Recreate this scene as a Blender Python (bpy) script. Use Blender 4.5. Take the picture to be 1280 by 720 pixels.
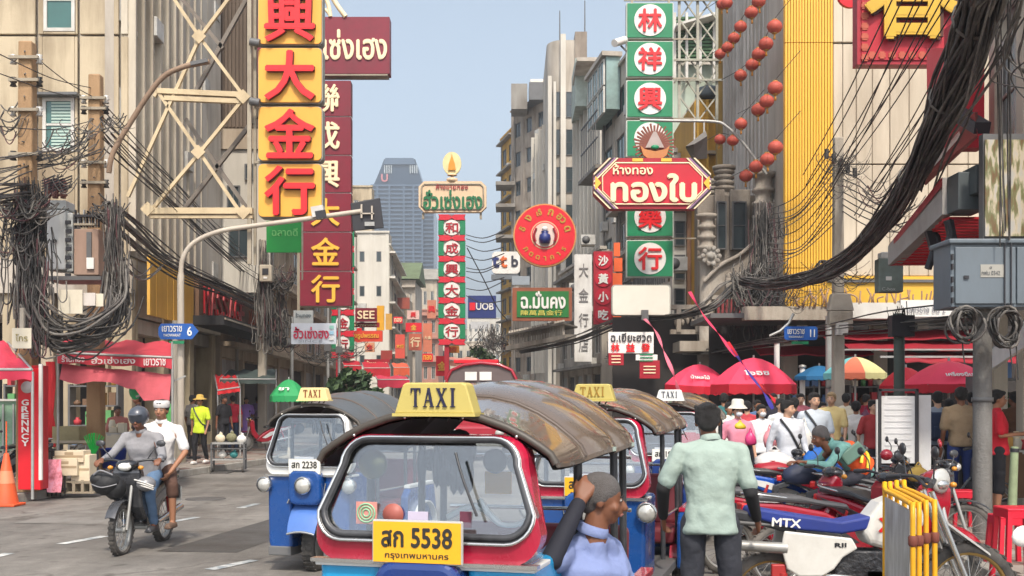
import bpy, bmesh, math, random
from mathutils import Vector, Matrix, Euler
import numpy as np

SC = bpy.context.scene
for _o in list(SC.objects):
 bpy.data.objects.remove(_o, do_unlink=True)
COL = SC.collection
R = math.radians
PI = math.pi
MX = Matrix.Rotation(R(90), 3, chr(88))
FPX, CXP, CYP, CAMH = 1400.0,640.0,500.0,1.7

# ------------------------------------------------------------------ camera
cam_data = bpy.data.cameras.new('camera')
cam = bpy.data.objects.new('camera', cam_data)
COL.objects.link(cam)
cam.location = (0,0, CAMH)
cam.rotation_euler = (R(90),0,0)
cam_data.sensor_width = 36
cam_data.lens = 36 * FPX / 1280
cam_data.shift_y = (CYP - 360) / 1280
cam_data.clip_start = 0.1
cam_data.clip_end = 6000
SC.camera = cam

# ------------------------------------------------------------------ daylight: bright hazy sky
SUN_EL, SUN_AZ = 52,173          # elevation, compass direction the sun stands in (0 = +Y, clockwise)
world = bpy.data.worlds.new('World')
SC.world = world
world.use_nodes = True
_nt = world.node_tree
_sky = _nt.nodes.new('ShaderNodeTexSky')
_sky.sky_type = 'NISHITA'
_sky.sun_disc = False
_sky.sun_elevation = R(SUN_EL)
_sky.sun_rotation = R(SUN_AZ)
_sky.air_density = 0.8
_sky.dust_density = 3.2
_sky.ozone_density = 1.6
_bg = _nt.nodes['Background']
_hs = _nt.nodes.new('ShaderNodeHueSaturation')
_hs.inputs['Saturation'].default_value = 0.62
_hs.inputs['Hue'].default_value = 0.482
_hs.inputs['Value'].default_value = 1.75
_nt.links.new(_sky.outputs[0], _hs.inputs['Color'])
_nt.links.new(_hs.outputs[0], _bg.inputs[0])
_bg.inputs[1].default_value = 0.11
sun_data = bpy.data.lights.new('sun', 'SUN')
sun_data.energy = 2.9
sun_data.angle = R(5)
sun_data.color = (1.0,0.92,0.8)
sun = bpy.data.objects.new('sun', sun_data)
COL.objects.link(sun)
_d = Vector((math.sin(R(SUN_AZ)) * math.cos(R(SUN_EL)), math.cos(R(SUN_AZ)) * math.cos(R(SUN_EL)), math.sin(R(SUN_EL))))
sun.rotation_euler = _d.to_track_quat('Z', 'Y').to_euler()
SC.view_settings.view_transform = 'Standard'
SC.view_settings.look = 'None'
SC.view_settings.exposure = 0.58
SC.view_settings.gamma = 1.0
SC.cycles.max_bounces = 6
SC.cycles.diffuse_bounces = 3
SC.cycles.glossy_bounces = 3
SC.cycles.transmission_bounces = 4
SC.cycles.transparent_max_bounces = 10
SC.cycles.volume_bounces = 0
SC.cycles.sample_clamp_indirect = 4
SC.cycles.use_denoising = True

def P(px, py, Y):
 """The world point that stands Y metres ahead of the camera at photo pixel px, py."""
 s = FPX / Y
 return Vector(((px - CXP) / s, Y, CAMH + (CYP - py) / s))

def S(Y):
 return FPX / Y

# ------------------------------------------------------------------ materials
_tmp = bpy.data.scenes.new('workbench')
def evaluated(o):
 """the mesh of o with its modifiers, worked out away from the main scene (fast)"""
 _tmp.collection.objects.link(o)
 vl = _tmp.view_layers[0]; vl.update()
 me = bpy.data.meshes.new_from_object(o.evaluated_get(vl.depsgraph))
 bpy.data.objects.remove(o)
 return me
_mats = {}
def srgb(r, g, b):
 f = lambda c: (c / 255 / 12.92) if c / 255 <= 0.04045 else ((c / 255 + 0.055) / 1.055) ** 2.4
 return (f(r), f(g), f(b))

def mat(name, col, rough=0.65, metal=0.0, grime=0.25, scale=2.5, streak=1.0, bump=0.0, emit=0.0, spec=0.5, coat=0.0, dirt=(0.25,0.2,0.16), bs=9, bd=.02):
 if name in _mats:
  return _mats[name]
 m = bpy.data.materials.new(name)
 m.use_nodes = True
 nt = m.node_tree
 b = nt.nodes['Principled BSDF']
 b.inputs['Base Color'].default_value = (*col, 1)
 b.inputs['Roughness'].default_value = rough
 b.inputs['Metallic'].default_value = metal
 b.inputs['Specular IOR Level'].default_value = spec
 b.inputs['Coat Weight'].default_value = coat
 if emit:
  b.inputs['Emission Color'].default_value = (*col, 1)
  b.inputs['Emission Strength'].default_value = emit
 if grime > 0:
  tc = nt.nodes.new('ShaderNodeTexCoord')
  mp = nt.nodes.new('ShaderNodeMapping')
  mp.inputs['Scale'].default_value = (1,1,1 / streak)
  n1 = nt.nodes.new('ShaderNodeTexNoise')
  n1.inputs['Scale'].default_value = scale
  n1.inputs['Detail'].default_value = 6
  n1.inputs['Roughness'].default_value = 0.68
  n2 = nt.nodes.new('ShaderNodeTexNoise')
  n2.inputs['Scale'].default_value = scale * 0.23
  n2.inputs['Detail'].default_value = 3
  rp = nt.nodes.new('ShaderNodeMapRange')
  rp.inputs[1].default_value = 0.41
  rp.inputs[2].default_value = 0.66
  mx = nt.nodes.new('ShaderNodeMix')
  mx.data_type = 'RGBA'
  mx.inputs[6].default_value = (*col, 1)
  mx.inputs[7].default_value = (col[0] * dirt[0] * 1.6 + dirt[0] * .06, col[1] * dirt[1] * 1.8 + dirt[1] * .06, col[2] * dirt[2] * 2 + dirt[2] * .06,1)
  ml = nt.nodes.new('ShaderNodeMath')
  ml.operation = 'MULTIPLY'
  ad = nt.nodes.new('ShaderNodeMath')
  ad.operation = 'ADD'
  L = nt.links.new
  L(tc.outputs['Object'], mp.inputs[0])
  L(mp.outputs[0], n1.inputs[0])
  L(tc.outputs['Object'], n2.inputs[0])
  L(n1.outputs[0], ad.inputs[0])
  L(n2.outputs[0], ad.inputs[1])
  hf = nt.nodes.new('ShaderNodeMath'); hf.operation = 'MULTIPLY'; hf.inputs[1].default_value = 0.5
  L(ad.outputs[0], hf.inputs[0])
  L(hf.outputs[0], rp.inputs[0])
  L(rp.outputs[0], ml.inputs[0])
  ml.inputs[1].default_value = grime * 1.6
  L(ml.outputs[0], mx.inputs[0])
  L(mx.outputs[2], b.inputs['Base Color'])
  rr = nt.nodes.new('ShaderNodeMapRange')
  rr.inputs[3].default_value = max(0.03, rough - 0.1)
  rr.inputs[4].default_value = min(1, rough + 0.18)
  L(n1.outputs[0], rr.inputs[0])
  L(rr.outputs[0], b.inputs['Roughness'])
  if bump:
   bp = nt.nodes.new('ShaderNodeBump')
   bp.inputs['Strength'].default_value = min(1, bump)
   bp.inputs['Distance'].default_value = bd
   n3 = nt.nodes.new('ShaderNodeTexNoise')
   n3.inputs['Scale'].default_value = scale * bs
   n3.inputs['Detail'].default_value = 5
   L(tc.outputs['Object'], n3.inputs[0])
   L(n3.outputs[0], bp.inputs['Height'])
   L(bp.outputs[0], b.inputs['Normal'])
 _mats[name] = m
 return m

def C(r, g, b, k=1.0):
 """A paint colour given as it looks in full daylight (0-255), brought back to its base colour."""
 c = srgb(r, g, b)
 return tuple(min(0.86, x * k) for x in c)

def glass_mat(name, tint=(0.85,0.93,0.92), refl=0.35):
 if name in _mats:
  return _mats[name]
 m = bpy.data.materials.new(name)
 m.use_nodes = True
 nt = m.node_tree
 for n in list(nt.nodes):
  nt.nodes.remove(n)
 o = nt.nodes.new('ShaderNodeOutputMaterial')
 t = nt.nodes.new('ShaderNodeBsdfTransparent'); t.inputs[0].default_value = (*tint, 1)
 g = nt.nodes.new('ShaderNodeBsdfGlossy'); g.inputs['Roughness'].default_value = 0.03
 fr = nt.nodes.new('ShaderNodeFresnel'); fr.inputs[0].default_value = 1.5
 ad = nt.nodes.new('ShaderNodeMath'); ad.operation = 'ADD'; ad.inputs[1].default_value = refl - 0.04; ad.use_clamp = True
 mx = nt.nodes.new('ShaderNodeMixShader')
 nt.links.new(fr.outputs[0], ad.inputs[0])
 nt.links.new(ad.outputs[0], mx.inputs[0])
 nt.links.new(t.outputs[0], mx.inputs[1])
 nt.links.new(g.outputs[0], mx.inputs[2])
 nt.links.new(mx.outputs[0], o.inputs[0])
 _mats[name] = m
 return m

# ------------------------------------------------------------------ objects and their descriptions
ORG = {}
def tag(o, label=None, cat=None, group=None, kind=None):
 if label: o['label'] = label
 if cat: o['category'] = cat
 if group: o['group'] = group
 if kind: o['kind'] = kind
 return o

def thing(name, label, cat, loc=(0,0,0), rz=0.0, group=None):
 o = bpy.data.objects.new(name, None)
 o.empty_display_size = 0.2
 COL.objects.link(o)
 o.location = loc
 o.rotation_euler = (0,0, rz)
 ORG[o.name] = Vector(loc)
 return tag(o, label, cat, group)

def root_org(o):
 while o is not None:
  if o.name in ORG:
   return ORG[o.name]
  o = o.parent
 return Vector((0,0,0))

def copy_tree(o, parent=None):
 c = o.copy()
 COL.objects.link(c)
 c.parent = parent
 if o.name in ORG:
  ORG[c.name] = ORG[o.name]
 for ch in o.children:
  copy_tree(ch, c)
 return c

def link_mesh(name, me, m, parent=None, loc=(0,0,0), rot=(0,0,0)):
 o = bpy.data.objects.new(name, me)
 COL.objects.link(o)
 if m is not None and not me.materials:
  me.materials.append(m)
 o.parent = parent
 o.location = loc
 o.rotation_euler = rot
 return o

class MB:
 """Collects boxes, tubes, lathes and sheets and links them as ONE mesh object."""
 def __init__(self):
  self.v = []; self.f = []; self.mi = []; self.sm = []
  self.cur = 0
 def _add(self, vs, fs, smooth=False):
  k = len(self.v)
  self.v.extend([tuple(p) for p in vs])
  for f in fs:
   self.f.append(tuple(i + k for i in f)); self.mi.append(self.cur); self.sm.append(smooth)
  return self
 def m(self, i):
  self.cur = i
  return self
 def box(self, c, s, rot=None, taper=None):
  hx, hy, hz = s[0] / 2, s[1] / 2, s[2] / 2
  tx, ty = taper or (1,1)
  vs = []
  for z in (-1,1):
   ax = hx * (tx if z > 0 else 1); ay = hy * (ty if z > 0 else 1)
   for x, y in ((-1,-1),(1,-1),(1,1),(-1,1)):
    vs.append(Vector((x * ax, y * ay, z * hz)))
  if rot is not None:
   M = rot if isinstance(rot, Matrix) else (Matrix.Rotation(rot, 3, 'Z') if not isinstance(rot, (tuple, list)) else Euler(rot).to_matrix())
   vs = [M @ p for p in vs]
  c = Vector(c)
  return self._add([p + c for p in vs], [(3,2,1,0),(4,5,6,7),(0,1,5,4),(1,2,6,5),(2,3,7,6),(3,0,4,7)])
 def hexa(self, vs):
  return self._add(vs, [(3,2,1,0),(4,5,6,7),(0,1,5,4),(1,2,6,5),(2,3,7,6),(3,0,4,7)])
 def beam(self, a, b, w, h=None):
  a = Vector(a); b = Vector(b); h = h or w
  d = b - a; L = d.length
  if L < 1e-6: return self
  q = d.to_track_quat('Z', 'Y').to_matrix()
  return self.box((a + b) / 2,(w, h, L), q)
 def tube(self, pts, r, n=8, cap=True, closed=False):
  pts = [Vector(p) for p in pts]
  if not isinstance(r, (list, tuple)): r = [r] * len(pts)
  N = len(pts)
  vs = []
  up = None
  for i, p in enumerate(pts):
   if closed:
    d = pts[(i + 1) % N] - pts[(i - 1) % N]
   else:
    d = pts[min(i + 1, N - 1)] - pts[max(i - 1,0)]
   if d.length < 1e-9: d = Vector((0,0,1))
   d.normalize()
   if up is None:
    up = d.orthogonal().normalized()
   else:
    up = (up - d * up.dot(d))
    up = up.normalized() if up.length > 1e-6 else d.orthogonal().normalized()
   sd = d.cross(up)
   for k in range(n):
    a = 2 * PI * k / n
    vs.append(p + (up * math.cos(a) + sd * math.sin(a)) * r[i])
  fs = []
  for i in range(N - 1 + (1 if closed else 0)):
   j = (i + 1) % N
   for k in range(n):
    fs.append((i * n + k, i * n + (k + 1) % n, j * n + (k + 1) % n, j * n + k))
  self._add(vs, fs, True)
  if cap and not closed:
   self._add([vs[k] for k in range(n)], [tuple(reversed(range(n)))])
   self._add([vs[(N - 1) * n + k] for k in range(n)], [tuple(range(n))])
  return self
 def cyl(self, a, b, r, r2=None, n=12):
  return self.tube([a, b], [r, r if r2 is None else r2], n)
 def lathe(self, prof, c=(0,0,0), n=20, M=None, a0=0, a1=2 * PI):
  full = abs(a1 - a0 - 2 * PI) < 1e-6
  cnt = n if full else n + 1
  vs = []
  for (r, z) in prof:
   for k in range(cnt):
    a = a0 + (a1 - a0) * k / n
    p = Vector((r * math.cos(a), r * math.sin(a), z))
    if M is not None: p = M @ p
    vs.append(p + Vector(c))
  fs = []
  for i in range(len(prof) - 1):
   for k in range(n):
    k2 = (k + 1) % cnt
    fs.append((i * cnt + k, i * cnt + k2,(i + 1) * cnt + k2,(i + 1) * cnt + k))
  return self._add(vs, fs, True)
 def ell(self, c, r, n=12, M=None):
  prof = []
  vs = []; fs = []
  rows = max(4, n // 2)
  for i in range(rows + 1):
   th = PI * i / rows
   for k in range(n):
    a = 2 * PI * k / n
    p = Vector((r[0] * math.sin(th) * math.cos(a), r[1] * math.sin(th) * math.sin(a),-r[2] * math.cos(th)))
    if M is not None: p = M @ p
    vs.append(p + Vector(c))
  for i in range(rows):
   for k in range(n):
    fs.append((i * n + k, i * n + (k + 1) % n, (i + 1) * n + (k + 1) % n, (i + 1) * n + k))
  return self._add(vs, fs, True)
 def prism(self, poly, d):
  """poly: 3-D points of a flat outline; d: vector it is extruded along"""
  n = len(poly); d = Vector(d)
  p0 = [Vector(p) for p in poly]
  nrm = Vector((0,0,0))
  for i in range(n):
   nrm += p0[i].cross(p0[(i + 1) % n])
  if nrm.dot(d) > 0: p0.reverse()
  vs = p0 + [p + d for p in p0]
  fs = [tuple(range(n)), tuple(reversed(range(n, 2 * n)))]
  for i in range(n):
   j = (i + 1) % n
   fs.append((j, i, n + i, n + j))
  return self._add(vs, fs)
 def xz(self, poly, y0, y1):
  """outline in the x-z plane extruded from y0 to y1"""
  return self.prism([(x, y0, z) for x, z in poly], (0, y1 - y0,0))
 def yz(self, poly, x0, x1):
  return self.prism([(x0, y, z) for y, z in poly], (x1 - x0,0,0))
 def xy(self, poly, z0, z1):
  return self.prism([(x, y, z0) for x, y in poly], (0,0, z1 - z0))
 def grid(self, rows, thick=0.0, smooth=True):
  n = len(rows[0]); vs = [Vector(p) for r in rows for p in r]
  fs = []
  for i in range(len(rows) - 1):
   for k in range(n - 1):
    fs.append((i * n + k, i * n + k + 1,(i + 1) * n + k + 1,(i + 1) * n + k))
  self._add(vs, fs, smooth)
  if thick:
   t = Vector((0,0,-thick)) if not isinstance(thick, Vector) else thick
   v2 = [p + t for p in vs]
   self._add(v2, [tuple(reversed(f)) for f in fs], smooth)
   # rim
   m = len(rows)
   rim = [k for k in range(n)] + [i * n + n - 1 for i in range(1, m)] + [(m - 1) * n + k for k in range(n - 2,-1,-1)] + [i * n for i in range(m - 2,0,-1)]
   q = len(rim)
   self._add([vs[i] for i in rim] + [v2[i] for i in rim], [(i, (i + 1) % q, q + (i + 1) % q, q + i) for i in range(q)])
  return self
 def build(self, name, mats, parent=None, w=False, bevel=0.0, seg=2, flat=False, loc=None):
  me = bpy.data.meshes.new(name)
  me.from_pydata(self.v, [], self.f)
  if not isinstance(mats, (list, tuple)): mats = [mats]
  for m in mats: me.materials.append(m)
  me.polygons.foreach_set('material_index', self.mi)
  me.polygons.foreach_set('use_smooth', [False] * len(self.f) if flat else self.sm)
  me.update()
  o = bpy.data.objects.new(name, me)
  COL.objects.link(o)
  o.parent = parent
  if w:
   org = root_org(parent)
   me.transform(Matrix.Translation(-org))
  if loc is not None: o.location = loc
  if bevel:
   md = o.modifiers.new('bevel', 'BEVEL')
   md.width = bevel; md.segments = seg; md.limit_method = 'ANGLE'; md.angle_limit = R(40)
  return o

# ------------------------------------------------------------------ lettering
_tcache = {}
def text_mesh(s, ext=0.02, bold=0.0, res=3):
 k = (s, round(ext, 4), round(bold, 4), res)
 if k in _tcache: return _tcache[k]
 cu = bpy.data.curves.new('t', 'FONT')
 cu.body = s; cu.size = 1; cu.extrude = 0; cu.resolution_u = res
 o = bpy.data.objects.new('t', cu)
 me = evaluated(o)
 bpy.data.curves.remove(cu)
 bm = bmesh.new(); bm.from_mesh(me)
 bmesh.ops.triangulate(bm, faces=bm.faces)
 base = [v.co.copy() for v in bm.verts]
 tris = [tuple(v.index for v in f.verts) for f in bm.faces]
 bed = [tuple(v.index for v in e.verts) for e in bm.edges if len(e.link_faces) == 1]
 bm.free()
 offs = [(0,0)] if bold <= 0 else [(0,0),(bold, 0),(-bold, 0),(0, bold),(0,-bold)]
 V = []; F = []
 for q, (dx, dy) in enumerate(offs):
  k0 = len(V); n = len(base)
  e = ext * (1 - 0.03 * q)
  V += [(p.x + dx, p.y + dy, e) for p in base] + [(p.x + dx, p.y + dy, 0) for p in base]
  F += [tuple(i + k0 for i in t) for t in tris]
  F += [(a + k0, b + k0, b + k0 + n, a + k0 + n) for a, b in bed]
 if not V:
  V = [(0,0,0)]
 xs = [p[0] for p in V]; ys = [p[1] for p in V]
 bb = (min(xs), max(xs), min(ys), max(ys))
 _tcache[k] = (V, F, bb)
 return _tcache[k]

def lettering(name, s, m, parent, centre, width=None, height=None, ext=0.02, bold=0.0, rz=0.0, rx=90.0, w=True, res=3, keep=False, roty=0.0, squeeze=None):
 """Raised lettering, its face towards -Y, fitted into width x height round centre."""
 V, F, bb = text_mesh(s, ext, bold, res)
 bw = bb[1] - bb[0]; bh = bb[3] - bb[2]
 if width and height and not keep:
  sx, sy = width / bw, height / bh
 elif width and height:
  sx = sy = min(width / bw, height / bh)
 elif width:
  sx = sy = width / bw
 else:
  sx = sy = height / bh
 if squeeze: sx *= squeeze
 cx, cy = (bb[0] + bb[1]) / 2,(bb[2] + bb[3]) / 2
 me = bpy.data.meshes.new(name)
 me.from_pydata([((x - cx) * sx, (y - cy) * sy, z) for x, y, z in V], [], F)
 me.materials.append(m)
 M = Matrix.Rotation(rz, 4, 'Z') @ Matrix.Rotation(R(rx),4, 'X') @ Matrix.Rotation(roty, 4, 'Z')
 me.transform(M)
 c = Vector(centre)
 if w: c = c - root_org(parent)
 me.transform(Matrix.Translation(c))
 me.update()
 o = bpy.data.objects.new(name, me)
 COL.objects.link(o)
 o.parent = parent
 return o

def catenary(a, b, sag, n=12):
 a = Vector(a); b = Vector(b)
 return [a.lerp(b, i / n) + Vector((0,0,-4 * sag * (i / n) * (1 - i / n))) for i in range(n + 1)]

def smooth_path(pts, n=6):
 """Catmull-Rom through pts"""
 pts = [Vector(p) for p in pts]
 out = []
 for i in range(len(pts) - 1):
  p0 = pts[max(i - 1,0)]; p1 = pts[i]; p2 = pts[i + 1]; p3 = pts[min(i + 2, len(pts) - 1)]
  for k in range(n):
   t = k / n
   out.append(0.5 * ((2 * p1) + (p2 - p0) * t + (2 * p0 - 5 * p1 + 4 * p2 - p3) * t * t + (3 * p1 - p0 - 3 * p2 + p3) * t ** 3))
 out.append(pts[-1])
 return out
rnd = random.Random(11)
ORD = 'first second third fourth fifth sixth seventh eighth ninth tenth eleventh twelfth thirteenth fourteenth fifteenth sixteenth'.split()
# ================================================================== THE SETTING
def struct(o, label=None):
 o['kind'] = 'structure'
 if label: o['label'] = label
 return o

# ---- asphalt
def asphalt_mat():
 m = bpy.data.materials.new('asphalt'); m.use_nodes = True
 nt = m.node_tree; b = nt.nodes['Principled BSDF']; L = nt.links.new
 tc = nt.nodes.new('ShaderNodeTexCoord')
 def noise(sc, det=5, rough=.6, vec=None):
  n = nt.nodes.new('ShaderNodeTexNoise'); n.inputs['Scale'].default_value = sc; n.inputs['Detail'].default_value = det; n.inputs['Roughness'].default_value = rough
  L(vec or tc.outputs['Object'], n.inputs[0]); return n.outputs[0]
 mp = nt.nodes.new('ShaderNodeMapping'); mp.inputs['Rotation'].default_value = (0,0, R(9)); mp.inputs['Scale'].default_value = (1,.07,1)
 L(tc.outputs['Object'], mp.inputs[0])
 big = noise(.35,4); streak = noise(1.3,4,.6, mp.outputs[0]); fine = noise(60,3,.8); mid = noise(6,6,.75)
 def ramp(src, stops):
  r = nt.nodes.new('ShaderNodeValToRGB'); el = r.color_ramp.elements
  for i, (p, c) in enumerate(stops):
   e = el[i] if i < 2 else el.new(p)
   e.position = p; e.color = (*c, 1)
  L(src, r.inputs[0]); return r.outputs[0]
 base = ramp(streak, [(.35,(.165,.153,.138)),(.65,(.245,.229,.208))])
 def mixc(a, bcol, fac, mode='MIX'):
  x = nt.nodes.new('ShaderNodeMix'); x.data_type = 'RGBA'; x.blend_type = mode
  if isinstance(fac, float): x.inputs[0].default_value = fac
  else: L(fac, x.inputs[0])
  L(a, x.inputs[6]); L(bcol, x.inputs[7]); return x.outputs[2]
 c = mixc(base, ramp(big, [(.4,(.6,.58,.56)),(.62,(1.1,1.08,1.05))]),.8, 'MULTIPLY')
 c = mixc(c, ramp(mid, [(.35,(.75,.74,.73)),(.7,(1.15,1.15,1.14))]),.7, 'MULTIPLY')
 c = mixc(c, ramp(fine, [(.35,(.7,.7,.7)),(.7,(1.25,1.25,1.25))]),.6, 'MULTIPLY')
 c = mixc(c, ramp(noise(.8,3,.5), [(.56,(1,1,1)),(.66,(.62,.6,.58))]),.8, 'MULTIPLY')
 c = mixc(c, ramp(noise(2.7,2,.5), [(.63,(1,1,1)),(.7,(.5,.48,.46))]),.7, 'MULTIPLY')
 vo = nt.nodes.new('ShaderNodeTexVoronoi'); vo.feature = 'DISTANCE_TO_EDGE'; vo.inputs['Scale'].default_value = .22
 wv = nt.nodes.new('ShaderNodeVectorMath'); wv.operation = 'ADD'
 n5 = nt.nodes.new('ShaderNodeTexNoise'); n5.inputs['Scale'].default_value = 1.1; L(tc.outputs['Object'], n5.inputs[0])
 L(tc.outputs['Object'], wv.inputs[0]); L(n5.outputs[1], wv.inputs[1]); L(wv.outputs[0], vo.inputs[0])
 cr = ramp(vo.outputs[0], [(0.0,(.45,.43,.42)),(.008,(1,1,1))])
 c = mixc(c, cr, .7, 'MULTIPLY')
 L(c, b.inputs['Base Color']); b.inputs['Roughness'].default_value = .82
 bp = nt.nodes.new('ShaderNodeBump'); bp.inputs['Strength'].default_value = .5; bp.inputs['Distance'].default_value = .01
 L(fine, bp.inputs['Height']); L(bp.outputs[0], b.inputs['Normal'])
 return m
ASPH = asphalt_mat()
mb = MB(); mb._add([(-2500,-60,0),(2500,-60,0),(2500,4000,0),(-2500,4000,0)], [(0,1,2,3)])
struct(mb.build('ground', mat('far_ground', (.16,.15,.13),.9)))
KL = [(-9.6,-10),(-9.2,8),(-8.2,18),(-6.45,30),(-6.6,44),(-8.6,90),(-11.5,150),(-17,260)]
KR = [(2.9,-10),(4.1,8),(4.6,12.5),(5.3,20),(5.9,30),(4.7,45),(1.9,90),(-2.5,150),(-9,260)]
def interp(K, y):
 for (x0, y0),(x1, y1) in zip(K, K[1:]):
  if y0 <= y <= y1:
   return x0 + (x1 - x0) * (y - y0) / (y1 - y0)
 return K[-1][0] if y > K[-1][1] else K[0][0]
ys = sorted(set([y for _, y in KL] + [y for _, y in KR] + list(range(-10,261,5))))
mb = MB(); mb.grid([[(interp(KL, y), y, .006),((interp(KL, y) + interp(KR, y)) / 2, y, .03),(interp(KR, y), y, .006)] for y in ys])
struct(mb.build('road', ASPH))

PAVE = mat('pavement_tile', (.30,.255,.215),.85, grime=.45, scale=1.6, bump=.4)
PAVER = mat('pavement_tile_red', (.27,.17,.135),.85, grime=.5, scale=1.9, bump=.4)
KERBM = mat('kerb_concrete', (.36,.34,.30),.85, grime=.55, scale=2.0, bump=.4)
for side, K, W in ((-1, KL, 26),(1, KR, 30)):
 mb = MB()
 mb.grid([[(interp(K, y) + side * (.16 if q == 0 else W), y, .135) for q in (0,1)][::side] for y in ys], smooth=False)
 base = struct(mb.build('pavement', mat('pavement_bed', (.22,.2,.18),.9, grime=.4)))
 # kerb stones, one by one where they can be told apart
 y = 6.0
 me = None
 while y < 44:
  y1 = y + .98
  xa, xb = interp(K, y), interp(K, y1)
  k = MB(); k.hexa([(xa, y, 0),(xa + side * .17, y, 0),(xb + side * .17, y1,0),(xb, y1,0),(xa + side * .01, y, .15),(xa + side * .17, y, .15),(xb + side * .17, y1,.15),(xb + side * .01, y1,.15)] if side > 0 else
       [(xa - .17, y, 0),(xa, y, 0),(xb, y1,0),(xb - .17, y1,0),(xa - .17, y, .15),(xa - .01, y, .15),(xb - .01, y1,.15),(xb - .17, y1,.15)])
  k.build('kerb_stone', KERBM, base, bevel=.012, seg=1)
  y += 1.0
 k = MB()
 for ya in [44 + 8 * i for i in range(27)]:
  xa, xb = interp(K, ya), interp(K, ya + 7.98)
  x0, x1 = (0,.17) if side > 0 else (-.17,0)
  k.hexa([(xa + x0, ya, 0),(xa + x1, ya, 0),(xb + x1, ya + 7.98,0),(xb + x0, ya + 7.98,0),(xa + x0, ya, .15),(xa + x1, ya, .15),(xb + x1, ya + 7.98,.15),(xb + x0, ya + 7.98,.15)])
 o = k.build('kerb', KERBM, base); o['kind'] = 'stuff'
 # paving slabs
 slabs = []
 for iy in range(0,60):
  for ix in range(0,9):
   y0 = 11 + iy * .5
   if side > 0: y0 = 6 + iy * .5
   x = interp(K, y0 + .25) + side * (.19 + .25 + ix * .5)
   slabs.append((x, y0 + .25))
 slabs = [s for s in slabs if (s[0] < -6 if side < 0 else True)]
 tpl = MB().box((0,0,0),(.488,.488,.03)).build('slab', PAVE, base)
 tpl2 = MB().box((0,0,0),(.488,.488,.03)).build('slab', PAVER, base)
 first = {0: tpl, 1: tpl2}
 slabs.sort(key=lambda s: s[1])
 rest = MB()
 for i, (x, y) in enumerate(slabs):
  q = 1 if (int(x * 2) + int(y * 2)) % 5 == 0 or rnd.random() < .12 else 0
  z = .137 + rnd.uniform(-.003,.004)
  if i < 300:
   if first.get(q) is not None:
    o = first.pop(q)
   else:
    o = bpy.data.objects.new('slab', (tpl2 if q else tpl).data); COL.objects.link(o); o.parent = base
   o.location = (x, y, z); o.rotation_euler = (rnd.uniform(-.004,.004), rnd.uniform(-.004,.004),0)
  else:
   rest.m(q); rest.box((x, y, z),(.488,.488,.03))
 o = rest.build('paving', [PAVE, PAVER], base); o['kind'] = 'stuff'

# lane dashes, worn white paint; they follow the road's bend
PAINT = mat('worn_road_paint', (.62,.61,.57),.7, grime=1.1, scale=11, dirt=(.22,.22,.22))
def dash(px0, py0, px1, py1, wd=.13):
 def g(px, py):
  s = (py - CYP) / CAMH
  return Vector(((px - CXP) / s, FPX / s, 0))
 a, b = g(px0, py0), g(px1, py1)
 d = (b - a).normalized(); n = Vector((-d.y, d.x, 0)) * wd / 2
 m_ = MB(); q = 8; rows = []
 for i in range(q + 1):
  p = a.lerp(b, i / q); k = 1 + rnd.uniform(-.12,.12)
  t = (p.x - interp(KL, p.y)) / (interp(KR, p.y) - interp(KL, p.y)); zz = .006 + .024 * (1 - abs(2 * t - 1)) + .006
  rows.append([p - n * k + Vector((0,0, zz)), p + n * k + Vector((0,0, zz))])
 m_.grid(rows)
 o = m_.build('lane_dash', PAINT); struct(o)
for q in ((76,682.5,131,672.5),(211,655,247,648.5),(262,716,318,704),(300,637,322,631.5),(-60,712,12,694)): dash(*q)
for i, (x, y, w_, d_, a) in enumerate(((-5.9,16.5,1.5,2.6,8),(-3.2,14.0,.9,3.4,9),(-6.9,21,.7,4.0,6),(-2.9,19,1.6,2.2,12))):
 t_ = (x - interp(KL, y)) / (interp(KR, y) - interp(KL, y)); zq = .006 + .024 * (1 - abs(2 * t_ - 1)); m_ = MB()
 m_.grid([[Vector((x, y, 0)) + Matrix.Rotation(-R(a),3, 'Z') @ Vector(((q - .5) * w_ + rnd.uniform(-.04,.04),(r - .5) * d_ + rnd.uniform(-.04,.04),0)) + Vector((0,0, zq + .004 - .0075 * abs(r - .5) * 0)) for q in (0,.33,.67,1)] for r in (0,.25,.5,.75,1)], smooth=False)
 struct(m_.build('asphalt_patch', mat('asphalt_patch_%s' % 'ab'[i % 2], (.075,.07,.065) if i % 2 else (.2,.185,.165),.8, grime=.6, scale=3, bump=.5)))
for y in (15.2,20.5,26):
 m_ = MB(); x = interp(KL, y) + .3
 for i in range(7): m_.box((x, y - .24 + i * .08,.012),(.34,.04,.03))
 m_.box((x - .19, y, .012),(.04,.6,.034)); m_.box((x + .19, y, .012),(.04,.6,.034)); struct(m_.build('drain_grate', mat('iron_cover', (.09,.085,.08),.6, grime=.4)))
# raised manhole cover and patch
m_ = MB().lathe([(0.0,.036),(.3,.036),(.33,.033),(.34,.02)], (-5.2,19,0),20); struct(m_.build('manhole_cover', mat('iron_cover', (.09,.085,.08),.6, grime=.4)))

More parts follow.
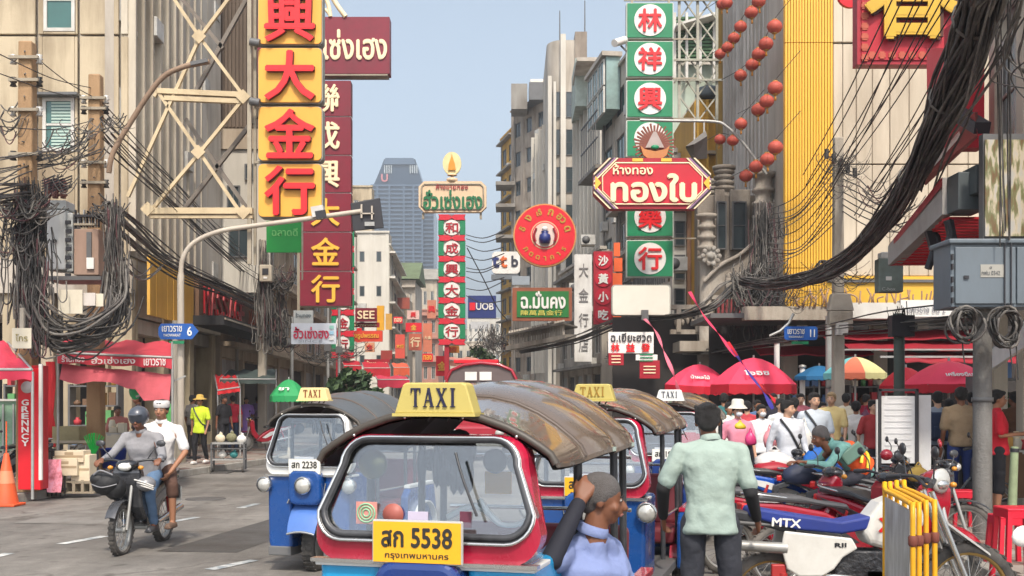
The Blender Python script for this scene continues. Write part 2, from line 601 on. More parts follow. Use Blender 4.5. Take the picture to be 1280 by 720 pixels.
# ================================================================== BUILDINGS
CREAM = mat('cream_render', C(220,202,170,.7),.8, grime=.85, scale=1.1, streak=7, bump=.3)
CREAM2 = mat('pale_panel', C(230,218,196,.7),.75, grime=.6, scale=1.1, streak=8, bump=.2)
WHITEW = mat('white_render', C(236,230,216,.75),.8, grime=.35, scale=.7, streak=6, bump=.2)
GREYW = mat('grey_render', (.52,.47,.40),.85, grime=.6, scale=.9, streak=6, bump=.3)
GREYD = mat('dark_grey_render', (.29,.27,.24),.85, grime=.6, scale=1, streak=5, bump=.3)
BROWNW = mat('brown_cladding', (.14,.1,.07),.75, grime=.5, scale=1.5, streak=8, bump=.3)
TANW = mat('tan_render', (.42,.34,.25),.85, grime=.55, scale=1, streak=5, bump=.3)
YELW = mat('yellow_render', C(226,176,70,.8),.75, grime=.45, scale=1, streak=5, bump=.2)
PINKW = mat('pink_render', C(214,160,142,.75),.8, grime=.4, scale=1, streak=5)
STONE = mat('carved_stone', (.36,.32,.27),.85, grime=.7, scale=3, streak=3, bump=.6)
DARK = mat('dark_interior', (.035,.03,.028),.8, grime=.3)  # shade of the shop interiors, put into a near-black colour
SHUT = mat('steel_shutter', (.3,.3,.29),.5, metal=.3, grime=.5, scale=2, streak=5)
PANE = mat('window_glass', (.035,.05,.055),.12, grime=.12, spec=.7)
PANEG = mat('green_window_glass', (.045,.13,.115),.15, grime=.25, scale=1.2, spec=.7)
FRAMEW = mat('window_frame_pale', (.6,.58,.53),.6, grime=.4)
FRAMED = mat('window_frame_dark', (.12,.12,.12),.5, grime=.3)
CONC = mat('concrete', (.42,.37,.30),.85, grime=.5, scale=3, streak=4, bump=.4)
STEELP = mat('galvanised_steel', (.42,.42,.40),.45, metal=.5, grime=.35, scale=4)
BLACK = mat('black_rubber', (.018,.018,.018),.6, grime=.15, dirt=(2.5,2.3,2))

_win = {}
def window(root, A, u, s, z, w, h, dep, fm=None, pm=None, mull=(1,0), fw=.07, proud=.06, ac=False):
 """one window: frame (part) > pane (sub-part). A: facade's left foot, u: along it, s: metres along, dep: metres behind the facade plane"""
 fm = fm or FRAMEW; pm = pm or PANE
 k = (round(w, 2), round(h, 2), fm.name, pm.name, mull, fw, proud)
 if k not in _win:
  f = MB()
  f.box((w / 2,0, fw / 2),(w, proud * 2, fw)).box((w / 2,0, h - fw / 2),(w, proud * 2, fw))
  f.box((fw / 2,0, h / 2),(fw, proud * 1.9, h - 2 * fw)).box((w - fw / 2,0, h / 2),(fw, proud * 1.9, h - 2 * fw))
  for i in range(mull[0]):
   f.box((w * (i + 1) / (mull[0] + 1),0, h / 2),(fw * .7, proud * 1.5, h - 2 * fw))
  for i in range(mull[1]):
   f.box((w / 2,0, h * (i + 1) / (mull[1] + 1)),(w - 2 * fw, proud * 1.3, fw * .6))
  a = f.build('window', fm); p = MB().box((w / 2,0, h / 2),(w - fw, .02, h - fw)).build('pane', pm)
  _win[k] = (a.data, p.data)
  bpy.data.objects.remove(a); bpy.data.objects.remove(p)
 a, p = _win[k]
 n = Vector((u.y, -u.x, 0))
 pos = Vector((A[0], A[1], 0)) + u * s - n * dep + Vector((0,0, z)) - root_org(root)
 o = bpy.data.objects.new('window', a); COL.objects.link(o); o.parent = root; o.location = pos; o.rotation_euler = (0,0, math.atan2(u.y, u.x))
 q = bpy.data.objects.new('pane', p); COL.objects.link(q); q.parent = o
 return o

def fpt(A, u, s, out, z):
 n = Vector((u.y, -u.x, 0))
 return Vector((A[0], A[1], 0)) + u * s + n * out + Vector((0,0, z))

def fbox(m_, A, u, s0, s1, o0, o1, z0, z1):
 """box in facade coordinates: along s0..s1, outwards o0..o1, height z0..z1"""
 q = [fpt(A, u, s0, o1, z0), fpt(A, u, s1, o1, z0), fpt(A, u, s1, o0, z0), fpt(A, u, s0, o0, z0), fpt(A, u, s0, o1, z1), fpt(A, u, s1, o1, z1), fpt(A, u, s1, o0, z1), fpt(A, u, s0, o0, z1)]
 return m_.hexa(q)

def building(name, label, cat, A, B, z1, depth, floors, bays, wm, z0=0.0, base_h=3.8, win=(.72,.55), rec=.22, pier=.35, fm=None, pm=None, mull=(1,0), parapet=.6, roof=None, slab=False, shop=True, skip=0, pierm=None, fins=0, finm=None):
 """a block behind the facade A-B (left to right seen from the street)"""
 A = Vector((A[0], A[1], 0)); B = Vector((B[0], B[1], 0))
 u = (B - A); Lx = u.length; u.normalize()
 t = thing(name, label, cat, (A + B) / 2)
 b = MB()
 fbox(b, A, u, 0, Lx, -depth, -rec, z0, z1)
 fh = (z1 - parapet - base_h) / floors
 bw = (Lx - pier) / bays
 wz = fh * win[1]
 for i in range(bays + 1):
  fbox(b, A, u, i * bw, i * bw + pier, -rec, 0, z0 if i in (0, bays) or shop else z0, z1)
 for k in range(floors + 1):
  zz = base_h + k * fh
  za = zz - (fh - wz) * .5; zb = zz + (fh - wz) * .5
  if k == 0: za = base_h - .5
  if k == floors: zb = z1
  for i in range(bays):
   fbox(b, A, u, i * bw + pier, (i + 1) * bw, -rec, -.04, za, zb)
 if win[0] < .95:
  for k in range(floors):
   for i in range(bays):
    g = (bw - pier) * (1 - win[0]) / 2; z = base_h + k * fh + (fh - wz) * .5
    fbox(b, A, u, i * bw + pier, i * bw + pier + g, -rec, -.05, z, z + wz); fbox(b, A, u, (i + 1) * bw - g, (i + 1) * bw, -rec, -.05, z, z + wz)
 b.build('wall', wm, t, 1)
 for k in range(floors):
  for i in range(bays):
   if skip and (i * 7 + k * 3) % skip == 0: continue
   ww = (bw - pier) * win[0]
   s0 = i * bw + pier + ((bw - pier) - ww) / 2
   z = base_h + k * fh + (fh - wz) * .5
   window(t, A, u, s0, z, ww, wz, rec * .75, fm, pm, mull)
 for i in range(bays if A.y < 130 else 0):
  for k in range(floors):
   if rnd.random() < .2:
    s = (i + .35) * bw; z = base_h + k * fh - .1
    b = MB(); fbox(b, A, u, s, s + .8,.004,.36, z, z + .55); b.build('air_conditioner', mat('ac_housing', (.55,.54,.5),.6, grime=.5), t, 1)
 b = MB(); b.tube([fpt(A, u, Lx * .12,.1,.3), fpt(A, u, Lx * .12,.1, z1 - .3)], .07,6); b.build('drain_pipe', GREYD, t, 1)
 if slab:
  for k in range(floors + 1):
   j = MB(); fbox(j, A, u, -.05, Lx + .05,.003,.55, base_h + k * fh - .12, base_h + k * fh + .05); j.build('ledge', slab if not isinstance(slab, bool) else wm, t, 1)
 j = MB(); fbox(j, A, u, -.08, Lx + .08,-.3,.12, z1, z1 + .18); j.build('coping', wm, t, 1)
 if fins:
  for i in range(fins):
   s = (i + .5) * Lx / fins
   j = MB(); fbox(j, A, u, s - .09, s + .09,.003,.4, base_h + .3, z1 + .3); j.build('fin', finm or wm, t, 1)
 if shop:
  for i in range(bays if Lx / max(1, bays) > 2.2 else 0):
   s0, s1 = i * bw + pier, (i + 1) * bw
   j = MB(); q = 14
   for r in range(q):
    za = .14 + (base_h - .7) * r / q
    fbox(j, A, u, s0, s1,-rec, -rec + .05 - .02 * (r % 2), za, za + (base_h - .7) / q)
   j.build('shutter', [SHUT, DARK, SHUT][(i * 5 + int(A.y)) % 3], t, 1)  # bays in the dark interior colour are painted shade of open shops
 return t, A, u, Lx, fh, bw

XL = lambda y: -10.3 - .036 * (y - 30)
XR = lambda y: 9.3 - .045 * y

# ---- left: beige office block, panelled end wall towards us, finned side along the street
t = thing('office_block', 'beige office block on the left with tall pale fins and green glass windows', 'building', (-12.4,36,0))
b = MB(); b.box((-14.6,35.1,14),(8.4,9.8,20)); b.build('core_wall', GREYW, t, 1)
cols = [(-90,44),(47.5,96.5),(99.5,148),(151,159.5)]
Yw = 30.0
def zz(py, Y): return CAMH + (CYP - py) / S(Y)
def xx(px, Y): return (px - CXP) / S(Y)
def panel(px0, px1, py0, py1, m_=CREAM, nm='panel', th=.1, Y=Yw, par=t):
 p = MB(); x0, x1 = xx(px0, Y), xx(px1, Y); z1_, z0_ = zz(py0, Y), zz(py1, Y)
 p.box(((x0 + x1) / 2, Y + .05 + rnd.uniform(-.006,.006),(z0_ + z1_) / 2),(x1 - x0, th, z1_ - z0_))
 return p.build(nm, m_, par, w=True, bevel=.012, seg=1)
for i, (a, c) in enumerate(cols):
 if i == 1:
  panel(a, 54,-170,42.5); panel(94, c, -170,42.5); panel(54.3,93.7,-170,-40); panel(54.3,93.7,39,42.5)
  panel(a, 52.7,45.5,330); panel(93.3, c, 45.5,330); panel(53,93,45.5,121); panel(53,93,189,330)
 else:
  panel(a, c, -170,42.5, CREAM if i < 3 else CREAM2); panel(a, c, 45.5,330, CREAM if i != 1 else CREAM2)
u1 = Vector((1,0,0))
for (p0, p1, q0, q1) in ((54.5,93.5,-40,39),(53.2,92.8,122,189)):
 window(t, (xx(p0, Yw), Yw), u1,0, zz(q1, Yw), xx(p1, Yw) - xx(p0, Yw), zz(q0, Yw) - zz(q1, Yw),-.0 + .04, FRAMEW, PANEG, (0,1),.09,.06)
hd = MB(); hd.box((xx(72, Yw), Yw - .12, zz(120, Yw)),(1.25,.35,.07)); hd.build('window_hood', FRAMED, t, 1)
# green blind behind the lower window shows as pale slats
bl = MB()
for i in range(16):
 bl.box((xx(76, Yw), Yw + .018, zz(184, Yw) + i * .085),(.52,.012,.05))
bl.build('blind', mat('pale_green_blind', (.42,.55,.48),.6), t, 1)
# finned side along the street
A = Vector((XL(30),30,0)); B = Vector((XL(40),40,0)); u = (B - A).normalized(); L_ = (B - A).length
b = MB()
for k in range(6):
 z = 5.8 + k * 3.05
 fbox(b, A, u, .1, L_, -.35,-.12, z, z + 1.25)
b.build('spandrel_wall', mat('blue_grey_spandrel', (.4,.4,.385),.7, grime=.5, scale=1.2, streak=6), t, 1)
b = MB(); fbox(b, A, u, 0, L_, -.6,-.36,4.0,24); b.build('back_wall', GREYW, t, 1)
for k in range(5):
 for i in range(11):
  window(t, A, u, .25 + i * L_ / 11,5.8 + k * 3.05 + 1.27, L_ / 11 - .3,1.75,.3, FRAMED, mat('slate_glass', (.05,.065,.075),.2, grime=.3),(1,1),.04,.05)
nf = 13
for i in range(nf):
 s = .12 + i * (L_ - .2) / (nf - 1)
 b = MB(); fbox(b, A, u, s - .06, s + .06,-.12,.2,5.7,24); b.build('fin', CREAM2, t, 1)
for k in range(7):
 b = MB(); fbox(b, A, u, .05, L_ - .05,-.118,.02,5.6 + k * 3.05,5.75 + k * 3.05); b.build('ledge', GREYW, t, 1)
# some air conditioners hang between the fins
for i, (s, k) in enumerate(((1.8,2),(4.2,3),(5.3,1),(7.6,2),(8.8,0),(9.1,3),(6.5,4))):
 b = MB(); fbox(b, A, u, s, s + .75,-.1,.28,5.95 + k * 3.05,6.5 + k * 3.05); b.build('air_conditioner', mat('ac_housing', (.55,.54,.5),.6, grime=.5), t, w=True, bevel=.02)
# ground storey: pillars, beam, dark shop depth
b = MB(); b.box((-12.9,29.95,5.0),(5.6,.3,.9)); b.build('beam', GREYW, t, 1)
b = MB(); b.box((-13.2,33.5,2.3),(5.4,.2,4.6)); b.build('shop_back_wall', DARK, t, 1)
for px in (12,60,88,128,158):
 b = MB(); b.box((xx(px, 30),30.1,2.3),(.34,.34,4.5)); b.build('pillar', CREAM if px != 60 else TANW, t, w=True, bevel=.02)
for i in range(4):
 s = i * 3.1 + .2
 b = MB(); fbox(b, A, u, s, s + .55,-.5,.06,0,5.55); b.build('pillar', mat('shop_pillar', C(206,190,158,.72),.8, grime=.5, streak=4), t, w=True, bevel=.02)
for i in range(3):
 s = i * 3.1 + .75
 b = MB()
 for r in range(20):
  fbox(b, A, u, s, s + 2.5,-.62,-.57 + .03 * (r % 2),.14 + r * .17,.14 + r * .17 + .165)
 b.build('shutter', TANW if i % 2 else GREYW, t, 1)
b = MB(); fbox(b, A, u, .6,9.9,-.6,-.05,3.55,3.95); b.build('shop_beam', GREYW, t, 1)

# yellow sheet cladding on the corner
t = thing('shop_fascia', 'blank ochre yellow sheet fascia at the corner of the finned office block', 'fascia', (XL(32),32,4))
for i in range(8):
 b = MB(); s = .2 + i * .6
 fbox(b, A, u, s, s + .58,.46,.54 + rnd.uniform(-.01,.01),4.0,5.62)
 b.build('sheet', mat('ochre_sheet', C(232,178,74,.85),.6, grime=.25, scale=2, streak=5), t, 1)
# brown fascia with red letters and a black canopy edge
t = thing('shop_fascia', 'brown shop fascia with tall red metal letters above a black canopy edge', 'fascia', (XL(40),40,4))
b = MB(); fbox(b, A, u, 5.3,18.6,.45,.62,4.35,5.6); b.build('board', mat('fascia_brown', C(150,112,84,.7),.7, grime=.5, scale=2, streak=3), t, 1)
REDL = mat('red_metal_letter', C(190,30,40,.85),.35, grime=.25, scale=5)
LETR = 'MASSAGE'
for i, ch in enumerate(LETR):
 s = 6.2 + i * .92
 c_ = fpt(A, u, s, .64,4.92)
 lettering('letter', ch, REDL, t, c_, .78,.92, ext=.05, bold=.02, rz=math.atan2(u.y, u.x))
SPK = MB()
for i in range(34):
 s = 13.0 + i * .16 + rnd.uniform(-.05,.05); z = 4.45 + rnd.uniform(0,.3)
 SPK.beam(fpt(A, u, s, .65, z), fpt(A, u, s + rnd.uniform(-.25,.25),.7, z + rnd.uniform(.3,.75)),.05,.04)
SPK.build('ornament', mat('bronze_red_ornament', C(176,96,66,.8),.5, grime=.3), t, 1)
b = MB(); fbox(b, A, u, 4.9,18.6,.45,1.5,4.05,4.34); b.build('canopy_edge', mat('black_canopy', (.02,.02,.022),.6), t, 1)
b = MB(); fbox(b, A, u, 4.9,18.6,1.505,1.54,4.22,4.27); b.build('canopy_trim', CREAM2, t, 1)

# ---- left: brown and cream stepped block behind
t, A2, u2, L2, fh, bw = building('shophouse', 'brown and cream stepped block behind the yellow sign squares', 'building', (XL(41),41),(XL(62),62),20.5,5,5,5, TANW, slab=True, skip=4)
b = MB(); b.box((xx(303,41) - .1,40.85,(zz(165,41) + 21) / 2),(2.4,.3,21 - zz(165,41))); b.build('brown_wall', BROWNW, t, 1)
for i in range(14):
 x = xx(277,41) + i * .135
 b = MB(); b.box((x, 40.66,(zz(165,41) + 21) / 2),(.09,.06,20.8 - zz(165,41))); b.build('slat', BROWNW, t, 1)
b = MB(); b.box((xx(303,41) - .1,40.75,(zz(165,41) + zz(190,41)) / 2),(2.4,.5, zz(165,41) - zz(190,41))); b.build('band', TANW, t, 1)
b = MB(); b.box((xx(303,41) - .1,40.8,(zz(191,41) + 5.6) / 2),(2.4,.4, zz(191,41) - 5.6)); b.build('lower_wall', WHITEW, t, 1)
for (p0, p1, q0, q1) in ((284,300,232,262),(306,318,205,225),(286,312,285,322)):
 window(t, (xx(p0,40.55),40.55), u1,0, zz(q1,40.55), xx(p1,40.55) - xx(p0,40.55), zz(q0,40.55) - zz(q1,40.55),0, FRAMED, PANE, (1,0),.05)
building('shophouse', 'low tan shophouse row behind the maroon sign column', 'building', (XL(62),62),(XL(85),85),14.8,8,4,6, TANW, slab=True)
# beige block with a frontal gable end
building('shophouse', 'beige block rising just right of the maroon sign column', 'building', (xx(425,119),119),(xx(465,119),119), zz(234,119),2,6,3, CREAM)
# white block, end wall and street side
t, *_ = building('apartment_block', 'white apartment block with dark square windows in front of the glass tower', 'building', (xx(440,105),105),(xx(486,105),105), zz(291,105),2.5,4,2, WHITEW, win=(.36,.3), mull=(0,0), fm=FRAMED, pier=.3, rec=.12)
building('apartment_block', 'street side of the white block with balconies and stair windows', 'building', (xx(486.5,105),105.2),(xx(502,125),125), zz(315,110),3,5,3, WHITEW, win=(.6,.5), mull=(1,0), fm=FRAMED, slab=True)
def gable_roof(root, A, B, z, d, h, m_, ov=.5):
 A = Vector((A[0], A[1], 0)); B = Vector((B[0], B[1], 0)); u = (B - A).normalized(); L = (B - A).length
 r = MB()
 q = [fpt(A, u, -ov, ov, z), fpt(A, u, L + ov, ov, z), fpt(A, u, L + ov, -d - ov, z), fpt(A, u, -ov, -d - ov, z), fpt(A, u, -ov, -d / 2, z + h), fpt(A, u, L + ov, -d / 2, z + h)]
 r._add(q, [(0,1,5,4),(2,3,4,5),(1,2,5),(3,0,4),(3,2,1,0)])
 return r.build('roof', m_, root, w=True)
t, *_ = building('shophouse', 'grey shophouse with a mossy pitched roof behind the white block', 'building', (xx(500,135),135),(xx(519,135),135), zz(352,135),10,3,2, GREYW, slab=True)
gable_roof(t, (xx(500,135),135),(xx(519,135),135), zz(352,135) + .3,10,2.6, mat('mossy_tile', (.13,.17,.09),.9, grime=.4))
t, *_ = building('shophouse', 'cream far block with a pitched roof left of the green ribbon sign', 'building', (xx(508,175),175),(xx(546,175),175), zz(352,175),12,4,4, CREAM2)
gable_roof(t, (xx(508,175),175),(xx(546,175),175), zz(352,175) + .3,12,2.4, mat('grey_tile', (.3,.28,.24),.9, grime=.4))
building('shophouse', 'pinkish far shophouses covered in red signs', 'building', (xx(506,150),150),(xx(548,150),150), zz(388,150),10,3,4, PINKW, slab=True)
building('shophouse', 'narrow orange brown shophouse beside the pinkish one', 'building', (xx(492,128),128),(xx(509,128),128), zz(372,128),8,3,2, TANW, slab=True)
building('shophouse', 'cream shophouse low behind the ribbon sign post', 'building', (xx(546,200),200),(xx(604,200),200), zz(428,200),10,2,5, CREAM2)
building('apartment_block', 'distant pale block at the end of the street under the blue bank sign', 'building', (xx(584,300),300),(xx(626,300),300), zz(398,300),14,5,6, WHITEW)
building('apartment_block', 'distant cream block left of the street end', 'building', (xx(535,330),330),(xx(586,330),330), zz(412,330),14,4,7, CREAM2)

# ---- far glass tower
t = thing('glass_tower', 'blue grey glass office tower rising in the haze above the street', 'tower', (xx(502,560),560,0))
TWR = mat('tower_cladding', (.075,.12,.18),.35, grime=.2, scale=.05); TWG = mat('tower_glass', (.02,.045,.08),.15, grime=.1, scale=.1)
Yt = 560
def tz(py): return zz(py, Yt)
def tx(px): return xx(px, Yt)
b = MB(); b.xz([(tx(464),0),(tx(528),0),(tx(528), tz(228)),(tx(521), tz(206)),(tx(519), tz(199)),(tx(480), tz(199)),(tx(476), tz(210)),(tx(466), tz(234))], Yt, Yt + 30); b.build('tower_body', TWG, t, 1)
b = MB(); b.xz([(tx(528.2),0),(tx(541),0),(tx(541), tz(262)),(tx(533), tz(226)),(tx(528.2), tz(228))], Yt + 6, Yt + 34); b.build('side_wing', TWG, t, 1)
for i in range(34):
 py = 232 + i * 5.2
 b = MB(); b.box((tx(496), Yt - .4, tz(py)),(tx(528) - tx(464) + .4,.8,.9)); b.build('floor_band', TWR, t, 1)
for i in range(28):
 py = 262 + i * 5.2
 b = MB(); b.box((tx(534.8), Yt + 5.6, tz(py)),(tx(541) - tx(528.2) + .2,.8,.8)); b.build('floor_band', TWR, t, 1)
for px in (464,472,487,505,517,528):
 b = MB(); b.box((tx(px), Yt - .9, tz(232) / 2),(.9,1, tz(232))); b.build('mullion', TWR, t, 1)
b = MB(); b.xz([(tx(480), tz(206)),(tx(519), tz(206)),(tx(517), tz(198)),(tx(482), tz(198))], Yt - 1.2, Yt + 28); b.build('crown', TWR, t, 1)
for px in (481,513):
 b = MB()
 for i in range(4): b.box((tx(px) + i * 1.1, Yt - .6, tz(212)),(.5,.6,4))
 b.build('louvre', mat('tower_pale', (.45,.5,.5),.5), t, 1)
lettering('logo', 'U', mat('tower_logo', (.6,.2,.2),.5), t, (tx(481), Yt - 1.1, tz(223)), None, 4, ext=.3, bold=.03)
# ---- right: from far to near (A is the far, left end)
t, *_ = building('apartment_block', 'far block with a mustard flank at the left end of the right hand row', 'building', (xx(626,125),125),(xx(642,119),119), zz(168,122),10,8,2, YELW, slab=GREYD, fm=FRAMED)
t, *_ = building('apartment_block', 'grey brown block with a white water tank on its stepped roof', 'building', (xx(639,116),116),(xx(684,109),109), zz(128,112),12,9,3, mat('grey_brown_render', (.37,.31,.25),.85, grime=.6, streak=6, bump=.3), slab=False, fm=FRAMED, win=(.55,.5))
b = MB(); b.box((xx(649,111),112, zz(122,111)),(1.6,3,2.5)); b.build('roof_room', GREYD, t, 1)
b = MB(); b.box((xx(672,110),110.5, zz(117,110)),(1.7,3,1.7)); b.build('tank_base', FRAMED, t, 1)
b = MB(); b.cyl((xx(663,110),110, zz(107,110)),(xx(681,110),110, zz(107,110)),.62, n=16); b.build('water_tank', WHITEW, t, 1)
for k, py in enumerate((235,262,300,340)):
 b = MB(); b.box((xx(632,117),116, zz(py, 117)),(2.0,3.4,.35)); b.build('balcony_slab', GREYD, t, 1)
building('apartment_block', 'block behind white vertical concrete fins left of the curved tower', 'building', (xx(667,104),104),(xx(691,96),96), zz(166,100),12,7,2, GREYW, fins=5, finm=WHITEW)
# curved deco tower
t = thing('deco_tower', 'tall grey building with a rounded corner, white fins and a brown slab on top', 'building', (xx(709,92),92,0))
Yd = 92.0
b = MB()
arc = [(xx(684, Yd) + 1.3 - 1.3 * math.cos(a), Yd + 1.6 - 1.6 * math.sin(a)) for a in [PI / 2 * i / 8 for i in range(9)]]
b.xy(arc + [(xx(720, Yd), Yd),(xx(720, Yd), Yd + 12),(xx(684, Yd), Yd + 12)], 0, zz(50, Yd)); b.build('curved_wall', GREYW, t, 1)
b = MB(); b.box((xx(726, Yd), Yd + 3.4, zz(41, Yd) / 2),(.98,7.4, zz(41, Yd))); b.build('slab_wall', mat('brown_slab', (.3,.25,.2),.85, grime=.5, streak=6), t, 1)
for px, top, w_ in ((687,98,.3),(693,105,.22),(703.5,46,.42)):
 b = MB(); b.box((xx(px, Yd), Yd - .35, zz(top, Yd) / 2),(w_, .8, zz(top, Yd))); b.build('fin', WHITEW, t, 1)
for k in range(8):
 z = zz(115 + k * 47, Yd)
 for p0, p1 in ((695,700),(707.5,717)):
  if z - 2 > 4: window(t, (xx(p0, Yd), Yd), u1,0, z - 2.1, xx(p1, Yd) - xx(p0, Yd),2.1,-.04, FRAMED, PANE, (0,1),.05)
b = MB()
for i in range(3): b.box((xx(738, Yd), Yd + 4, zz(70 + i * 9, Yd)),(2.4,.1,.12))
b.build('roof_rail', FRAMED, t, 1)
for px, top in ((701,3),(733,-10)):
 o = MB().cyl((xx(px, Yd), Yd + 2, zz(60, Yd)),(xx(px, Yd), Yd + 2, zz(top, Yd)),.07,.04,6).build('roof_mast', FRAMED, t, 1)
t, *_ = building('apartment_block', 'building fronted by a rank of white fins beside the brown slab', 'building', (xx(720,86),86),(xx(760,74),74), zz(128,80),9,5,3, GREYW, fins=8, finm=WHITEW)
b = MB(); b.box((xx(738,80),82, zz(105,80)),(2.2,5,3.4)); b.build('roof_room', mat('mint_render', (.4,.47,.42),.8, grime=.5), t, 1)
b = MB(); b.box((xx(741,79),79, zz(90,79)),(2.6,6,.25)); b.build('roof_slab', GREYW, t, 1)
# glazed bay with the grille balcony
t, A3, u3, L3, fh3, bw3 = building('shophouse', 'grey shophouse with green glass bay and barred balcony behind the green sign column', 'building', (xx(752,70),70),(xx(800,60),60), zz(78,64),10,6,3, GREYW, pm=PANEG, fm=FRAMED)
b = MB()
for i in range(9):
 fbox(b, A3, u3,.2 + i * .55,.24 + i * .55,1.3,1.34, zz(198,63), zz(128,63))
for z in (zz(198,63), zz(163,63), zz(128,63)): fbox(b, A3, u3,.1,5.2,1.28,1.36, z, z + .07)
b.build('grille', FRAMED, t, 1)
b = MB(); fbox(b, A3, u3,0,5.4,.01,1.5, zz(203,63), zz(198,63) - .01); b.build('balcony_slab', GREYD, t, 1)
for i in range(3):
 for k in range(2):
  window(t, A3, u3,.2 + i * 1.65, zz(125,63) + k * 1.6 - .2,1.55,1.5,-.9, FRAMEW, PANEG, (1,0),.06)
b = MB(); fbox(b, A3, u3,0,5.4,-.1,1.1, zz(125,63) + 3.0, zz(125,63) + 3.25); b.build('bay_roof', GREYW, t, 1)
b = MB(); fbox(b, A3, u3,.1,5.2,.0,.8, zz(128,63) + .1, zz(125,63) + 3.0); b.build('bay_wall', mat('teal_render', (.25,.36,.34),.7, grime=.4), t, 1)
# low dark ledges of the shophouse row
t, A4, u4, L4, *_ = building('shophouse', 'grey shophouse with concrete ledges beside the round red sign', 'building', (xx(700,80),80),(xx(752,66),66),10.6,8,2,5, GREYW, slab=GREYD)
t, A4, u4, L4, *_ = building('shophouse', 'dark grey shophouse with stained balconies behind the white blank sign', 'building', (xx(770,60),60),(xx(838,47.5),47.5),12.2,8,3,4, GREYD, slab=GREYW, fm=FRAMEW)
for k in range(2):
 b = MB()
 for i in range(34): fbox(b, A4, u4,.2 + i * .4,.25 + i * .4,.44,.5,3.9 + k * 2.7,4.75 + k * 2.7)
 fbox(b, A4, u4,.1,13.6,.42,.52,4.76 + k * 2.7,4.82 + k * 2.7)
 b.build('balustrade', FRAMED, t, 1)
# building with white flank and brown pilaster right of the green column
t = thing('shophouse', 'narrow white walled house with a brown pilaster right of the green sign column', 'building', (xx(852,45),45,0))
b = MB(); b.box((xx(851,45),48, zz(258,45) / 2),(xx(862,45) - xx(840,45),6, zz(258,45))); b.build('wall', WHITEW, t, 1)
b = MB(); b.box((xx(862.5,44.9),44.9, zz(262,45) / 2),(.27,.35, zz(262,45))); b.build('pilaster', mat('brown_pilaster', (.36,.2,.11),.75, grime=.4), t, 1)
for k in range(4): window(t, (xx(843,44.95),44.95), u1,0, zz(392,45) + k * 1.35,.42,1.0,-.03, FRAMED, PANE, (0,1),.05)
b = MB(); b.box((xx(850,44.6),44.6, zz(257,45)),(.9,1.2,.12)); b.build('coping', GREYD, t, 1)
# green screened top storey beyond the truss
t = thing('screened_rooftop', 'building top wrapped in dark green netting behind the roof truss', 'building', (xx(880,52),52,0))
b = MB(); b.box((xx(876,52),57, zz(75,52) / 2),(xx(908,52) - xx(842,52),9, zz(78,52))); b.build('wall', mat('pale_green_render', (.38,.44,.36),.8, grime=.5, streak=5), t, 1)
b = MB()
for i in range(13):
 b.box((xx(876,52),52.1, zz(74,52) + i * .16),(xx(906,52) - xx(843,52),.25,.1))
b.build('green_screen', mat('green_netting', (.07,.15,.07),.9, grime=.5, scale=5), t, 1)
for px in (843,858,875,892,907):
 b = MB(); b.box((xx(px, 52),52, zz(60,52)),(.12,.3,3.2)); b.build('post', FRAMEW, t, 1)
b = MB(); b._add([(xx(842,52),51, zz(38,52)),(xx(910,52),51, zz(18,52)),(xx(910,52),58, zz(18,52)),(xx(842,52),58, zz(38,52)),(xx(842,52),51, zz(41,52)),(xx(910,52),51, zz(21,52)),(xx(910,52),58, zz(21,52)),(xx(842,52),58, zz(41,52))], [(0,1,2,3),(7,6,5,4),(0,4,5,1),(1,5,6,2),(2,6,7,3),(3,7,4,0)]); b.build('roof_edge', FRAMEW, t, 1)
# mustard house with tank
t = thing('mustard_house', 'mustard yellow house with a dark water tank on top left of the lanterns', 'building', (xx(888,44),44,0))
b = MB(); b.box((xx(888,44),47, zz(124,44) / 2),(xx(908,44) - xx(868,44),6, zz(124,44))); b.build('wall', YELW, t, 1)
b = MB(); b.lathe([(0,0),(.5,0),(.52,.1),(.52,.3),(.42,.42),(.2,.5),(0,.52)], (xx(889,43.6),44.2, zz(122,44)),14); b.build('water_tank', mat('dark_tank', (.07,.09,.1),.5, grime=.3), t, 1)
for px in (872,884,896):
 b = MB(); b.box((xx(px, 43.9),43.9, zz(180,44)),(.1,.2,3.4)); b.build('pilaster', YELW, t, 1)
b = MB(); b.box((xx(888,43.9),43.85, zz(192,44)),(1.2,.3,.12)); b.build('cornice', TANW, t, 1)
# grey lined block carrying the lanterns
t = thing('lined_block', 'grey block with close vertical ribs, hung with red lanterns', 'building', (xx(940,38),38,0))
Ag = Vector((xx(903,42),42,0)); Bg = Vector((xx(981,33.2),33.2,0)); ug = (Bg - Ag).normalized(); Lg = (Bg - Ag).length
GRIB = mat('grey_rib', (.6,.57,.53),.7, grime=.5, scale=2, streak=8); GRWN = mat('red_brown_glass', (.06,.035,.03),.35, grime=.5, scale=3)
b = MB(); fbox(b, Ag, ug, 0, Lg, -8,-.3,0,19); b.build('wall', GREYD, t, 1)
for i in range(5):
 for k in range(5):
  window(t, Ag, ug, .15 + i * Lg / 5,7.4 + k * 2.4, Lg / 5 - .12,2.0,.2, FRAMEW, GRWN, (1,1),.05,.05)
for i in range(17):
 s = i * (Lg - .1) / 16
 b = MB(); fbox(b, Ag, ug, s, s + .12,-.1,.1,7,19); b.build('rib', GRIB, t, 1)
for k in range(6):
 b = MB(); fbox(b, Ag, ug, 0, Lg, -.22,-.02,7.1 + k * 2.4,7.38 + k * 2.4); b.build('ledge', GRIB, t, 1)
b = MB(); b.box((xx(912,41.8),41.85,13),(.95,.3,12.5)); b.build('corner_wall', mat('olive_yellow_render', C(196,160,84,.65),.75, grime=.45, streak=6), t, 1)
for k in range(3):
 b = MB()
 fbox(b, Ag, ug, .1 + k * 3,2.9 + k * 3,-.34,-.28,.1,6.9); b.build('backing', DARK, t, 1)

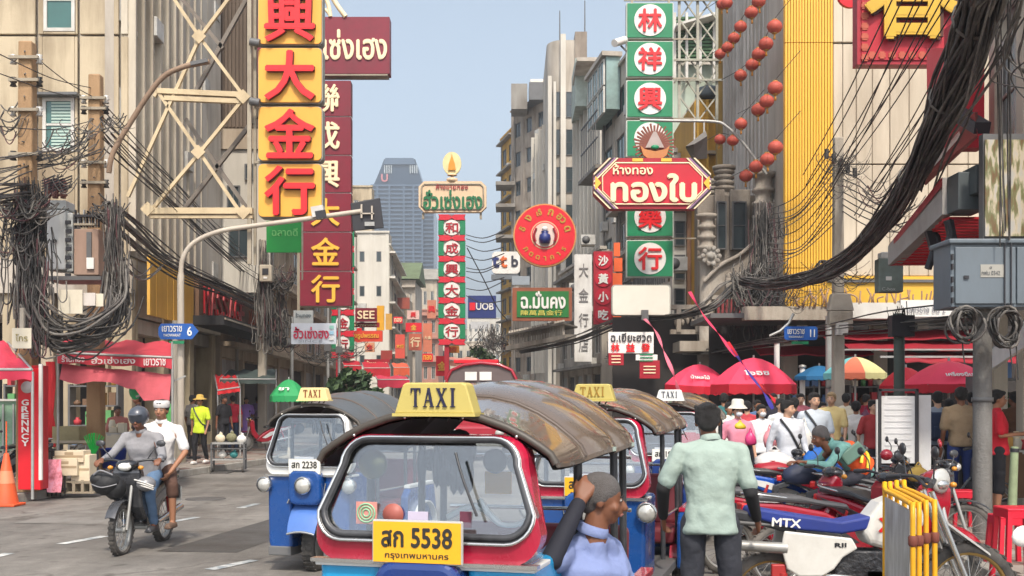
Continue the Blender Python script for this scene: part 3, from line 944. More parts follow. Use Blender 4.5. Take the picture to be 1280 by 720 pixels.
# carved stone front: columns, scrolled pediment, balustrade with red slats
t = thing('carved_shopfront', 'old carved stone balcony front with ringed columns under the lanterns', 'building', (xx(915,36),36,0))
Yo = 34.0
def col(px, py0, py1, wpx, Y=Yo):
 r = wpx / 2 / S(Y); x = xx(px, Y); z0, z1 = zz(py1, Y), zz(py0, Y); h = z1 - z0
 pr = [(0, z0),(r * 1.25, z0),(r * 1.25, z0 + .15),(r, z0 + .2)]
 pr += [(r * .95, z0 + h * .62)]
 for q in range(4):
  zq = z0 + h * (.66 + q * .075)
  pr += [(r * .95, zq),(r * 1.3, zq + .05),(r * 1.3, zq + .12),(r * .95, zq + .17)]
 pr += [(r * 1.0, z1 - .15),(r * 1.45, z1 - .1),(r * 1.45, z1),(0, z1)]
 MB().lathe(pr, (x, Y, 0),14).build('column', STONE, t, 1)
col(954,216,440,22); col(883,268,440,18); col(905,208,300,20, Yo + 1.5); col(889,225,300,14, Yo + 3)
b = MB(); b.box((xx(918, Yo + .6), Yo + 1.4,(zz(232, Yo) + 0) / 2),(xx(965, Yo) - xx(878, Yo),.6, zz(240, Yo))); b.build('wall', mat('weathered_stone', (.3,.26,.215),.9, grime=.7, scale=2, streak=6, bump=.5), t, 1)
for i, (p0, p1) in enumerate(((893,906),(912,938))):
 b = MB(); b.box((xx((p0 + p1) / 2, Yo + 1), Yo + 1.02, zz(275, Yo + 1)),(xx(p1, Yo) - xx(p0, Yo),.14,1.9)); b.build('panel', STONE, t, w=True, bevel=.03)
 window(t, (xx(p0 + 3, Yo + .9), Yo + .9), u1,0, zz(312, Yo + .9),.3 + .15 * i, 1.5,0, FRAMED, PANE, (0,1),.04)
arc = smooth_path([P(880,352, Yo - .3), P(900,332, Yo - .3),(P(925,318, Yo - .3)), P(950,296, Yo - .3)], 8)
b = MB(); b.tube(arc, .07,4); b.grid([[p + Vector((0,.12,0)), p + Vector((0,.12,-.62))] for p in arc], Vector((0,.1,0))); b.tube([p + Vector((0,.05,-.6)) for p in arc], .06,4); b.build('pediment', STONE, t, 1)
b = MB(); b.lathe([(0,-.03),(.24,-.03),(.24,.02),(.2,.03),(.2,.0),(.12,.0),(.1,.06),(0,.07)], P(889,320, Yo - .4),18, MX)
for i in range(10): b.ell(P(889,320, Yo - .42) + Vector((.24 * math.cos(i * .628),0,.24 * math.sin(i * .628))),(.08,.04,.08),8)
b.build('medallion', mat('pale_stone', (.42,.4,.36),.85, grime=.8, scale=6), t, 1)
b = MB(); b.ell(P(912,356, Yo - .3),(.18,.15,.28)); b.ell(P(912,346, Yo - .3),(.11,.11,.14)); b.build('carved_bust', STONE, t, 1)
for i in range(14):
 p = P(898 + i * 5.2,398, Yo - .2)
 b = MB(); b.box(p, (.07,.05,1.15 if i < 13 else 1.2)); b.build('slat', mat('faded_red_slat', C(168,62,66,.7),.7, grime=.5) if i < 10 else STONE, t, 1)
b = MB(); b.box(P(930,372, Yo - .1),(2.0,.25,.12)); b.box(P(930,423, Yo - .1),(2.1,.3,.14)); b.build('balcony_rail', STONE, t, 1)
b = MB(); b.box(P(912,434, Yo - .5),(3.2,1.4,.3)); b.build('balcony_slab', CONC, t, 1)
b = MB()
for i in range(26):
 b.ell(P(845 + i * 2.1,399 + rnd.uniform(-5,5), Yo + .5),(.06,.05, rnd.uniform(.07,.16)),6)
b.box(P(872,384, Yo + .5),(1.7,.25,.14)); b.box(P(872,415, Yo + .5),(1.7,.25,.14)); b.build('carved_frieze', STONE, t, 1)
for px in (848,872,897):
 b = MB(); b.box(P(px, 400, Yo + .42),(.14,.2,.75)); b.build('frieze_post', STONE, t, 1)
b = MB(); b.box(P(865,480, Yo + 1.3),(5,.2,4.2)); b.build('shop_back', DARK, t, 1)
# yellow corrugated clad block and cream panels facing us
t = thing('clad_building', 'tall building clad in yellow corrugated sheet and cream panels on the right', 'building', (9.5,33,0))
Yy = 32.0
YSH = mat('yellow_corrugated', C(240,186,58,.88),.45, grime=.22, scale=1.2, streak=10, dirt=(.5,.4,.3))
for k, (z0, z1) in enumerate(((zz(395, Yy), zz(335, Yy) - .02),(zz(335, Yy), zz(54, Yy) - .02),(zz(54, Yy),20))):
 b = MB(); n_ = 17; rows = []
 x0, x1 = xx(980, Yy), xx(1040, Yy)
 pts = []
 for i in range(n_):
  xa = x0 + (x1 - x0) * i / n_; wq = (x1 - x0) / n_
  pts += [(xa, Yy),(xa + wq * .12, Yy),(xa + wq * .2, Yy - .09),(xa + wq * .92, Yy - .09)]
 pts += [(x1, Yy),(x1, Yy + .1),(x0, Yy + .1)]
 b.xy(pts, z0, z1); b.build('corrugated_sheet', YSH, t, w=True, flat=True)
b = MB(); b.box((12.4, Yy + 3.2,10),(8.9,6,20)); b.build('wall', GREYW, t, 1)
cx_ = [1041,1053,1070,1090,1112,1136,1160,1184,1210,1236]
for a, c in zip(cx_, cx_[1:]):
 for q0, q1 in ((-110,53),(55.5,205),(206.5,345)):
  p = MB(); x0, x1 = xx(a + .35, Yy), xx(c - .35, Yy)
  p.box(((x0 + x1) / 2, Yy + .02 + rnd.uniform(-.008,.008),(zz(q0, Yy) + zz(q1, Yy)) / 2),(x1 - x0,.1, zz(q0, Yy) - zz(q1, Yy)))
  p.build('panel', mat('ivory_panel', C(238,222,196,.7),.55, grime=.5, scale=1, streak=10), t, w=True, bevel=.015, seg=1)
b = MB(); b.box((xx(1100, Yy), Yy - .06, zz(370, Yy)),(xx(1178, Yy) - xx(1042, Yy),.12,1.1)); b.build('yellow_band', YSH, t, 1)
b = MB(); b.box((xx(1100, Yy), Yy - .16, zz(352, Yy)),(xx(1178, Yy) - xx(1042, Yy),.1,.08)); b.build('trim', FRAMED, t, 1)
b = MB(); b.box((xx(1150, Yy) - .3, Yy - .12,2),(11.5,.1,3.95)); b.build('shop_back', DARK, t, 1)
for px in (982,1050,1092):
 b = MB(); b.box((xx(px, Yy), Yy - .4,1.95),(.4,.4,3.8)); b.build('pillar', GREYW, t, w=True, bevel=.02)

# long canopy band over the shops
t = thing('shop_canopy', 'long weathered canopy beam above the street stalls on the right', 'canopy', (9,28,3.9))
b = MB(); b.box(P(1010,392,28.5),(3.3,.35,.34)); b.build('beam', CONC, t, 1)
b = MB(); b.box(P(1105,389,28.4),(2.6,.4,.4)); b.build('white_panel', mat('canopy_white', (.62,.6,.55),.5, grime=.35, scale=2, streak=3), t, 1)  # white band of the canopy's sign box
b = MB(); b.box(P(1158,386,28.3),(1.4,.3,.42)); b.build('name_panel', mat('name_panel_white', (.75,.74,.7),.5, grime=.15), t, 1)
lettering('lettering', 'เยาวราช ชั้น 2', mat('grey_letter', (.25,.25,.28),.5), t, P(1158,386,28.12),.95,.2, ext=.01)
b = MB()
for i in range(34):
 b.tube(smooth_path([P(1000 + i * 5.2 + rnd.uniform(-2,2),384,28.3), P(1000 + i * 5.2 + rnd.uniform(-5,5),376 + rnd.uniform(-5,3),28.2), P(1000 + i * 5.2 + rnd.uniform(-6,6),368 + rnd.uniform(-8,5),28.3)], 3),.022,5)
b.build('scrollwork', mat('rusty_scroll', (.33,.2,.12),.7, grime=.4), t, 1)
b = MB(); b.box(P(1085,400,30),(9,3.2,.12)); b.build('roof_sheet', FRAMED, t, 1)
RAWN = mat('dark_red_awning', C(176,28,48,.75),.65, grime=.35, scale=3)
for k, (px, py, w_, Y) in enumerate(((1120,412,4.2,29.4),(1160,425,4.6,29.0),(1010,432,3.0,30.4),(1195,440,3.2,28.6))):
 a = P(px, py, Y)
 b = MB(); b.grid([[a + Vector((-w_ / 2 + w_ * i / 10,-.9 * q, -.28 * q + .03 * math.sin(i * 2))) for i in range(11)] for q in (0,1)], .03)
 o = b.build('awning_sheet', RAWN, t, 1)
b = MB(); b.beam(P(1100,446,28), P(1235,446,28),.05); b.beam(P(1050,437,28), P(1235,437,28),.04); b.build('rail', STEELP, t, 1)
# shop back: shelves with goods, hints of red and amber
GOODS = [mat('goods_' + n, c, .6) for n, c in (('amber', (.55,.3,.06)),('crimson', (.42,.03,.04)),('ivory', (.6,.55,.42)),('leafgreen', (.1,.3,.1)),('steelblue', (.1,.2,.4)),('cocoa', (.15,.08,.04)))]
def stock_wall(px0, px1, Y, label):
 t = thing('stall_shelf', label, 'shelf', P((px0 + px1) / 2,560, Y))
 x0, x1 = xx(px0, Y), xx(px1, Y)
 b = MB()
 for k in range(4): b.box(((x0 + x1) / 2, Y, .55 + k * .5),(x1 - x0,.4,.04))
 for x in (x0,(x0 + x1) / 2, x1): b.box((x, Y, 1.1),(.05,.42,2.0))
 b.build('rack', FRAMED, t, 1)
 for k in range(4):
  x = x0 + .06
  while x < x1 - .15:
   w_ = rnd.uniform(.1,.26); h = rnd.uniform(.12,.38)
   g = MB()
   if rnd.random() < .4: g.lathe([(0,0),(w_ * .4,0),(w_ * .45, h * .6),(w_ * .2, h * .8),(w_ * .22, h),(0, h)], (x + w_ / 2, Y - .08,.57 + k * .5),10)
   else: g.box((x + w_ / 2, Y - .08,.57 + k * .5 + h / 2),(w_ * .85,.22, h))
   g.build('parcel', rnd.choice(GOODS), t, 1)
   x += w_ + rnd.uniform(.01,.12)
stock_wall(985,1045,30.6, 'stocked shelf in the dark shop under the yellow cladding')
stock_wall(1060,1130,30.2, 'stocked shelf behind the striped parasol and red shirted vendor')
stock_wall(1215,1285,19, 'shelf of amber and dark goods behind the woman in red at the right edge')
stock_wall(10,56,28, 'stocked shelf in the dark shop behind the tall red banner')
stock_wall(90,150,28.5, 'stocked shelf in the dark shop under the faded red awning')

# near right: facade seen edge on with its signs
t = thing('corner_shop_building', 'pale shop building at the right edge behind the grey switch box', 'building', (6.6,16,0))
An = Vector((7.75,18.2,0)); Bn = Vector((6.6,11.5,0)); un = (Bn - An).normalized(); Ln = (Bn - An).length
b = MB(); fbox(b, An, un, 0, Ln, -6,-.2,3.2,12); b.build('wall', mat('bluish_render', (.5,.53,.55),.8, grime=.45, streak=5), t, 1)
for i in range(5):
 b = MB(); fbox(b, An, un, i * (Ln - .35) / 4, i * (Ln - .35) / 4 + .35,-.2,0,0,12); b.build('pillar', CREAM2, t, 1)
for i in range(4):
 for k in range(3): window(t, An, un, .45 + i * (Ln - .35) / 4,5.6 + k * 2.2,1.75,1.7,.1, FRAMEW, PANE, (1,1),.06)
b = MB()
for i in range(40): b.tube([fpt(An, un, 4.4 + i * .09 + rnd.uniform(-.1,.1),.02 + rnd.uniform(0,.1),6.4 + rnd.uniform(-.5,2)), fpt(An, un, 4.5 + i * .1,.1,4 + rnd.uniform(-.3,.5))], .015,5)
b.build('pipe_run', mat('ochre_pipe', (.3,.23,.13),.7, grime=.4), t, 1)
# ================================================================== SIGNS
GOLDP = mat('sign_yellow', C(240,178,66,.85),.5, grime=.4, scale=1.6, streak=4, dirt=(.55,.4,.25))
REDC = mat('sign_red_letter', C(236,24,32,.88),.38, grime=.1)
MAR = mat('sign_maroon', C(140,22,48,.75),.4, grime=.3, scale=2)
GOLD = mat('gold_letter', C(248,190,66,.9),.35, grime=.12)
IVO = mat('ivory_letter', C(250,228,186,.9),.45, grime=.1)
GRN = mat('sign_green', C(12,148,96,.75),.45, grime=.3, scale=2)
WH = mat('sign_white', (.78,.76,.71),.5, grime=.2, scale=2)
RED = mat('sign_red', C(228,6,34,.9),.4, grime=.12, scale=2)
REDD = mat('sign_deep_red', C(178,22,44,.8),.45, grime=.2, scale=2)
FRM = mat('sign_frame', (.35,.3,.22),.5, grime=.4)
NAVY = mat('sign_navy', C(36,52,120,.85),.4, grime=.15)
BLK = mat('sign_black', (.02,.02,.025),.5)

def rrect(cx, cz, w, h, r, n=5):
 out = []
 for (sx, sz, a0) in ((1,1,0),(-1,1,90),(-1,-1,180),(1,-1,270)):
  for i in range(n + 1):
   a = R(a0 + 90 * i / n)
   out.append((cx + sx * (w / 2 - r) + r * math.cos(a), cz + sz * (h / 2 - r) + r * math.sin(a)))
 return out
def board(root, px0, px1, py0, py1, Y, m_, nm='board', th=.12, r=0.02, y_off=0.0):
 x0, x1 = xx(px0, Y), xx(px1, Y); z1, z0 = zz(py0, Y), zz(py1, Y)
 b = MB(); b.xz(rrect((x0 + x1) / 2,(z0 + z1) / 2, x1 - x0, z1 - z0, max(.005, r)), Y + y_off, Y + th + y_off)
 return b.build(nm, m_, root, w=True)
def sgn(label, px, py, Y, nm='shop_sign', cat='sign'):
 return thing(nm, label, cat, P(px, py, Y))
def ltr(root, s, m_, px, py, wpx, hpx, Y, nm='character', ext=.05, bold=.02, **k):
 return lettering(nm, s, m_, root, P(px, py, Y) - Vector((0,.003,0)), wpx / S(Y) if wpx else None, hpx / S(Y) if hpx else None, ext=ext, bold=bold, **k)

# lattice bracket that carries the yellow sign squares
YT = 28.0
LATT = mat('lattice_cream', C(222,200,160,.8),.6, grime=.35, scale=3)
LATD = mat('lattice_dark', (.2,.17,.14),.7, grime=.4)
t = sgn('cream steel lattice bracket in front of the pale fins', 300,272, YT, 'lattice_bracket', 'bracket')
def tb(a, b_, w_=.10, m_=LATT, dy=0, nm='strut'):
 MB().beam(P(a[0], a[1], YT) + Vector((0, dy, 0)), P(b_[0], b_[1], YT) + Vector((0, dy, 0)), w_, w_ * .8).build(nm, m_, t, 1)
for (a, c) in (((160,246),(250,47)),((250,47),(330,-60)),((205,-20),(250,47)),((250,47),(306,122)),((197,114),(250,191)),((250,191),(298,262)),((306,122),(250,191)),((250,191),(190,262)),((197,114),(193,121))): tb(a, c)
for (a, c) in (((212,-20),(270,50)),((320,-50),(232,110)),((222,140),(262,200)),((318,130),(215,262)),((262,200),(310,268))): tb(a, c, .12, LATD, .7)
for (a, c, w_) in (((187,264),(316,264),.19),((197,114),(306,119),.16),((206,123),(300,127),.14),((187,271),(316,271),.1)): tb(a, c, w_)
tb((312,-60),(312,330),.1, FRM, 0, 'post'); tb((316,-60),(316,330),.07, FRM, .25, 'post')
for q in ((250,47),(305,122),(249,191),(186,262),(305,266)):
 MB().box(P(*q, YT) + Vector((0,-.09,0)),(.26,.04,.26),(0, R(45),0)).build('gusset_plate', LATT, t, 1)
lt = [P(197,117, YT - .3), P(215,84, YT - .3), P(240,76, YT - .3), P(262,73, YT - .3)]
# curved pipe lamp arm against the lattice
t = sgn('thin brown curved lamp arm reaching up past the lattice bracket', 150,200,21.8, 'lamp_arm', 'street lamp')
MB().tube(smooth_path([P(136,216,21.8), P(141,192,21.8), P(160,158,21.8), P(198,102,21.8), P(228,84,21.8), P(262,77,21.8)], 6),.055,8).build('arm', mat('rusty_pipe', (.3,.2,.13),.6, grime=.5), t, 1)
MB().box(P(250,78.5,21.8),(.34,.16,.07),(0, R(-12),0)).build('lamp_head', FRAMED, t, 1)

# yellow squares with red characters
t = sgn('vertical column of yellow square boards with big red Chinese characters', 362,272, YT)
for i, (py0, py1, ch) in enumerate(((-86,-16, '成'),(-14,56, '興'),(59,129, '大'),(132.5,201.5, '金'),(204,272, '行'))):
 bt = board(t, 322,403, py0, py1, YT, mat('board_edge', (.3,.3,.27),.6), 'board', .34,.12,.05)
 board(t, 323.2,401.8, py0 + 1.2, py1 - 1.2, YT, GOLDP, 'board_face', .05,.11,-.01)
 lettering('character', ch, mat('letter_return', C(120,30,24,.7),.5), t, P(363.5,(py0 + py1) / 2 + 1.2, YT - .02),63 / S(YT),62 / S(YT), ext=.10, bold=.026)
 lettering('character', ch, REDC, t, P(362,(py0 + py1) / 2, YT - .125),63 / S(YT),62 / S(YT), ext=.04, bold=.02)
for py in (57.5,131,203):
 MB().beam(P(318, py, YT + .2), P(400, py, YT + .2),.06).build('cross_bar', FRM, t, 1)
for py in (54,128):
 b = MB(); b.cyl(P(314, py, YT) - Vector((0,.12,0)), P(326, py + 2, YT) - Vector((0,.12,0)),.1); b.build('clamp', FRAMED, t, 1)

# maroon signs behind
YM = 36.0
t = sgn('maroon board with pale Thai lettering above the maroon column', 450,60, YM)
board(t, 322,487,21,92, YM, MAR, 'board', .5,.02)
ltr(t, 'ฮั่วเซ่งเฮง', IVO, 428,56,112,38, YM, 'lettering', .05,.025)
o = board(t, 402,484.5,92.6,94.4, YM, FRM, 'edge', .5,.005)
t = sgn('tall maroon sign column with six gold Chinese characters', 406,385, YM)
chars = ('聯', '成', '興', '大', '金', '行')
edges = (100,145.5,194,241,290,339,383)
for i, ch in enumerate(chars):
 board(t, 375,438.5, edges[i] + .8, edges[i + 1] - .8, YM, MAR, 'board', .4,.02)
 ltr(t, ch, GOLD if i > 2 else IVO, 407,(edges[i] + edges[i + 1]) / 2,36,35, YM, 'character', .06,.02)
 board(t, 375,438.5, edges[i + 1] - .8, edges[i + 1] + .8, YM, WH if i < 5 else FRM, 'divider', .3,.003,.05)
MB().beam(P(373.5,100, YM + .3), P(373.5,400, YM + .3),.09).build('post', FRM, t, 1)
# cream ornament over the maroon board
t = sgn('cream scrolled ornament on top of the maroon board', 404,18, YM, 'sign_ornament', 'ornament')
MB().tube(smooth_path([P(397,21, YM), P(399,5, YM), P(404,-4, YM), P(410,5, YM), P(413,21, YM)], 6),.07,8).build('arch', IVO, t, 1)
MB().tube(smooth_path([P(413,-8, YM), P(421,6, YM), P(432,21, YM)], 6),.08,8).build('scroll', IVO, t, 1)
MB().tube(smooth_path([P(399,20, YM), P(406,12, YM), P(413,20, YM)], 6),.05,8).build('scroll', IVO, t, 1)

# green small sign on the lamp arm
t = sgn('small bright green sign hung under the yellow squares', 355,316,33)
board(t, 333,377.5,276,315.5,33, mat('leaf_green_sign', C(22,158,62,.8),.45, grime=.2), 'board', .08,.01)
ltr(t, 'ฉลาดดี', mat('light_green_letter', C(130,210,120,.8),.5),356,290,32,10,33, 'lettering', .01,.01)
MB().beam(P(378,276,33), P(378,350,33),.05).build('pole', FRM, t, 1)

def ribbon_column(label, px0, px1, tops, chars, Y, post_to, hide_left=False):
 t = sgn(label, (px0 + px1) / 2, post_to, Y)
 n = len(chars); h = (tops[1] - tops[0]) / n; w_ = px1 - px0; c = (px0 + px1) / 2
 REDR = mat('ribbon_red', C(222,34,56,.85),.45, grime=.12)
 board(t, px0 + 1, px1 - 1, tops[0], tops[1] + h * .3, Y + .12, mat('column_white', (.66,.62,.55),.5, grime=.2), 'backing', .15,.01)
 for i in range(n + 1):
  ya = tops[0] + i * h
  x0, x1 = xx(px0, Y), xx(px1, Y); xc = (x0 + x1) / 2; zt, zb = zz(ya, Y), zz(ya + h * .27, Y); zm = (zt + zb) / 2
  for sgn_ in (-1,1):
   b = MB(); b.xz([(xc, zm + (zt - zm) * .3),(xc + sgn_ * .12 * (x1 - x0), zt),(xc + sgn_ * (x1 - x0) / 2, zt),(xc + sgn_ * .44 * (x1 - x0), zm),(xc + sgn_ * (x1 - x0) / 2, zb),(xc + sgn_ * .12 * (x1 - x0), zb),(xc, zm - (zm - zb) * .3)][::sgn_], Y - .03, Y + .1); b.build('ribbon', REDR, t, 1)
  if i < n:
   for sgn_ in (-1,1):
    xa = xc + sgn_ * (x1 - x0) * .39
    b = MB(); b.box((xa, Y + .05, zz(ya + h * .635, Y)),((x1 - x0) * .2,.1,(zz(ya + h * .3, Y) - zz(ya + h * .97, Y)))); b.build('green_side', GRN, t, 1)
   b = MB(); b.lathe([(0,0),(1,0),(1,.12),(0,.12)], (xc, Y + .08, zz(ya + h * .635, Y)),20, Matrix.Diagonal((w_ * .36 / S(Y), h * .38 / S(Y),1)) @ Matrix.Identity(3)) if False else b.xz([(xc + w_ * .30 / S(Y) * math.cos(2 * PI * q / 20), zz(ya + h * .635, Y) + h * .37 / S(Y) * math.sin(2 * PI * q / 20)) for q in range(20)], Y - .02, Y + .09)
   b.build('disc', WH, t, 1)
   ltr(t, chars[i], mat('crimson_letter', C(190,24,44,.85),.45), c, ya + h * .635, w_ * .47, h * .5, Y - .03, 'character', .03,.02)
 MB().beam(P(c - w_ * .18, tops[1], Y + .2), P(c - w_ * .18, post_to, Y + .2),.25).build('post', REDD, t, 1)
 return t
t = ribbon_column('tall green and white column with red ribbons and six characters, in mid street', 547.5,582,(268,424), '和成興大金行', 60,475)
t2 = ribbon_column('green and white ribbon column mostly hidden behind the maroon column', 414,443,(255,440), '聯和成興大金行', 62,475)
# cream board and lotus on top of the ribbon column
t = sgn('cream board with green Thai lettering atop the ribbon column', 565,266,60)
CRB = mat('sign_cream', C(238,206,168,.85),.5, grime=.15)
x0, x1, z0, z1 = xx(523.5,60), xx(608,60), zz(265.5,60), zz(227,60); k_ = .28
b = MB(); b.xz([(x0 + k_, z0),(x1 - k_, z0),(x1, z0 + k_),(x1, z1 - k_),(x1 - k_, z1),(x0 + k_, z1),(x0, z1 - k_),(x0, z0 + k_)], 59.9,60.3); b.build('board', CRB, t, 1)
k2 = .32; e = .16
b = MB(); pts = [(x0 + k2, z0 + e),(x1 - k2, z0 + e),(x1 - e, z0 + k2),(x1 - e, z1 - k2),(x1 - k2, z1 - e),(x0 + k2, z1 - e),(x0 + e, z1 - k2),(x0 + e, z0 + k2)]
b.tube([(x, 59.88, z) for x, z in pts], .05,6, closed=True); b.build('border', FRM, t, 1)
ltr(t, 'ฮั่วเซ่งเฮง', mat('emerald_letter', C(20,120,70,.8),.45),566,250,74,25,59.87, 'lettering', .06,.03)
ltr(t, 'ห้างขายทอง', mat('crimson_letter', C(190,24,44,.85),.45),565,233.5,40,6.5,59.87, 'lettering', .04,.01)
b = MB()
for dx in (-1,1): b.beam(P(565 + dx * 36,266,60.1), P(565 + dx * 36,274,60.1),.12)
b.build('bracket', FRM, t, 1)
t = sgn('pale gold lotus flame finial on a short stem above the cream board', 565,228,60, 'sign_finial', 'ornament')
b = MB()
def petal(px, py, r, hgt, m=1.0):
 x, z = xx(px, 60), zz(py, 60)
 return [(x + r * math.sin(a) * (1 if a < PI else 1), z + hgt * (-math.cos(a) if a <= PI else -math.cos(a))) for a in [2 * PI * i / 22 for i in range(22)]]
b.xz(petal(565,204.5,.5,.62),59.95,60.15); b.build('halo', mat('pale_gold', C(250,232,170,.85),.4), t, 1)
b = MB(); xq = xx(565,60)
b.xz([(xq - .2, zz(213,60)),(xq + .2, zz(213,60)),(xq + .17, zz(206,60)),(xq + .03, zz(196,60)),(xq, zz(192.5,60)),(xq - .03, zz(196,60)),(xq - .17, zz(206,60))], 59.85,59.94); b.build('flame', mat('orange_gold', C(236,160,40,.85),.4), t, 1)
b = MB(); b.lathe([(.28, zz(219,60)),(.2, zz(217,60)),(.07, zz(216,60)),(.07, zz(221,60)),(.3, zz(223,60)),(.3, zz(227,60)),(0, zz(227,60))], (xq, 60.1,0),10); b.build('stem', CRB, t, 1)

# green squares with white discs
YG = 35.0
t = sgn('vertical column of green squares with white discs and red characters', 812,347, YG)
for (py0, py1, ch) in ((3,48, '林'),(51,96.5, '祥'),(100,147, '興'),(150,196, ''),(199,240, ''),(243,296, '藥'),(300,346.5, '行')):
 board(t, 783,842, py0, py1, YG, mat('square_edge', (.6,.62,.55),.5, grime=.3), 'board', .28,.02,.03)
 board(t, 784.2,840.8, py0 + 1.2, py1 - 1.2, YG, GRN, 'board_face', .03,.01,-.01)
 if ch or py0 == 150:
  cy_ = (py0 + py1) / 2 if ch != '藥' else 271
  b = MB(); b.xz([(xx(812.5, YG) + 19.8 / S(YG) * math.cos(2 * PI * q / 32), zz(cy_, YG) + 19.8 / S(YG) * math.sin(2 * PI * q / 32)) for q in range(32)], YG - .035, YG - .012); b.build('disc', WH, t, 1)
  if ch: ltr(t, ch, REDC, 812.5, cy_, 30,29, YG - .036, 'character', .05,.022)
for px in (790,836):
 MB().beam(P(px, 0, YG + .4), P(px, 352, YG + .4),.07).build('post', FRM, t, 1)
for py in (49,98,148.5,298):
 MB().beam(P(783, py, YG + .1), P(870, py, YG + .1),.045).build('cross_bar', FRM, t, 1)
# sunburst bowl emblem
t = sgn('carved round emblem with radiating feathers above the octagonal gold shop sign', 817,200,32.4, 'sign_emblem', 'emblem')
FEA = mat('feather_brown', C(150,82,62,.7),.6, grime=.3)
ce = P(818,181,32.4)
for i in range(25):
 a = R(-38 + i * (256 / 24))
 d = Vector((math.cos(a),0, math.sin(a)))
 MB().beam(ce + d * .18, ce + d * (.62 if i % 2 else .56),.055,.05).build('feather', FEA, t, 1)
b = MB(); b.xz([(ce.x + .44 * math.cos(2 * PI * q / 20), ce.z + .4 * math.sin(2 * PI * q / 20)) for q in range(20)], ce.y - .02, ce.y + .06); b.build('disc', mat('dusty_pink', C(176,120,104,.7),.6, grime=.3), t, 1)
b = MB(); b.xz([(ce.x - .27, ce.z - .1),(ce.x + .27, ce.z - .1),(ce.x + .04, ce.z + .36),(ce.x - .04, ce.z + .36)], ce.y - .1, ce.y - .02); b.build('cone', mat('dull_grey_pink', (.4,.33,.3),.6), t, 1)
b = MB(); b.xz([(ce.x - .42 + 0.02 * 0, ce.z - .06),(ce.x - .3, ce.z - .16),(ce.x, ce.z - .22),(ce.x + .3, ce.z - .16),(ce.x + .42, ce.z - .06),(ce.x + .34, ce.z - .32),(ce.x + .15, ce.z - .48),(ce.x - .15, ce.z - .48),(ce.x - .34, ce.z - .32)][::-1], ce.y - .16, ce.y - .02); b.build('bowl', mat('ochre_gold', C(206,136,74,.8),.45, grime=.2), t, 1)
b = MB(); b.ell(ce + Vector((0,-.14,-.1)),(.12,.06,.07)); b.build('jewel', GRN, t, 1)
# octagonal sign
YO = 32.0
t = sgn('red octagonal sign with large white Thai letters and striped corners', 815,262, YO)
def octa(px0, px1, py0, py1, cpx, y0, y1, m_, nm):
 x0, x1, z0, z1 = xx(px0, YO), xx(px1, YO), zz(py1, YO), zz(py0, YO); k = cpx / S(YO)
 b = MB(); b.xz([(x0 + k, z0),(x1 - k, z0),(x1, z0 + k),(x1, z1 - k),(x1 - k, z1),(x0 + k, z1),(x0, z1 - k),(x0, z0 + k)], y0, y1); return b.build(nm, m_, t, 1)
octa(742,888.5,197.5,261,19, YO, YO + .4, REDD, 'board')
octa(752,878.5,203,256.5,17, YO - .035, YO - .002, mat('sign_scarlet', C(206,26,48,.85),.4, grime=.15), 'face')
x0, x1, z0, z1 = xx(753, YO), xx(877.5, YO), zz(255.5, YO), zz(204, YO); k = 16.5 / S(YO)
b = MB(); b.tube([(x, YO - .04, z) for x, z in ((x0 + k, z0),(x1 - k, z0),(x1, z0 + k),(x1, z1 - k),(x1 - k, z1),(x0 + k, z1),(x0, z1 - k),(x0, z0 + k))], .022,6, closed=True); b.build('border', IVO, t, 1)
for (cx2, cz2, sx, sz) in ((742,197.5,1,-1),(888.5,197.5,-1,-1),(742,261,1,1),(888.5,261,-1,1)):
 for q, mm in enumerate((IVO, BLK, mat('stripe_lilac', C(170,130,170,.8),.5), IVO)):
  o_ = 19.6 + q * 3.1; X, Z = xx(cx2, YO), zz(cz2, YO); w1 = (o_) / S(YO); w2 = (o_ + 2.3) / S(YO)
  b = MB(); pl = [(X + sx * w1, Z),(X + sx * w2, Z),(X, Z + sz * w2),(X, Z + sz * w1)]
  b.xz(pl, YO - .03 - q * .001, YO - .001); b.build('stripe', mm, t, 1)
for sx, px in ((1,744),(-1,886.5)):
 X, Z = xx(px, YO), zz(229, YO); b = MB(); b.xz([(X, Z - .2),(X + sx * .17, Z),(X, Z + .2)], YO - .05, YO - .001); b.build('arrow', GOLD, t, 1)
ltr(t, 'ทองใบ', IVO, 817,235,108,36, YO - .036, 'lettering', .06,.035)
ltr(t, 'ห้างทอง', IVO, 791,212,50,13, YO - .036, 'lettering', .04,.02)
for px in (797,833):
 b = MB(); b.box(P(px, 200, YO - .05),(.3,.04,.09)); b.build('gold_tab', GOLD, t, 1)
# rooftop truss above the green column
t = sgn('weathered steel lattice tower standing behind the top green squares', 873,150,39, 'lattice_tower', 'truss')
TR = mat('truss_steel', (.45,.44,.36),.6, grime=.45)
for px in (849,872,896): MB().beam(P(px, -40,39), P(px, 150,39),.09).build('upright', TR, t, 1)
for i in range(6):
 for a, c in ((849,872),(872,896)):
  MB().beam(P(a, -40 + i * 32,39), P(c, -8 + i * 32,39),.05).build('brace', TR, t, 1); MB().beam(P(c, -40 + i * 32,39.1), P(a, -8 + i * 32,39.1),.05).build('brace', TR, t, 1)
for py in (0,75,100): MB().beam(P(780 if py == 0 else 840, py, 38.9), P(903, py, 38.9),.07).build('rail', TR, t, 1)
t = sgn('grey tilted floodlight on the arm above the octagonal sign', 868,190,33, 'floodlight', 'floodlight')
MB().tube(smooth_path([P(800,150,33), P(842,151,33), P(892,152,33), P(908,158,33), P(930,180,33), P(958,218,33)], 5),.045,8).build('arm', STEELP, t, 1)
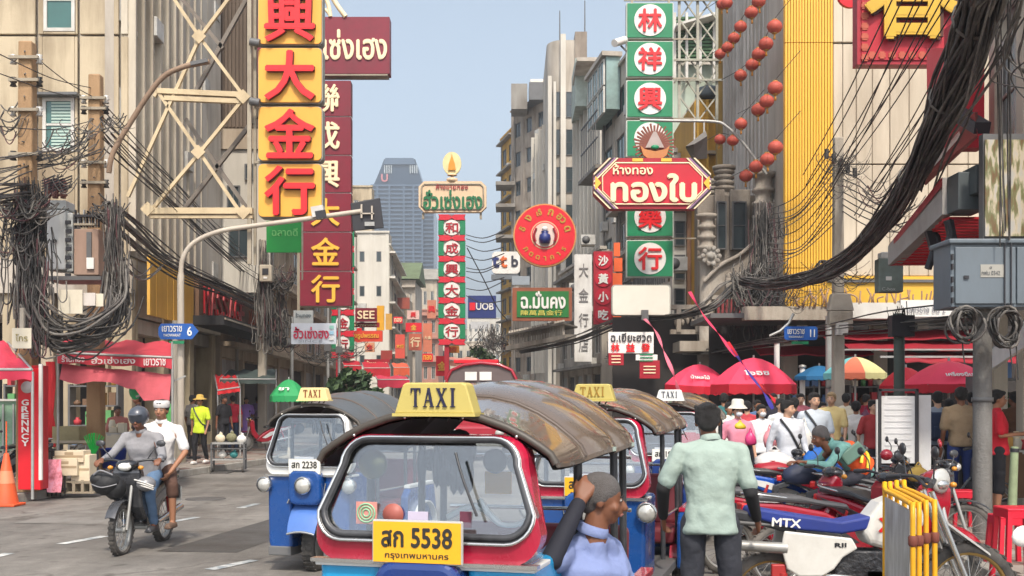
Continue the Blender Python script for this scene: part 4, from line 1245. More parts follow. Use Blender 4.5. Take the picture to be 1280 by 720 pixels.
b = MB(); b.hexa([P(857,185,33.2), P(866,200,33.2), P(884,198,33.2), P(882,165,33.2), P(857,183,32.7), P(868,180,32.7), P(884,170,32.7), P(882,163,32.7)]); b.build('lamp_body', mat('lamp_grey', (.2,.19,.17),.5, grime=.3), t, 1)
for px in (868,880): MB().beam(P(px, 152,33), P(px, 178,33),.04).build('strut', STEELP, t, 1)
t = sgn('white security camera perched beside the top green squares', 776,58,35, 'security_camera', 'camera')
b = MB(); b.cyl(P(768,54,34.6), P(781,50,35),.12,.12,10); b.build('housing', WH, t, 1)
b = MB(); b.beam(P(776,57,35), P(783,64,35),.05); b.build('bracket', FRAMED, t, 1)

# round red sign
YR = 50.0
t = sgn('big round red sign with gold rim and a blue pot emblem', 681,335, YR)
cr = P(681,294, YR); r_ = 39.5 / S(YR)
def disc(root, c, r, y0, y1, m_, nm, n=40, rx=1.0):
 b = MB(); b.xz([(c.x + rx * r * math.cos(2 * PI * q / n), c.z + r * math.sin(2 * PI * q / n)) for q in range(n)], c.y + y0, c.y + y1); return b.build(nm, m_, root, w=True)
disc(t, cr, r_, 0,.4, mat('rim_gold', C(226,160,90,.8),.4), 'drum'); disc(t, cr, r_ * .955,-.03,-.001, RED, 'face')
disc(t, cr, r_ * .45,-.05,-.031, mat('rim_gold2', C(240,190,150,.8),.4), 'ring'); disc(t, cr, r_ * .41,-.07,-.051, RED, 'ring_inner'); disc(t, cr, r_ * .38,-.09,-.071, mat('emblem_cream', C(240,214,200,.85),.5), 'medallion')
b = MB(); b.lathe([(0,-.3),(.2,-.3),(.27,-.1),(.24,.08),(.12,.16),(.17,.24),(0,.24)], cr + Vector((0,-.12,-.08)),14); b.build('pot', mat('pot_blue', C(40,56,130,.85),.4), t, 1)
for s_ in (-1,1): MB().tube(smooth_path([cr + Vector((s_ * .42,-.14,-.3)), cr + Vector((s_ * .48,-.14,0)), cr + Vector((s_ * .38,-.14,.3))], 5),.05,6).build('leaf', REDD, t, 1)
b = MB(); b.ell(cr + Vector((0,-.12,.28)),(.13,.06,.1)); b.build('flower', WH, t, 1)
YLL = mat('olive_gold_letter', C(206,160,50,.85),.5)
for i, ch in enumerate(('อั๊', 'ง', 'เจ็', 'ก', 'ฮว', 'ด')):
 a = R(164 - i * 29.6)
 lettering('letter', ch, YLL, t, cr + Vector((.74 * r_ * math.cos(a),-.032,.74 * r_ * math.sin(a))), None, .3, ext=.03, bold=.03, roty=a - PI / 2)
for i, ch in enumerate('ภัตตาคาร'.replace('ั', '')):
 a = R(216 + i * 18)
 lettering('letter', ch, YLL, t, cr + Vector((.74 * r_ * math.cos(a),-.032,.74 * r_ * math.sin(a))), None, .2, ext=.03, bold=.02, roty=a + PI / 2)

t = sgn('white rounded bank sign with lower case blue and orange letters', 632,343,70)
board(t, 615,650,314.5,342,70, WH, 'board', .5,.25)
ltr(t, 't', NAVY, 619.5,327, None, 15,69.98, 'letter', .04,.03); ltr(t, 't', mat('orange_letter', C(232,110,40,.85),.4),629.5,327, None, 15,69.98, 'letter', .04,.03)
ltr(t, 'b', mat('black_letter', (.03,.03,.05),.4),643.5,326.5, None, 14,69.98, 'letter', .04,.03)
board(t, 614,648,343,349,70, mat('grey_panel', (.16,.18,.2),.5), 'lower_panel', .4,.02)
t = sgn('small blue bank sign with red square near the street end', 602,398,88)
board(t, 585,620,369.5,397.5,88, NAVY, 'board', .5,.04)
ltr(t, 'UOB', WH, 606,383,22,9,87.98, 'lettering', .04,.02)
b = MB(); b.box(P(590.5,383,87.95),(.45,.06,.6)); b.build('red_mark', RED, t, 1)
t = sgn('green sign in a brown frame with white Thai lettering', 677,401,50)
board(t, 640.5,715,359.5,401,50, mat('terracotta_frame', C(170,96,62,.7),.6, grime=.3), 'frame', .3,.03)
board(t, 646,711,364,396.5,49.96, mat('sign_leaf_green', C(30,130,52,.75),.45, grime=.25), 'face', .03,.01)
ltr(t, 'ฉ.มั่นคง', WH, 679,375,56,22,49.95, 'lettering', .05,.03)
ltr(t, '陳萬昌金行', mat('lemon_letter', C(226,220,100,.85),.5),677,391,52,6.5,49.95, 'lettering', .03,.01)
t = sgn('white vertical panel with faint grey characters on a concrete pier', 729,445,52)
board(t, 718,740,318,452,52, mat('pier_white', (.78,.77,.74),.7, grime=.4, streak=4), 'pier', .5,.02)
for i, ch in enumerate('大金行店'):
 ltr(t, ch, mat('faint_grey_letter', (.22,.21,.21),.7),729.5,338 + i * 31,12,17,51.98, 'character', .02,.01)
# red vertical sign with four discs
YV = 42
t = sgn('narrow red vertical sign with four white characters on discs', 754,406, YV)
board(t, 742,766,314,405.5, YV, REDD, 'board', .3,.03)
for i, ch in enumerate('沙黃小吃'):
 c_ = P(754,326 + i * 22.5, YV); disc(t, c_, 10.4 / S(YV),-.05,-.001, mat('disc_red', C(206,20,50,.85),.4), 'disc', 24)
 ltr(t, ch, WH, 754,326 + i * 22.5,13,13, YV - .055, 'character', .03,.03)
t = sgn('bright orange vertical strip sign beside the red disc sign', 770,400, YV + 1)
x = xx(766, YV + 1)
for i in range(5):
 b = MB(); b.box(P(771 + (i % 2) * 1.5,312 + i * 19, YV + 1),(.24 + .08 * (i % 3),.12,.52)); b.build('board', mat('neon_orange_sign', C(246,108,50,.9),.5), t, 1)
# blank cream board
t = sgn('blank cream board with rounded corners below the green column', 801,396,33)
board(t, 764.5,838.5,356,394.5,33, mat('board_back', (.35,.34,.3),.6), 'frame', .2,.1)
board(t, 766,837,357.2,393.5,32.97, mat('faded_cream_board', C(236,228,212,.8),.5, grime=.2, scale=.8), 'face', .025,.09)
b = MB(); b.box(P(806,394,32.9),(.2,.15,.3)); b.build('bracket', FRAMED, t, 1)
t = sgn('small white sign with black Thai words over three red characters', 788,443,31)
board(t, 760.5,817,415,441.5,31, WH, 'board', .2,.01)
ltr(t, 'ฉ.เยียะฮวด', BLK, 789,421.5,51,11,30.98, 'lettering', .02,.015)
for i, ch in enumerate('林益發'): ltr(t, ch, REDC, 769 + i * 19,434.5,11,11,30.98, 'character', .02,.03)
for i, (px, py, w_, h_, mm, lb) in enumerate(((770,449,.42,.34, REDD, 'faded red box sign under the small white sign, left'),(812,462,.56,.5, REDD, 'faded red menu board under the small white sign, right'),(808,447,.6,.16, WH, 'thin white strip sign above the red menu board'))):
 t = sgn(lb, px, py + 10,31)
 b = MB(); b.box(P(px, py, 31),(w_, .12, h_)); b.build('board', mm, t, w=True, bevel=.01)
 for q in range(3):
  b = MB(); b.box(P(px, py - 4 + q * 4,30.92),(w_ * .6,.012,.03)); b.build('print_line', IVO if mm != WH else GRN, t, 1)

# big red banner with the spring character
YB = 25.5
t = sgn('big crimson board with a gold spring character at the top right', 1122,80, YB)
board(t, 1071.5,1232,-90,80.5, YB, REDD, 'board', .35,.01)
board(t, 1077,1226,-84,75, YB - .03, mat('crimson_field', C(190,14,40,.82),.5, grime=.15), 'face', .028,.01)
lettering('character', '春', mat('gold_shadow', C(90,40,20,.7),.6), t, P(1141.5,-13, YB - .04),2.2,2.35, ext=.1, bold=.03)  # dark offset copy behind, painted as the gold character's shadow
lettering('character', '春', mat('foil_gold', C(214,170,40,.9),.35, grime=.15), t, P(1139,-14.5, YB - .16),2.15,2.3, ext=.06, bold=.022)
PAT = mat('border_pattern', C(206,96,70,.75),.6)
k = 0
for i in range(12):
 for (px, py, h_) in ((1081,72 - i * 13,0),(1090 + i * 12.5,69,1)):
  if py < -10 or px > 1222: continue
  c_ = P(px, py, YB - .04); b = MB()
  if h_: b.box(c_, (.16,.02,.1)); b.box(c_ + Vector((0,-.012,0)),(.1,.01,.16))
  else: b.box(c_, (.12,.02,.16)); b.box(c_ + Vector((0,-.012,0)),(.16,.01,.08))
  b.build('border_motif', PAT, t, 1)
t = sgn('round red lantern shaped disc at the left of the crimson board', 1064,10,28, 'hanging_disc', 'decoration')
c_ = P(1064,-8,28); disc(t, c_, .34,0,.12, RED, 'disc'); MB().cyl(c_ + Vector((0,.06,.3)), c_ + Vector((0,.06,1.4)),.01, n=5).build('cord', BLK, t, 1)

# right edge: red lightbox, grey box canopy, poster case
t = sgn('tilted scarlet signboard seen from its side behind the cable bundle', 1190,240,16)
b = MB(); b.hexa([P(1160,212,19), P(1200,150,17), P(1205,150,17.4), P(1166,212,19.4), P(1158,60,19), P(1205,60,17), P(1209,60,17.4), P(1164,60,19.4)]); b.build('board', RED, t, 1)
b = MB(); b.hexa([P(1153,226,19), P(1222,168,15.6), P(1222,172,15.9), P(1157,232,19.4), P(1153,205,19), P(1218,140,15.6), P(1222,140,15.9), P(1159,205,19.4)]); b.build('lower_box', mat('brick_red_box', C(160,40,32,.75),.5, grime=.25), t, 1)
b = MB(); b.hexa([P(1158,215,18.6), P(1200,168,16.2), P(1200,171,16.25), P(1158,219,18.65), P(1157,212,18.5), P(1199,164,16.1), P(1199,167,16.2), P(1157,216,18.6)]); b.build('white_strip', WH, t, 1)
b = MB(); b.box(P(1205,110,17.2),(.5,.3,1.9)); b.build('side_board', mat('crimson_field'  , (0,0,0)), t, 1)
MB().cyl(P(1200,90,16.8), P(1200,135,16.8),.045).build('tube_light', WH, t, 1)
MB().beam(P(1197,142,16.5), P(1228,160,15.6),.22,.16).build('lamp_housing', BLK, t, 1)
t = sgn('grey box canopy with a red slatted underside at the right edge', 1190,330,14, 'box_canopy', 'canopy')
GB = mat('dark_grey_box', (.075,.09,.095),.5, grime=.35); GBL = mat('light_grey_fascia', (.36,.34,.32),.55, grime=.3)
a0, a1 = P(1113,330,18), P(1186,232,14.2)
A_ = Vector((4.9 + 1.2,18.5,0))
b = MB(); b.hexa([P(1110,332,17.5), P(1178,268,14), P(1190,268,14), P(1125,332,17.5), P(1110,308,17.5), P(1178,222,14), P(1190,222,14), P(1125,308,17.5)]); b.build('fascia', GBL, t, 1)
b = MB(); b.hexa([P(1111,313,17.45), P(1177,232,13.95), P(1178,232,13.9), P(1112,313,17.4), P(1111,306,17.45), P(1177,222,13.95), P(1178,222,13.9), P(1112,306,17.4)]); b.build('red_edge', REDD, t, 1)
b = MB(); b.box(P(1206,243,13.9),(.36,.5,.46)); b.build('box', GB, t, w=True, bevel=.01)
b = MB(); b.box(P(1220,228,13.7),(.2,.5,.34)); b.build('box', GB, t, w=True, bevel=.01)
for i in range(16):
 f = i / 15
 a = P(1116 + 66 * f, 330 - 56 * f, 17.4 - 3.3 * f); c = P(1226,338 - 66 * f * .1 - 5,17.2 - 3.1 * f) + Vector((0,0,0)); c.z = a.z + .04
 MB().beam(a, Vector((7.4, a.y + .2, a.z + .03)),.19,.03).build('slat', mat('scarlet_slat', C(210,20,40,.8),.5, grime=.25), t, 1)
MB().beam(P(1186,276,14), P(1196,330,14),.09).build('bracket', BLK, t, 1); MB().beam(P(1160,285,15), P(1172,330,15),.09).build('bracket', BLK, t, 1)
MB().tube(smooth_path([P(1163,288,15), P(1172,300,15), P(1166,318,15), P(1160,336,15)], 5),.05,8).build('conduit', BLK, t, 1)
MB().tube(smooth_path([P(1184,275,14), P(1189,292,14), P(1182,312,14), P(1172,332,14)], 5),.055,8).build('conduit', BLK, t, 1)
t = sgn('glass poster case with leafy faded print above the switch box', 1254,300,13, 'poster_case', 'poster')
b = MB(); b.box(P(1259,235,13.2),(.62,.12,1.25)); b.build('case', FRAMED, t, 1)
def poster_mat():
 m = bpy.data.materials.new('poster_print'); m.use_nodes = True; nt = m.node_tree; L = nt.links.new
 bs = nt.nodes['Principled BSDF']; tc = nt.nodes.new('ShaderNodeTexCoord'); mp = nt.nodes.new('ShaderNodeMapping'); mp.inputs['Scale'].default_value = (9,1,2.2)
 n = nt.nodes.new('ShaderNodeTexNoise'); n.inputs['Scale'].default_value = 1.6; n.inputs['Detail'].default_value = 6
 r = nt.nodes.new('ShaderNodeValToRGB'); el = r.color_ramp.elements
 el[0].position = .36; el[0].color = (.16,.09,.04,1); el[1].position = .62; el[1].color = (.42,.4,.36,1)
 e = el.new(.46); e.color = (.17,.18,.08,1); e = el.new(.53); e.color = (.5,.42,.3,1)
 L(tc.outputs['Object'], mp.inputs[0]); L(mp.outputs[0], n.inputs[0]); L(n.outputs[0], r.inputs[0]); L(r.outputs[0], bs.inputs['Base Color']); bs.inputs['Roughness'].default_value = .3
 return m
b = MB(); b.box(P(1259,235,13.11),(.52,.02,1.13)); b.build('print', poster_mat(), t, 1)
t = sgn('pale slanted awning edge low at the right edge', 1268,450,13, 'shop_awning', 'awning')
b = MB(); b.hexa([P(1238,462,15), P(1285,430,12.6), P(1290,430,12.8), P(1244,462,15.2), P(1238,436,15), P(1285,395,12.6), P(1290,395,12.8), P(1244,436,15.2)]); b.build('fascia', mat('awning_white', (.62,.62,.6),.5, grime=.2), t, 1)
b = MB(); b.grid([[P(1238,436,15), P(1285,395,12.6)], [P(1238,436,15) + Vector((1.2,.3,.6)), P(1285,395,12.6) + Vector((1.2,.3,.6))]], .02); b.build('sheet', mat('awning_grey', (.3,.3,.3),.5), t, 1)

# left lower signs
t = sgn('white sign with pink red Thai lettering below the maroon column', 392,431,34)
board(t, 364,420,404,430,34, mat('pale_blue_white', (.66,.7,.74),.5, grime=.15), 'board', .15,.01)
ltr(t, 'ฮั้วเซ่งฮง', mat('pink_red_letter', C(216,20,74,.85),.4),389,416,44,15,33.98, 'lettering', .02,.02)
ltr(t, 'SINCE', mat('thin_grey_letter', (.35,.38,.42),.5),388,426.5,30,3,33.98, 'lettering', .01,.0)
for q, mm in enumerate((mat('mint_stripe', (.3,.6,.5),.5), mat('sky_stripe', (.35,.6,.75),.5), WH)):
 b = MB(); b.box(P(414.5,409 + q * 7,33.97),(.13,.012,.1)); b.build('motif', mm, t, 1)
t = sgn('small grey white sign stacked above the pink lettered sign', 378,405,35)
board(t, 367,391,388,408,35, mat('grey_white_board', (.58,.6,.56),.6, grime=.3), 'board', .12,.01)
ltr(t, 'ร้านทอง', mat('slate_letter', (.15,.2,.22),.5),379,394,19,6,34.98, 'lettering', .01,.01)
for i, (px0, px1, py0, py1, Y, mm, tx_, tm, lb) in enumerate((
 (444,471,385,402,75, MAR, 'SEE', IVO, 'small maroon sign with pale letters right of the ribbon column'),
 (440,474,403,409,75.5, REDD, 'ห้างทอง', IVO, 'thin red strip under the small maroon sign'),
 (471,480,382,413,78, mat('banner_yellow', C(240,176,40,.9),.6), '', IVO, 'slim yellow vertical banner near the white block'),
 (430,478,413.5,427,66, mat('banner_orange_red', C(232,70,44,.85),.6), 'ทองรูปพรรณ', GOLD, 'orange red street banner low across the left shops'),
 (507,527,403.5,415,110, RED, '金', GOLD, 'small bright red sign on the pinkish far shophouses'),
 (529,540,404,440,112, mat('pale_orange_sign', C(226,130,96,.8),.6), '大金', IVO, 'tall pale orange sign far down the street'),
 (511,527,417,438,115, mat('coral_sign', C(222,110,80,.8),.6), '行', IVO, 'coral coloured sign below the bright red one'),
 (455,487,449,459,70, REDD, 'ร้านอาหาร', IVO, 'dark red shop strip above the distant awnings'),
 (489,512,372,386,118, mat('rust_sign', C(190,90,70,.7),.6), '', IVO, 'rust coloured far sign beside the white block'),
 (534,545,375,398,122, mat('salmon_sign', C(222,140,110,.8),.6), '興', REDC, 'salmon far sign touching the ribbon column'),
 (446,452,410,428,72, RED, '', IVO, 'narrow red vertical sign by the first distant awnings'),
 (456,468,428,440,80, mat('sign_peach', C(240,170,130,.85),.6), '金', REDC, 'square peach sign above the dark red shop strip'),
 (482,490,392,412,95, mat('sign_ochre', C(214,160,70,.85),.6), '', IVO, 'slim ochre upright sign at the foot of the white block'),
 (492,503,396,404,100, RED, 'ทอง', IVO, 'little red sign on the orange brown shophouse'),
 (494,506,418,448,100, mat('sign_tomato', C(220,80,60,.85),.6), '大行', GOLD, 'tomato red upright sign on the orange brown shophouse'),
 (509,524,388,399,112, mat('sign_rose_white', C(240,200,190,.85),.6), '興', REDC, 'pale rose sign over the small bright red sign'),
 (528,541,442,452,90, RED, 'ทอง', GOLD, 'red sign low beside the ribbon column post'),
 (556,574,432,441,64, mat('sign_amber_far', C(236,150,60,.85),.6), '金行', REDC, 'amber sign crossing the ribbon column post'),
 (545,560,445,470,66, RED, '金', GOLD, 'upright scarlet sign just left of the minibus roof'),
 (476,490,438,449,76, mat('sign_brick_far', C(170,60,50,.8),.6), '', IVO, 'brick red plate between the distant awnings'),
 (588,612,402,411,110, mat('sign_grey_far', (.5,.5,.5),.6), '', IVO, 'pale grey plate under the blue bank sign'),
 (640,662,345,356,66, mat('grey_blue_sign', (.3,.34,.38),.6), '', IVO, 'dull blue grey sign under the round red sign'))):
 t = sgn(lb, (px0 + px1) / 2, py1, Y)
 board(t, px0, px1, py0, py1, Y, mm, 'board', .2,.01)
 if tx_: ltr(t, tx_, tm, (px0 + px1) / 2,(py0 + py1) / 2,(px1 - px0) * .8,(py1 - py0) * .62, Y - .02, 'lettering', .04,.02, keep=len(tx_) < 3)
# blue street name plates
BLUE = mat('street_blue', C(28,92,176,.85),.4, grime=.1)
t = sgn('small blue street name plate with number 6 on the white lamp post', 224,425,27.5, 'street_sign')
Yb = 27.5
x0, x1, z0, z1 = xx(198, Yb), xx(248, Yb), zz(424, Yb), zz(404.5, Yb)
b = MB(); b.xz([(x0 + .06, z0),(x1 - .16, z0),(x1,(z0 + z1) / 2),(x1 - .16, z1),(x0 + .06, z1),(x0, z1 - .1),(x0, z0 + .1)], Yb, Yb + .05); b.build('plate', BLUE, t, 1)
ltr(t, 'เยาวราช', WH, 215,411,25,7.5, Yb - .002, 'lettering', .008,.012); ltr(t, 'YAOWARAT', WH, 215,419,22,3.5, Yb - .002, 'lettering', .008,.01); ltr(t, '6', WH, 237,414,6,12, Yb - .002, 'numeral', .008,.02)
b = MB(); b.box(P(221,428, Yb),(.36,.03,.07)); b.build('green_tab', GRN, t, 1)
t = sgn('small blue street name plate with number 11 hung before the dark shops', 1003,426,24, 'street_sign')
Yb = 24
board(t, 980.5,1022,408,425, Yb, BLUE, 'plate', .05,.06)
ltr(t, 'เยาวราช', WH, 995,414.5,21,6.5, Yb - .002, 'lettering', .008,.012); ltr(t, 'YAOWARAT', WH, 995,421,19,2.6, Yb - .002, 'lettering', .008,.0); ltr(t, '11', WH, 1015.5,416.5,6,9.5, Yb - .002, 'numeral', .008,.02)
b = MB(); b.box(P(1000,428.5, Yb),(.36,.03,.06)); b.build('green_tab', GRN, t, 1)
MB().tube([P(962,420, Yb + .05), P(975,414, Yb + .05), P(986,404, Yb + .05), P(992,392, Yb + .05)], .03,8).build('arm', STEELP, t, 1)
# price tags left
t = sgn('blank cream card hanging from the cable tangle above the red awning', 88,395,18.8, 'hanging_card')
board(t, 73,103,362,392,18.8, mat('card_cream', (.6,.54,.42),.7, grime=.2), 'card', .02,.005)
board(t, 104,119,366,382,18.85, mat('card_pale', (.55,.5,.45),.7, grime=.2), 'card', .02,.005)
board(t, 119.5,129,367,383,18.9, mat('card_cream', (0,0,0)), 'card', .02,.005)
t = sgn('small square cream card with scribbles low in the left tangle', 27,436,17.6, 'hanging_card')
board(t, 15,39,410,435.5,17.6, mat('card_cream', (0,0,0)), 'card', .02,.005)
ltr(t, 'โทร', mat('olive_ink', (.25,.2,.05),.7),27,422,15,9,17.59, 'lettering', .004,0)
MB().beam(P(28,385,17.7), P(28,412,17.7),.06).build('hanger', CONC, t, 1)
# ================================================================== POLES, LAMPS, CABLES
WOODC = mat('pole_concrete', C(188,152,112,.72),.85, grime=.45, scale=4, streak=4, bump=.4)
CAB = mat('black_cable', (.013,.012,.011),.6, grime=.25, scale=8, dirt=(3,2.6,2.3))
CABG = mat('dusty_cable', (.085,.075,.068),.7, grime=.4, scale=8, dirt=(1.5,1.4,1.2))
CABM = mat('maroon_cable', (.1,.035,.04),.6)
CERA = mat('insulator_white', (.6,.58,.54),.3, grime=.3)
Yp1, Yp2 = 19.0,22.0
def pole(px, ptop, Y, w, label, m_=WOODC, z0=.13, square=True, tp=.78):
 x = xx(px, Y); top = zz(ptop, Y)
 t = thing('utility_pole', label, 'utility pole', (x, Y, z0))
 b = MB()
 b.box((0,0,(top - z0) / 2),(w, w, top - z0), taper=(tp, tp)) if square else b.tube([(0,0,0),(0,0, top - z0)], [w / 2, w / 2 * tp], 16)
 b.build('shaft', m_, t, bevel=.03 if square else 0)
 return t, Vector((x, Y, 0)), top
t1, p1, h1 = pole(34.5,53, Yp1,.3, 'thick tan concrete pole at the far left above the cable tangle')
t2, p2, h2 = pole(120,94, Yp2,.3, 'tan concrete pole just right of the transformer')
for t_, p_, h_, lst in ((t1, p1, h1,(75,103,140,195)),(t2, p2, h2,(125,138,205,230))):
 for i, py in enumerate(lst):
  z = CAMH + (500 - py) / S(p_.y) - .13
  for s_ in (-1,1):
   b = MB(); b.lathe([(0,-.08),(.06,-.08),(.035,-.03),(.065,0),(.035,.03),(.055,.07),(0,.08)], (s_ * .22,-.05, z),8); b.build('insulator', CAB if i % 2 else CERA, t_)
  b = MB(); b.box((0,-.16, z),(.5,.05,.05)); b.build('cross_arm', FRM, t_)
 for i in range(14):
  b = MB(); b.cyl((rnd.uniform(-.04,.04),-.17,2.5 + i * .38),(0,-.12,2.5 + i * .38),.012, n=6); b.build('bolt', FRAMED, t_)
# transformer platform between them
t = thing('transformer', 'pale grey and tan pole mounted transformer cabinets between the two tan poles', 'transformer', (xx(85,20.3),20.3,4))
Yx = 20.3
LG = mat('transformer_grey', (.45,.46,.44),.5, grime=.35, scale=3, streak=3); TN = mat('transformer_tan', C(186,154,134,.7),.55, grime=.35, scale=3, streak=3)
def bx(px0, px1, py0, py1, Y, dep, m_, nm, bv=.02):
 b = MB(); x0, x1, z0, z1 = xx(px0, Y), xx(px1, Y), zz(py1, Y), zz(py0, Y)
 b.box(((x0 + x1) / 2, Y + dep / 2,(z0 + z1) / 2),(x1 - x0, dep, z1 - z0)); return b.build(nm, m_, t, w=True, bevel=bv)
bx(57.5,82,262,337, Yx, .55, LG, 'tank'); bx(82.5,91,266,340, Yx + .08,.4, LG, 'side_tank'); bx(57.5,82,250,261, Yx + .05,.45, LG, 'lid')
bx(92,123,286,344, Yx + .04,.5, TN, 'cabinet'); bx(108,114,290,322, Yx, .03, FRAMED, 'cooling_fin', 0); bx(108,117,322,336, Yx - .01,.03, WH, 'notice', 0)
bx(55,126,345,350, Yx - .1,.8, FRAMED, 'platform', 0)
for i in range(7):
 b = MB(); b.box(P(85 + (i % 2) * .8,278 + i * 11, Yx - .02),(.09,.05,.07)); b.build('terminal', BLK, t, 1)
MB().cyl(P(68,301, Yx - .05), P(68,301, Yx + .02),.04, n=8).build('valve', BLK, t, 1)
for i in range(3):
 c_ = P(60 + i * 9.5,248, Yx + .2)
 b = MB(); b.lathe([(0,0),(.05,0)] + [(.05 + .035 * (k % 2),.03 + k * .035) for k in range(9)] + [(.03,.36),(0,.36)], c_, 10); b.build('bushing', mat('bushing_brown', (.22,.08,.06),.35), t, 1)
for i in range(3):
 c_ = P(59 + i * 11,240, Yx - .1)
 for k in range(5): MB().beam(c_ + Vector((-.1,0, k * .05)), c_ + Vector((.14,-.02,.09 + k * .05)),.02).build('fin', BLK, t, 1)
for i in range(9):
 bx(93 + i * 3.6,94.6 + i * 3.6,262 + (i % 3) * 4,284, Yx + .06,.06, STEELP if i % 2 else BLK, 'fuse_arm', 0)
bx(92,122,268,271, Yx, .08, BLK, 'bar', 0); bx(92,118,279,281.5, Yx, .08, FRM, 'bar', 0)

# tangles: one dense mass of wire each, nobody could count them
def tangle(name, label, boxes, n, m_, r=.012, seed=1, seg=7):
 """boxes: (px, py, Y, half width, half height, weight, kind): kind 0 hangs mostly straight down, 1 loops sideways"""
 rr = random.Random(seed); b = MB()
 for i in range(int(n * 1.25)):
  q = rr.choices(boxes, [w_[5] for w_ in boxes])[0]; kind = q[6] if len(q) > 6 else 0
  c_ = P(q[0], q[1], q[2]); hx, hz_ = q[3], q[4]; dy = rr.uniform(-.14,.14)
  if kind == 0:
   x = rr.gauss(0, hx * .62); z1 = hz_ * rr.uniform(.2,1.15); z0 = -hz_ * rr.uniform(0,1.15); ph = rr.uniform(0,6); am = rr.uniform(.02,.16) * hx; dr = rr.gauss(0, hx * .35)
   pts = [c_ + Vector((x + dr * t_ + am * math.sin(ph + t_ * rr.uniform(3,8)), dy + .06 * math.sin(ph + 4 * t_), z1 + (z0 - z1) * t_)) for t_ in [k / 8 for k in range(9)]]
   if rr.random() < .25: pts += [pts[-1] + Vector((.06,0,-.06)), pts[-1] + Vector((.13,0,.02)), pts[-1] + Vector((.12,0,.3))]
  else:
   a = c_ + Vector((rr.uniform(-1,.5) * hx, dy, rr.uniform(-.3,1) * hz_)); e_ = a + Vector((rr.uniform(.35,1.3) * hx, 0, rr.uniform(-.5,.5) * hz_)); sg = rr.uniform(.25,1.2) * hz_
   pts = catenary(a, e_, sg, 7)
   if rr.random() < .3: pts = [a + Vector((.05,0,.3 * hz_))] + pts
  b.cur = rr.choices([0,1,2], [6,4,1])[0]
  b.tube(smooth_path(pts, 3), r * rr.uniform(.45,1.1),4, cap=False)
 o = b.build(name, [CAB, CABG, CABM] if m_ is None else m_)
 tag(o, label, None, None, 'stuff'); return o
def loops(name, label, c_, rx, rz_, n, m_=None, r=.014, seed=2, tilt=.25):
 rr = random.Random(seed); b = MB()
 for i in range(n):
  cx_ = c_ + Vector((rr.gauss(0, rx * .12), rr.gauss(0,.06), rr.gauss(0, rz_ * .1))); k1 = rr.uniform(.75,1.1); k2 = rr.uniform(.75,1.1)
  pts = [cx_ + Vector((rx * k1 * math.cos(a),.06 * math.sin(a * 2 + i), rz_ * k2 * math.sin(a))) for a in [2 * PI * k / 18 for k in range(18)]]
  b.cur = i % 2; b.tube(pts, r, 5, closed=True)
 o = b.build(name, [CAB, CABG]); return o

tangle('cable_tangle', 'thick dusty tangle of cables hanging left of the transformer', [(38,320,18.7,.22,1.15,6),(36,380,18.6,.2,.8,3),(22,262,18.5,.5,.2,3,1),(14,300,18.5,.45,.35,2,1)], 290, None, .014,3)
tangle('cable_tangle', 'thick dusty tangle of cables hanging right of the transformer', [(142,318,20.0,.13,.95,5),(148,350,19.8,.13,.8,3),(132,266,20.2,.3,.15,2,1)], 150, None, .013,4)
tangle('cable_tangle', 'loose black leads looping between the two tan poles', [(78,190,20.5,.6,.32,3,1),(100,165,21,.45,.22,3,1),(62,225,20,.35,.25,1.5,1),(142,155,21.7,.3,.18,2,1),(12,150,18.8,.35,.3,2,1)], 58, None, .012,5)
def drape(label, paths, m_idx=None, r=.018, seed=1, jitter=.12, n=12, name='cable_bundle', tags=True, cat='cable'):
 """several strands following one path; one bundle is one thing"""
 rr = random.Random(seed); b = MB()
 for k in range(n):
  o_ = Vector((rr.gauss(0, jitter), rr.gauss(0, jitter * .6), rr.gauss(0, jitter)))
  pts = [p + o_ * (1 + .4 * math.sin(i * 1.3 + k)) + Vector((rr.gauss(0, jitter * .15),0, rr.gauss(0, jitter * .2))) for i, p in enumerate(paths)]
  b.cur = rr.choices([0,1], [3,2])[0]
  b.tube(smooth_path(pts, 4), r * rr.uniform(.5,1.1),5, cap=False)
 o = b.build(name, [CAB, CABG]); tag(o, label, cat); return o
drape('heavy cable loop sagging below the transformer to the left tangle', [P(40,395,18.6), P(60,425,18.7), P(90,430,18.9), P(120,420,19.2), P(148,390,19.8), P(150,350,19.9)], r=.022, n=26, jitter=.17, seed=7)
drape('second cable loop drooping above the faded red awning', [P(50,380,18.5), P(70,402,18.6), P(100,410,18.9), P(135,400,19.2), P(145,372,19.6)], r=.018, n=14, jitter=.1, seed=17)
drape('thick cable run sloping down from the transformer along the brown fascia', [P(128,262,20.3), P(160,290,23), P(200,325,27), P(240,345,32), P(290,366,38), P(335,388,44), P(380,410,52)], r=.026, n=16, jitter=.12, seed=8)
drape('cable run from the second tan pole sloping to the brown shop fascia', [P(124,165,22), P(160,205,25), P(205,248,29), P(250,290,34), P(300,335,40), P(345,372,47)], r=.018, n=7, jitter=.16, seed=9)
drape('cables crossing from the left edge to the first tan pole', [P(-40,215,15.5), P(0,208,17), P(34,200,18.9), P(80,190,20.5), P(118,170,21.8)], r=.013, n=9, jitter=.16, seed=10)
drape('lower cables running in from the left edge under the tan pole', [P(-40,255,15.5), P(0,248,17), P(36,243,18.8), P(58,260,20)], r=.02, n=12, jitter=.09, seed=12)
drape('black drooping loop before the ochre sheets', [P(146,300,20.5), P(158,330,21.5), P(180,345,23), P(200,330,25)], r=.02, n=5, jitter=.07, seed=13)
def wire(label, pts, r=.012, group=None, m_=CAB, name='overhead_wire', seg=6):
 o = MB().tube(smooth_path(pts, seg), r, 5, cap=False).build(name, m_)
 tag(o, label, 'wire', group); return o
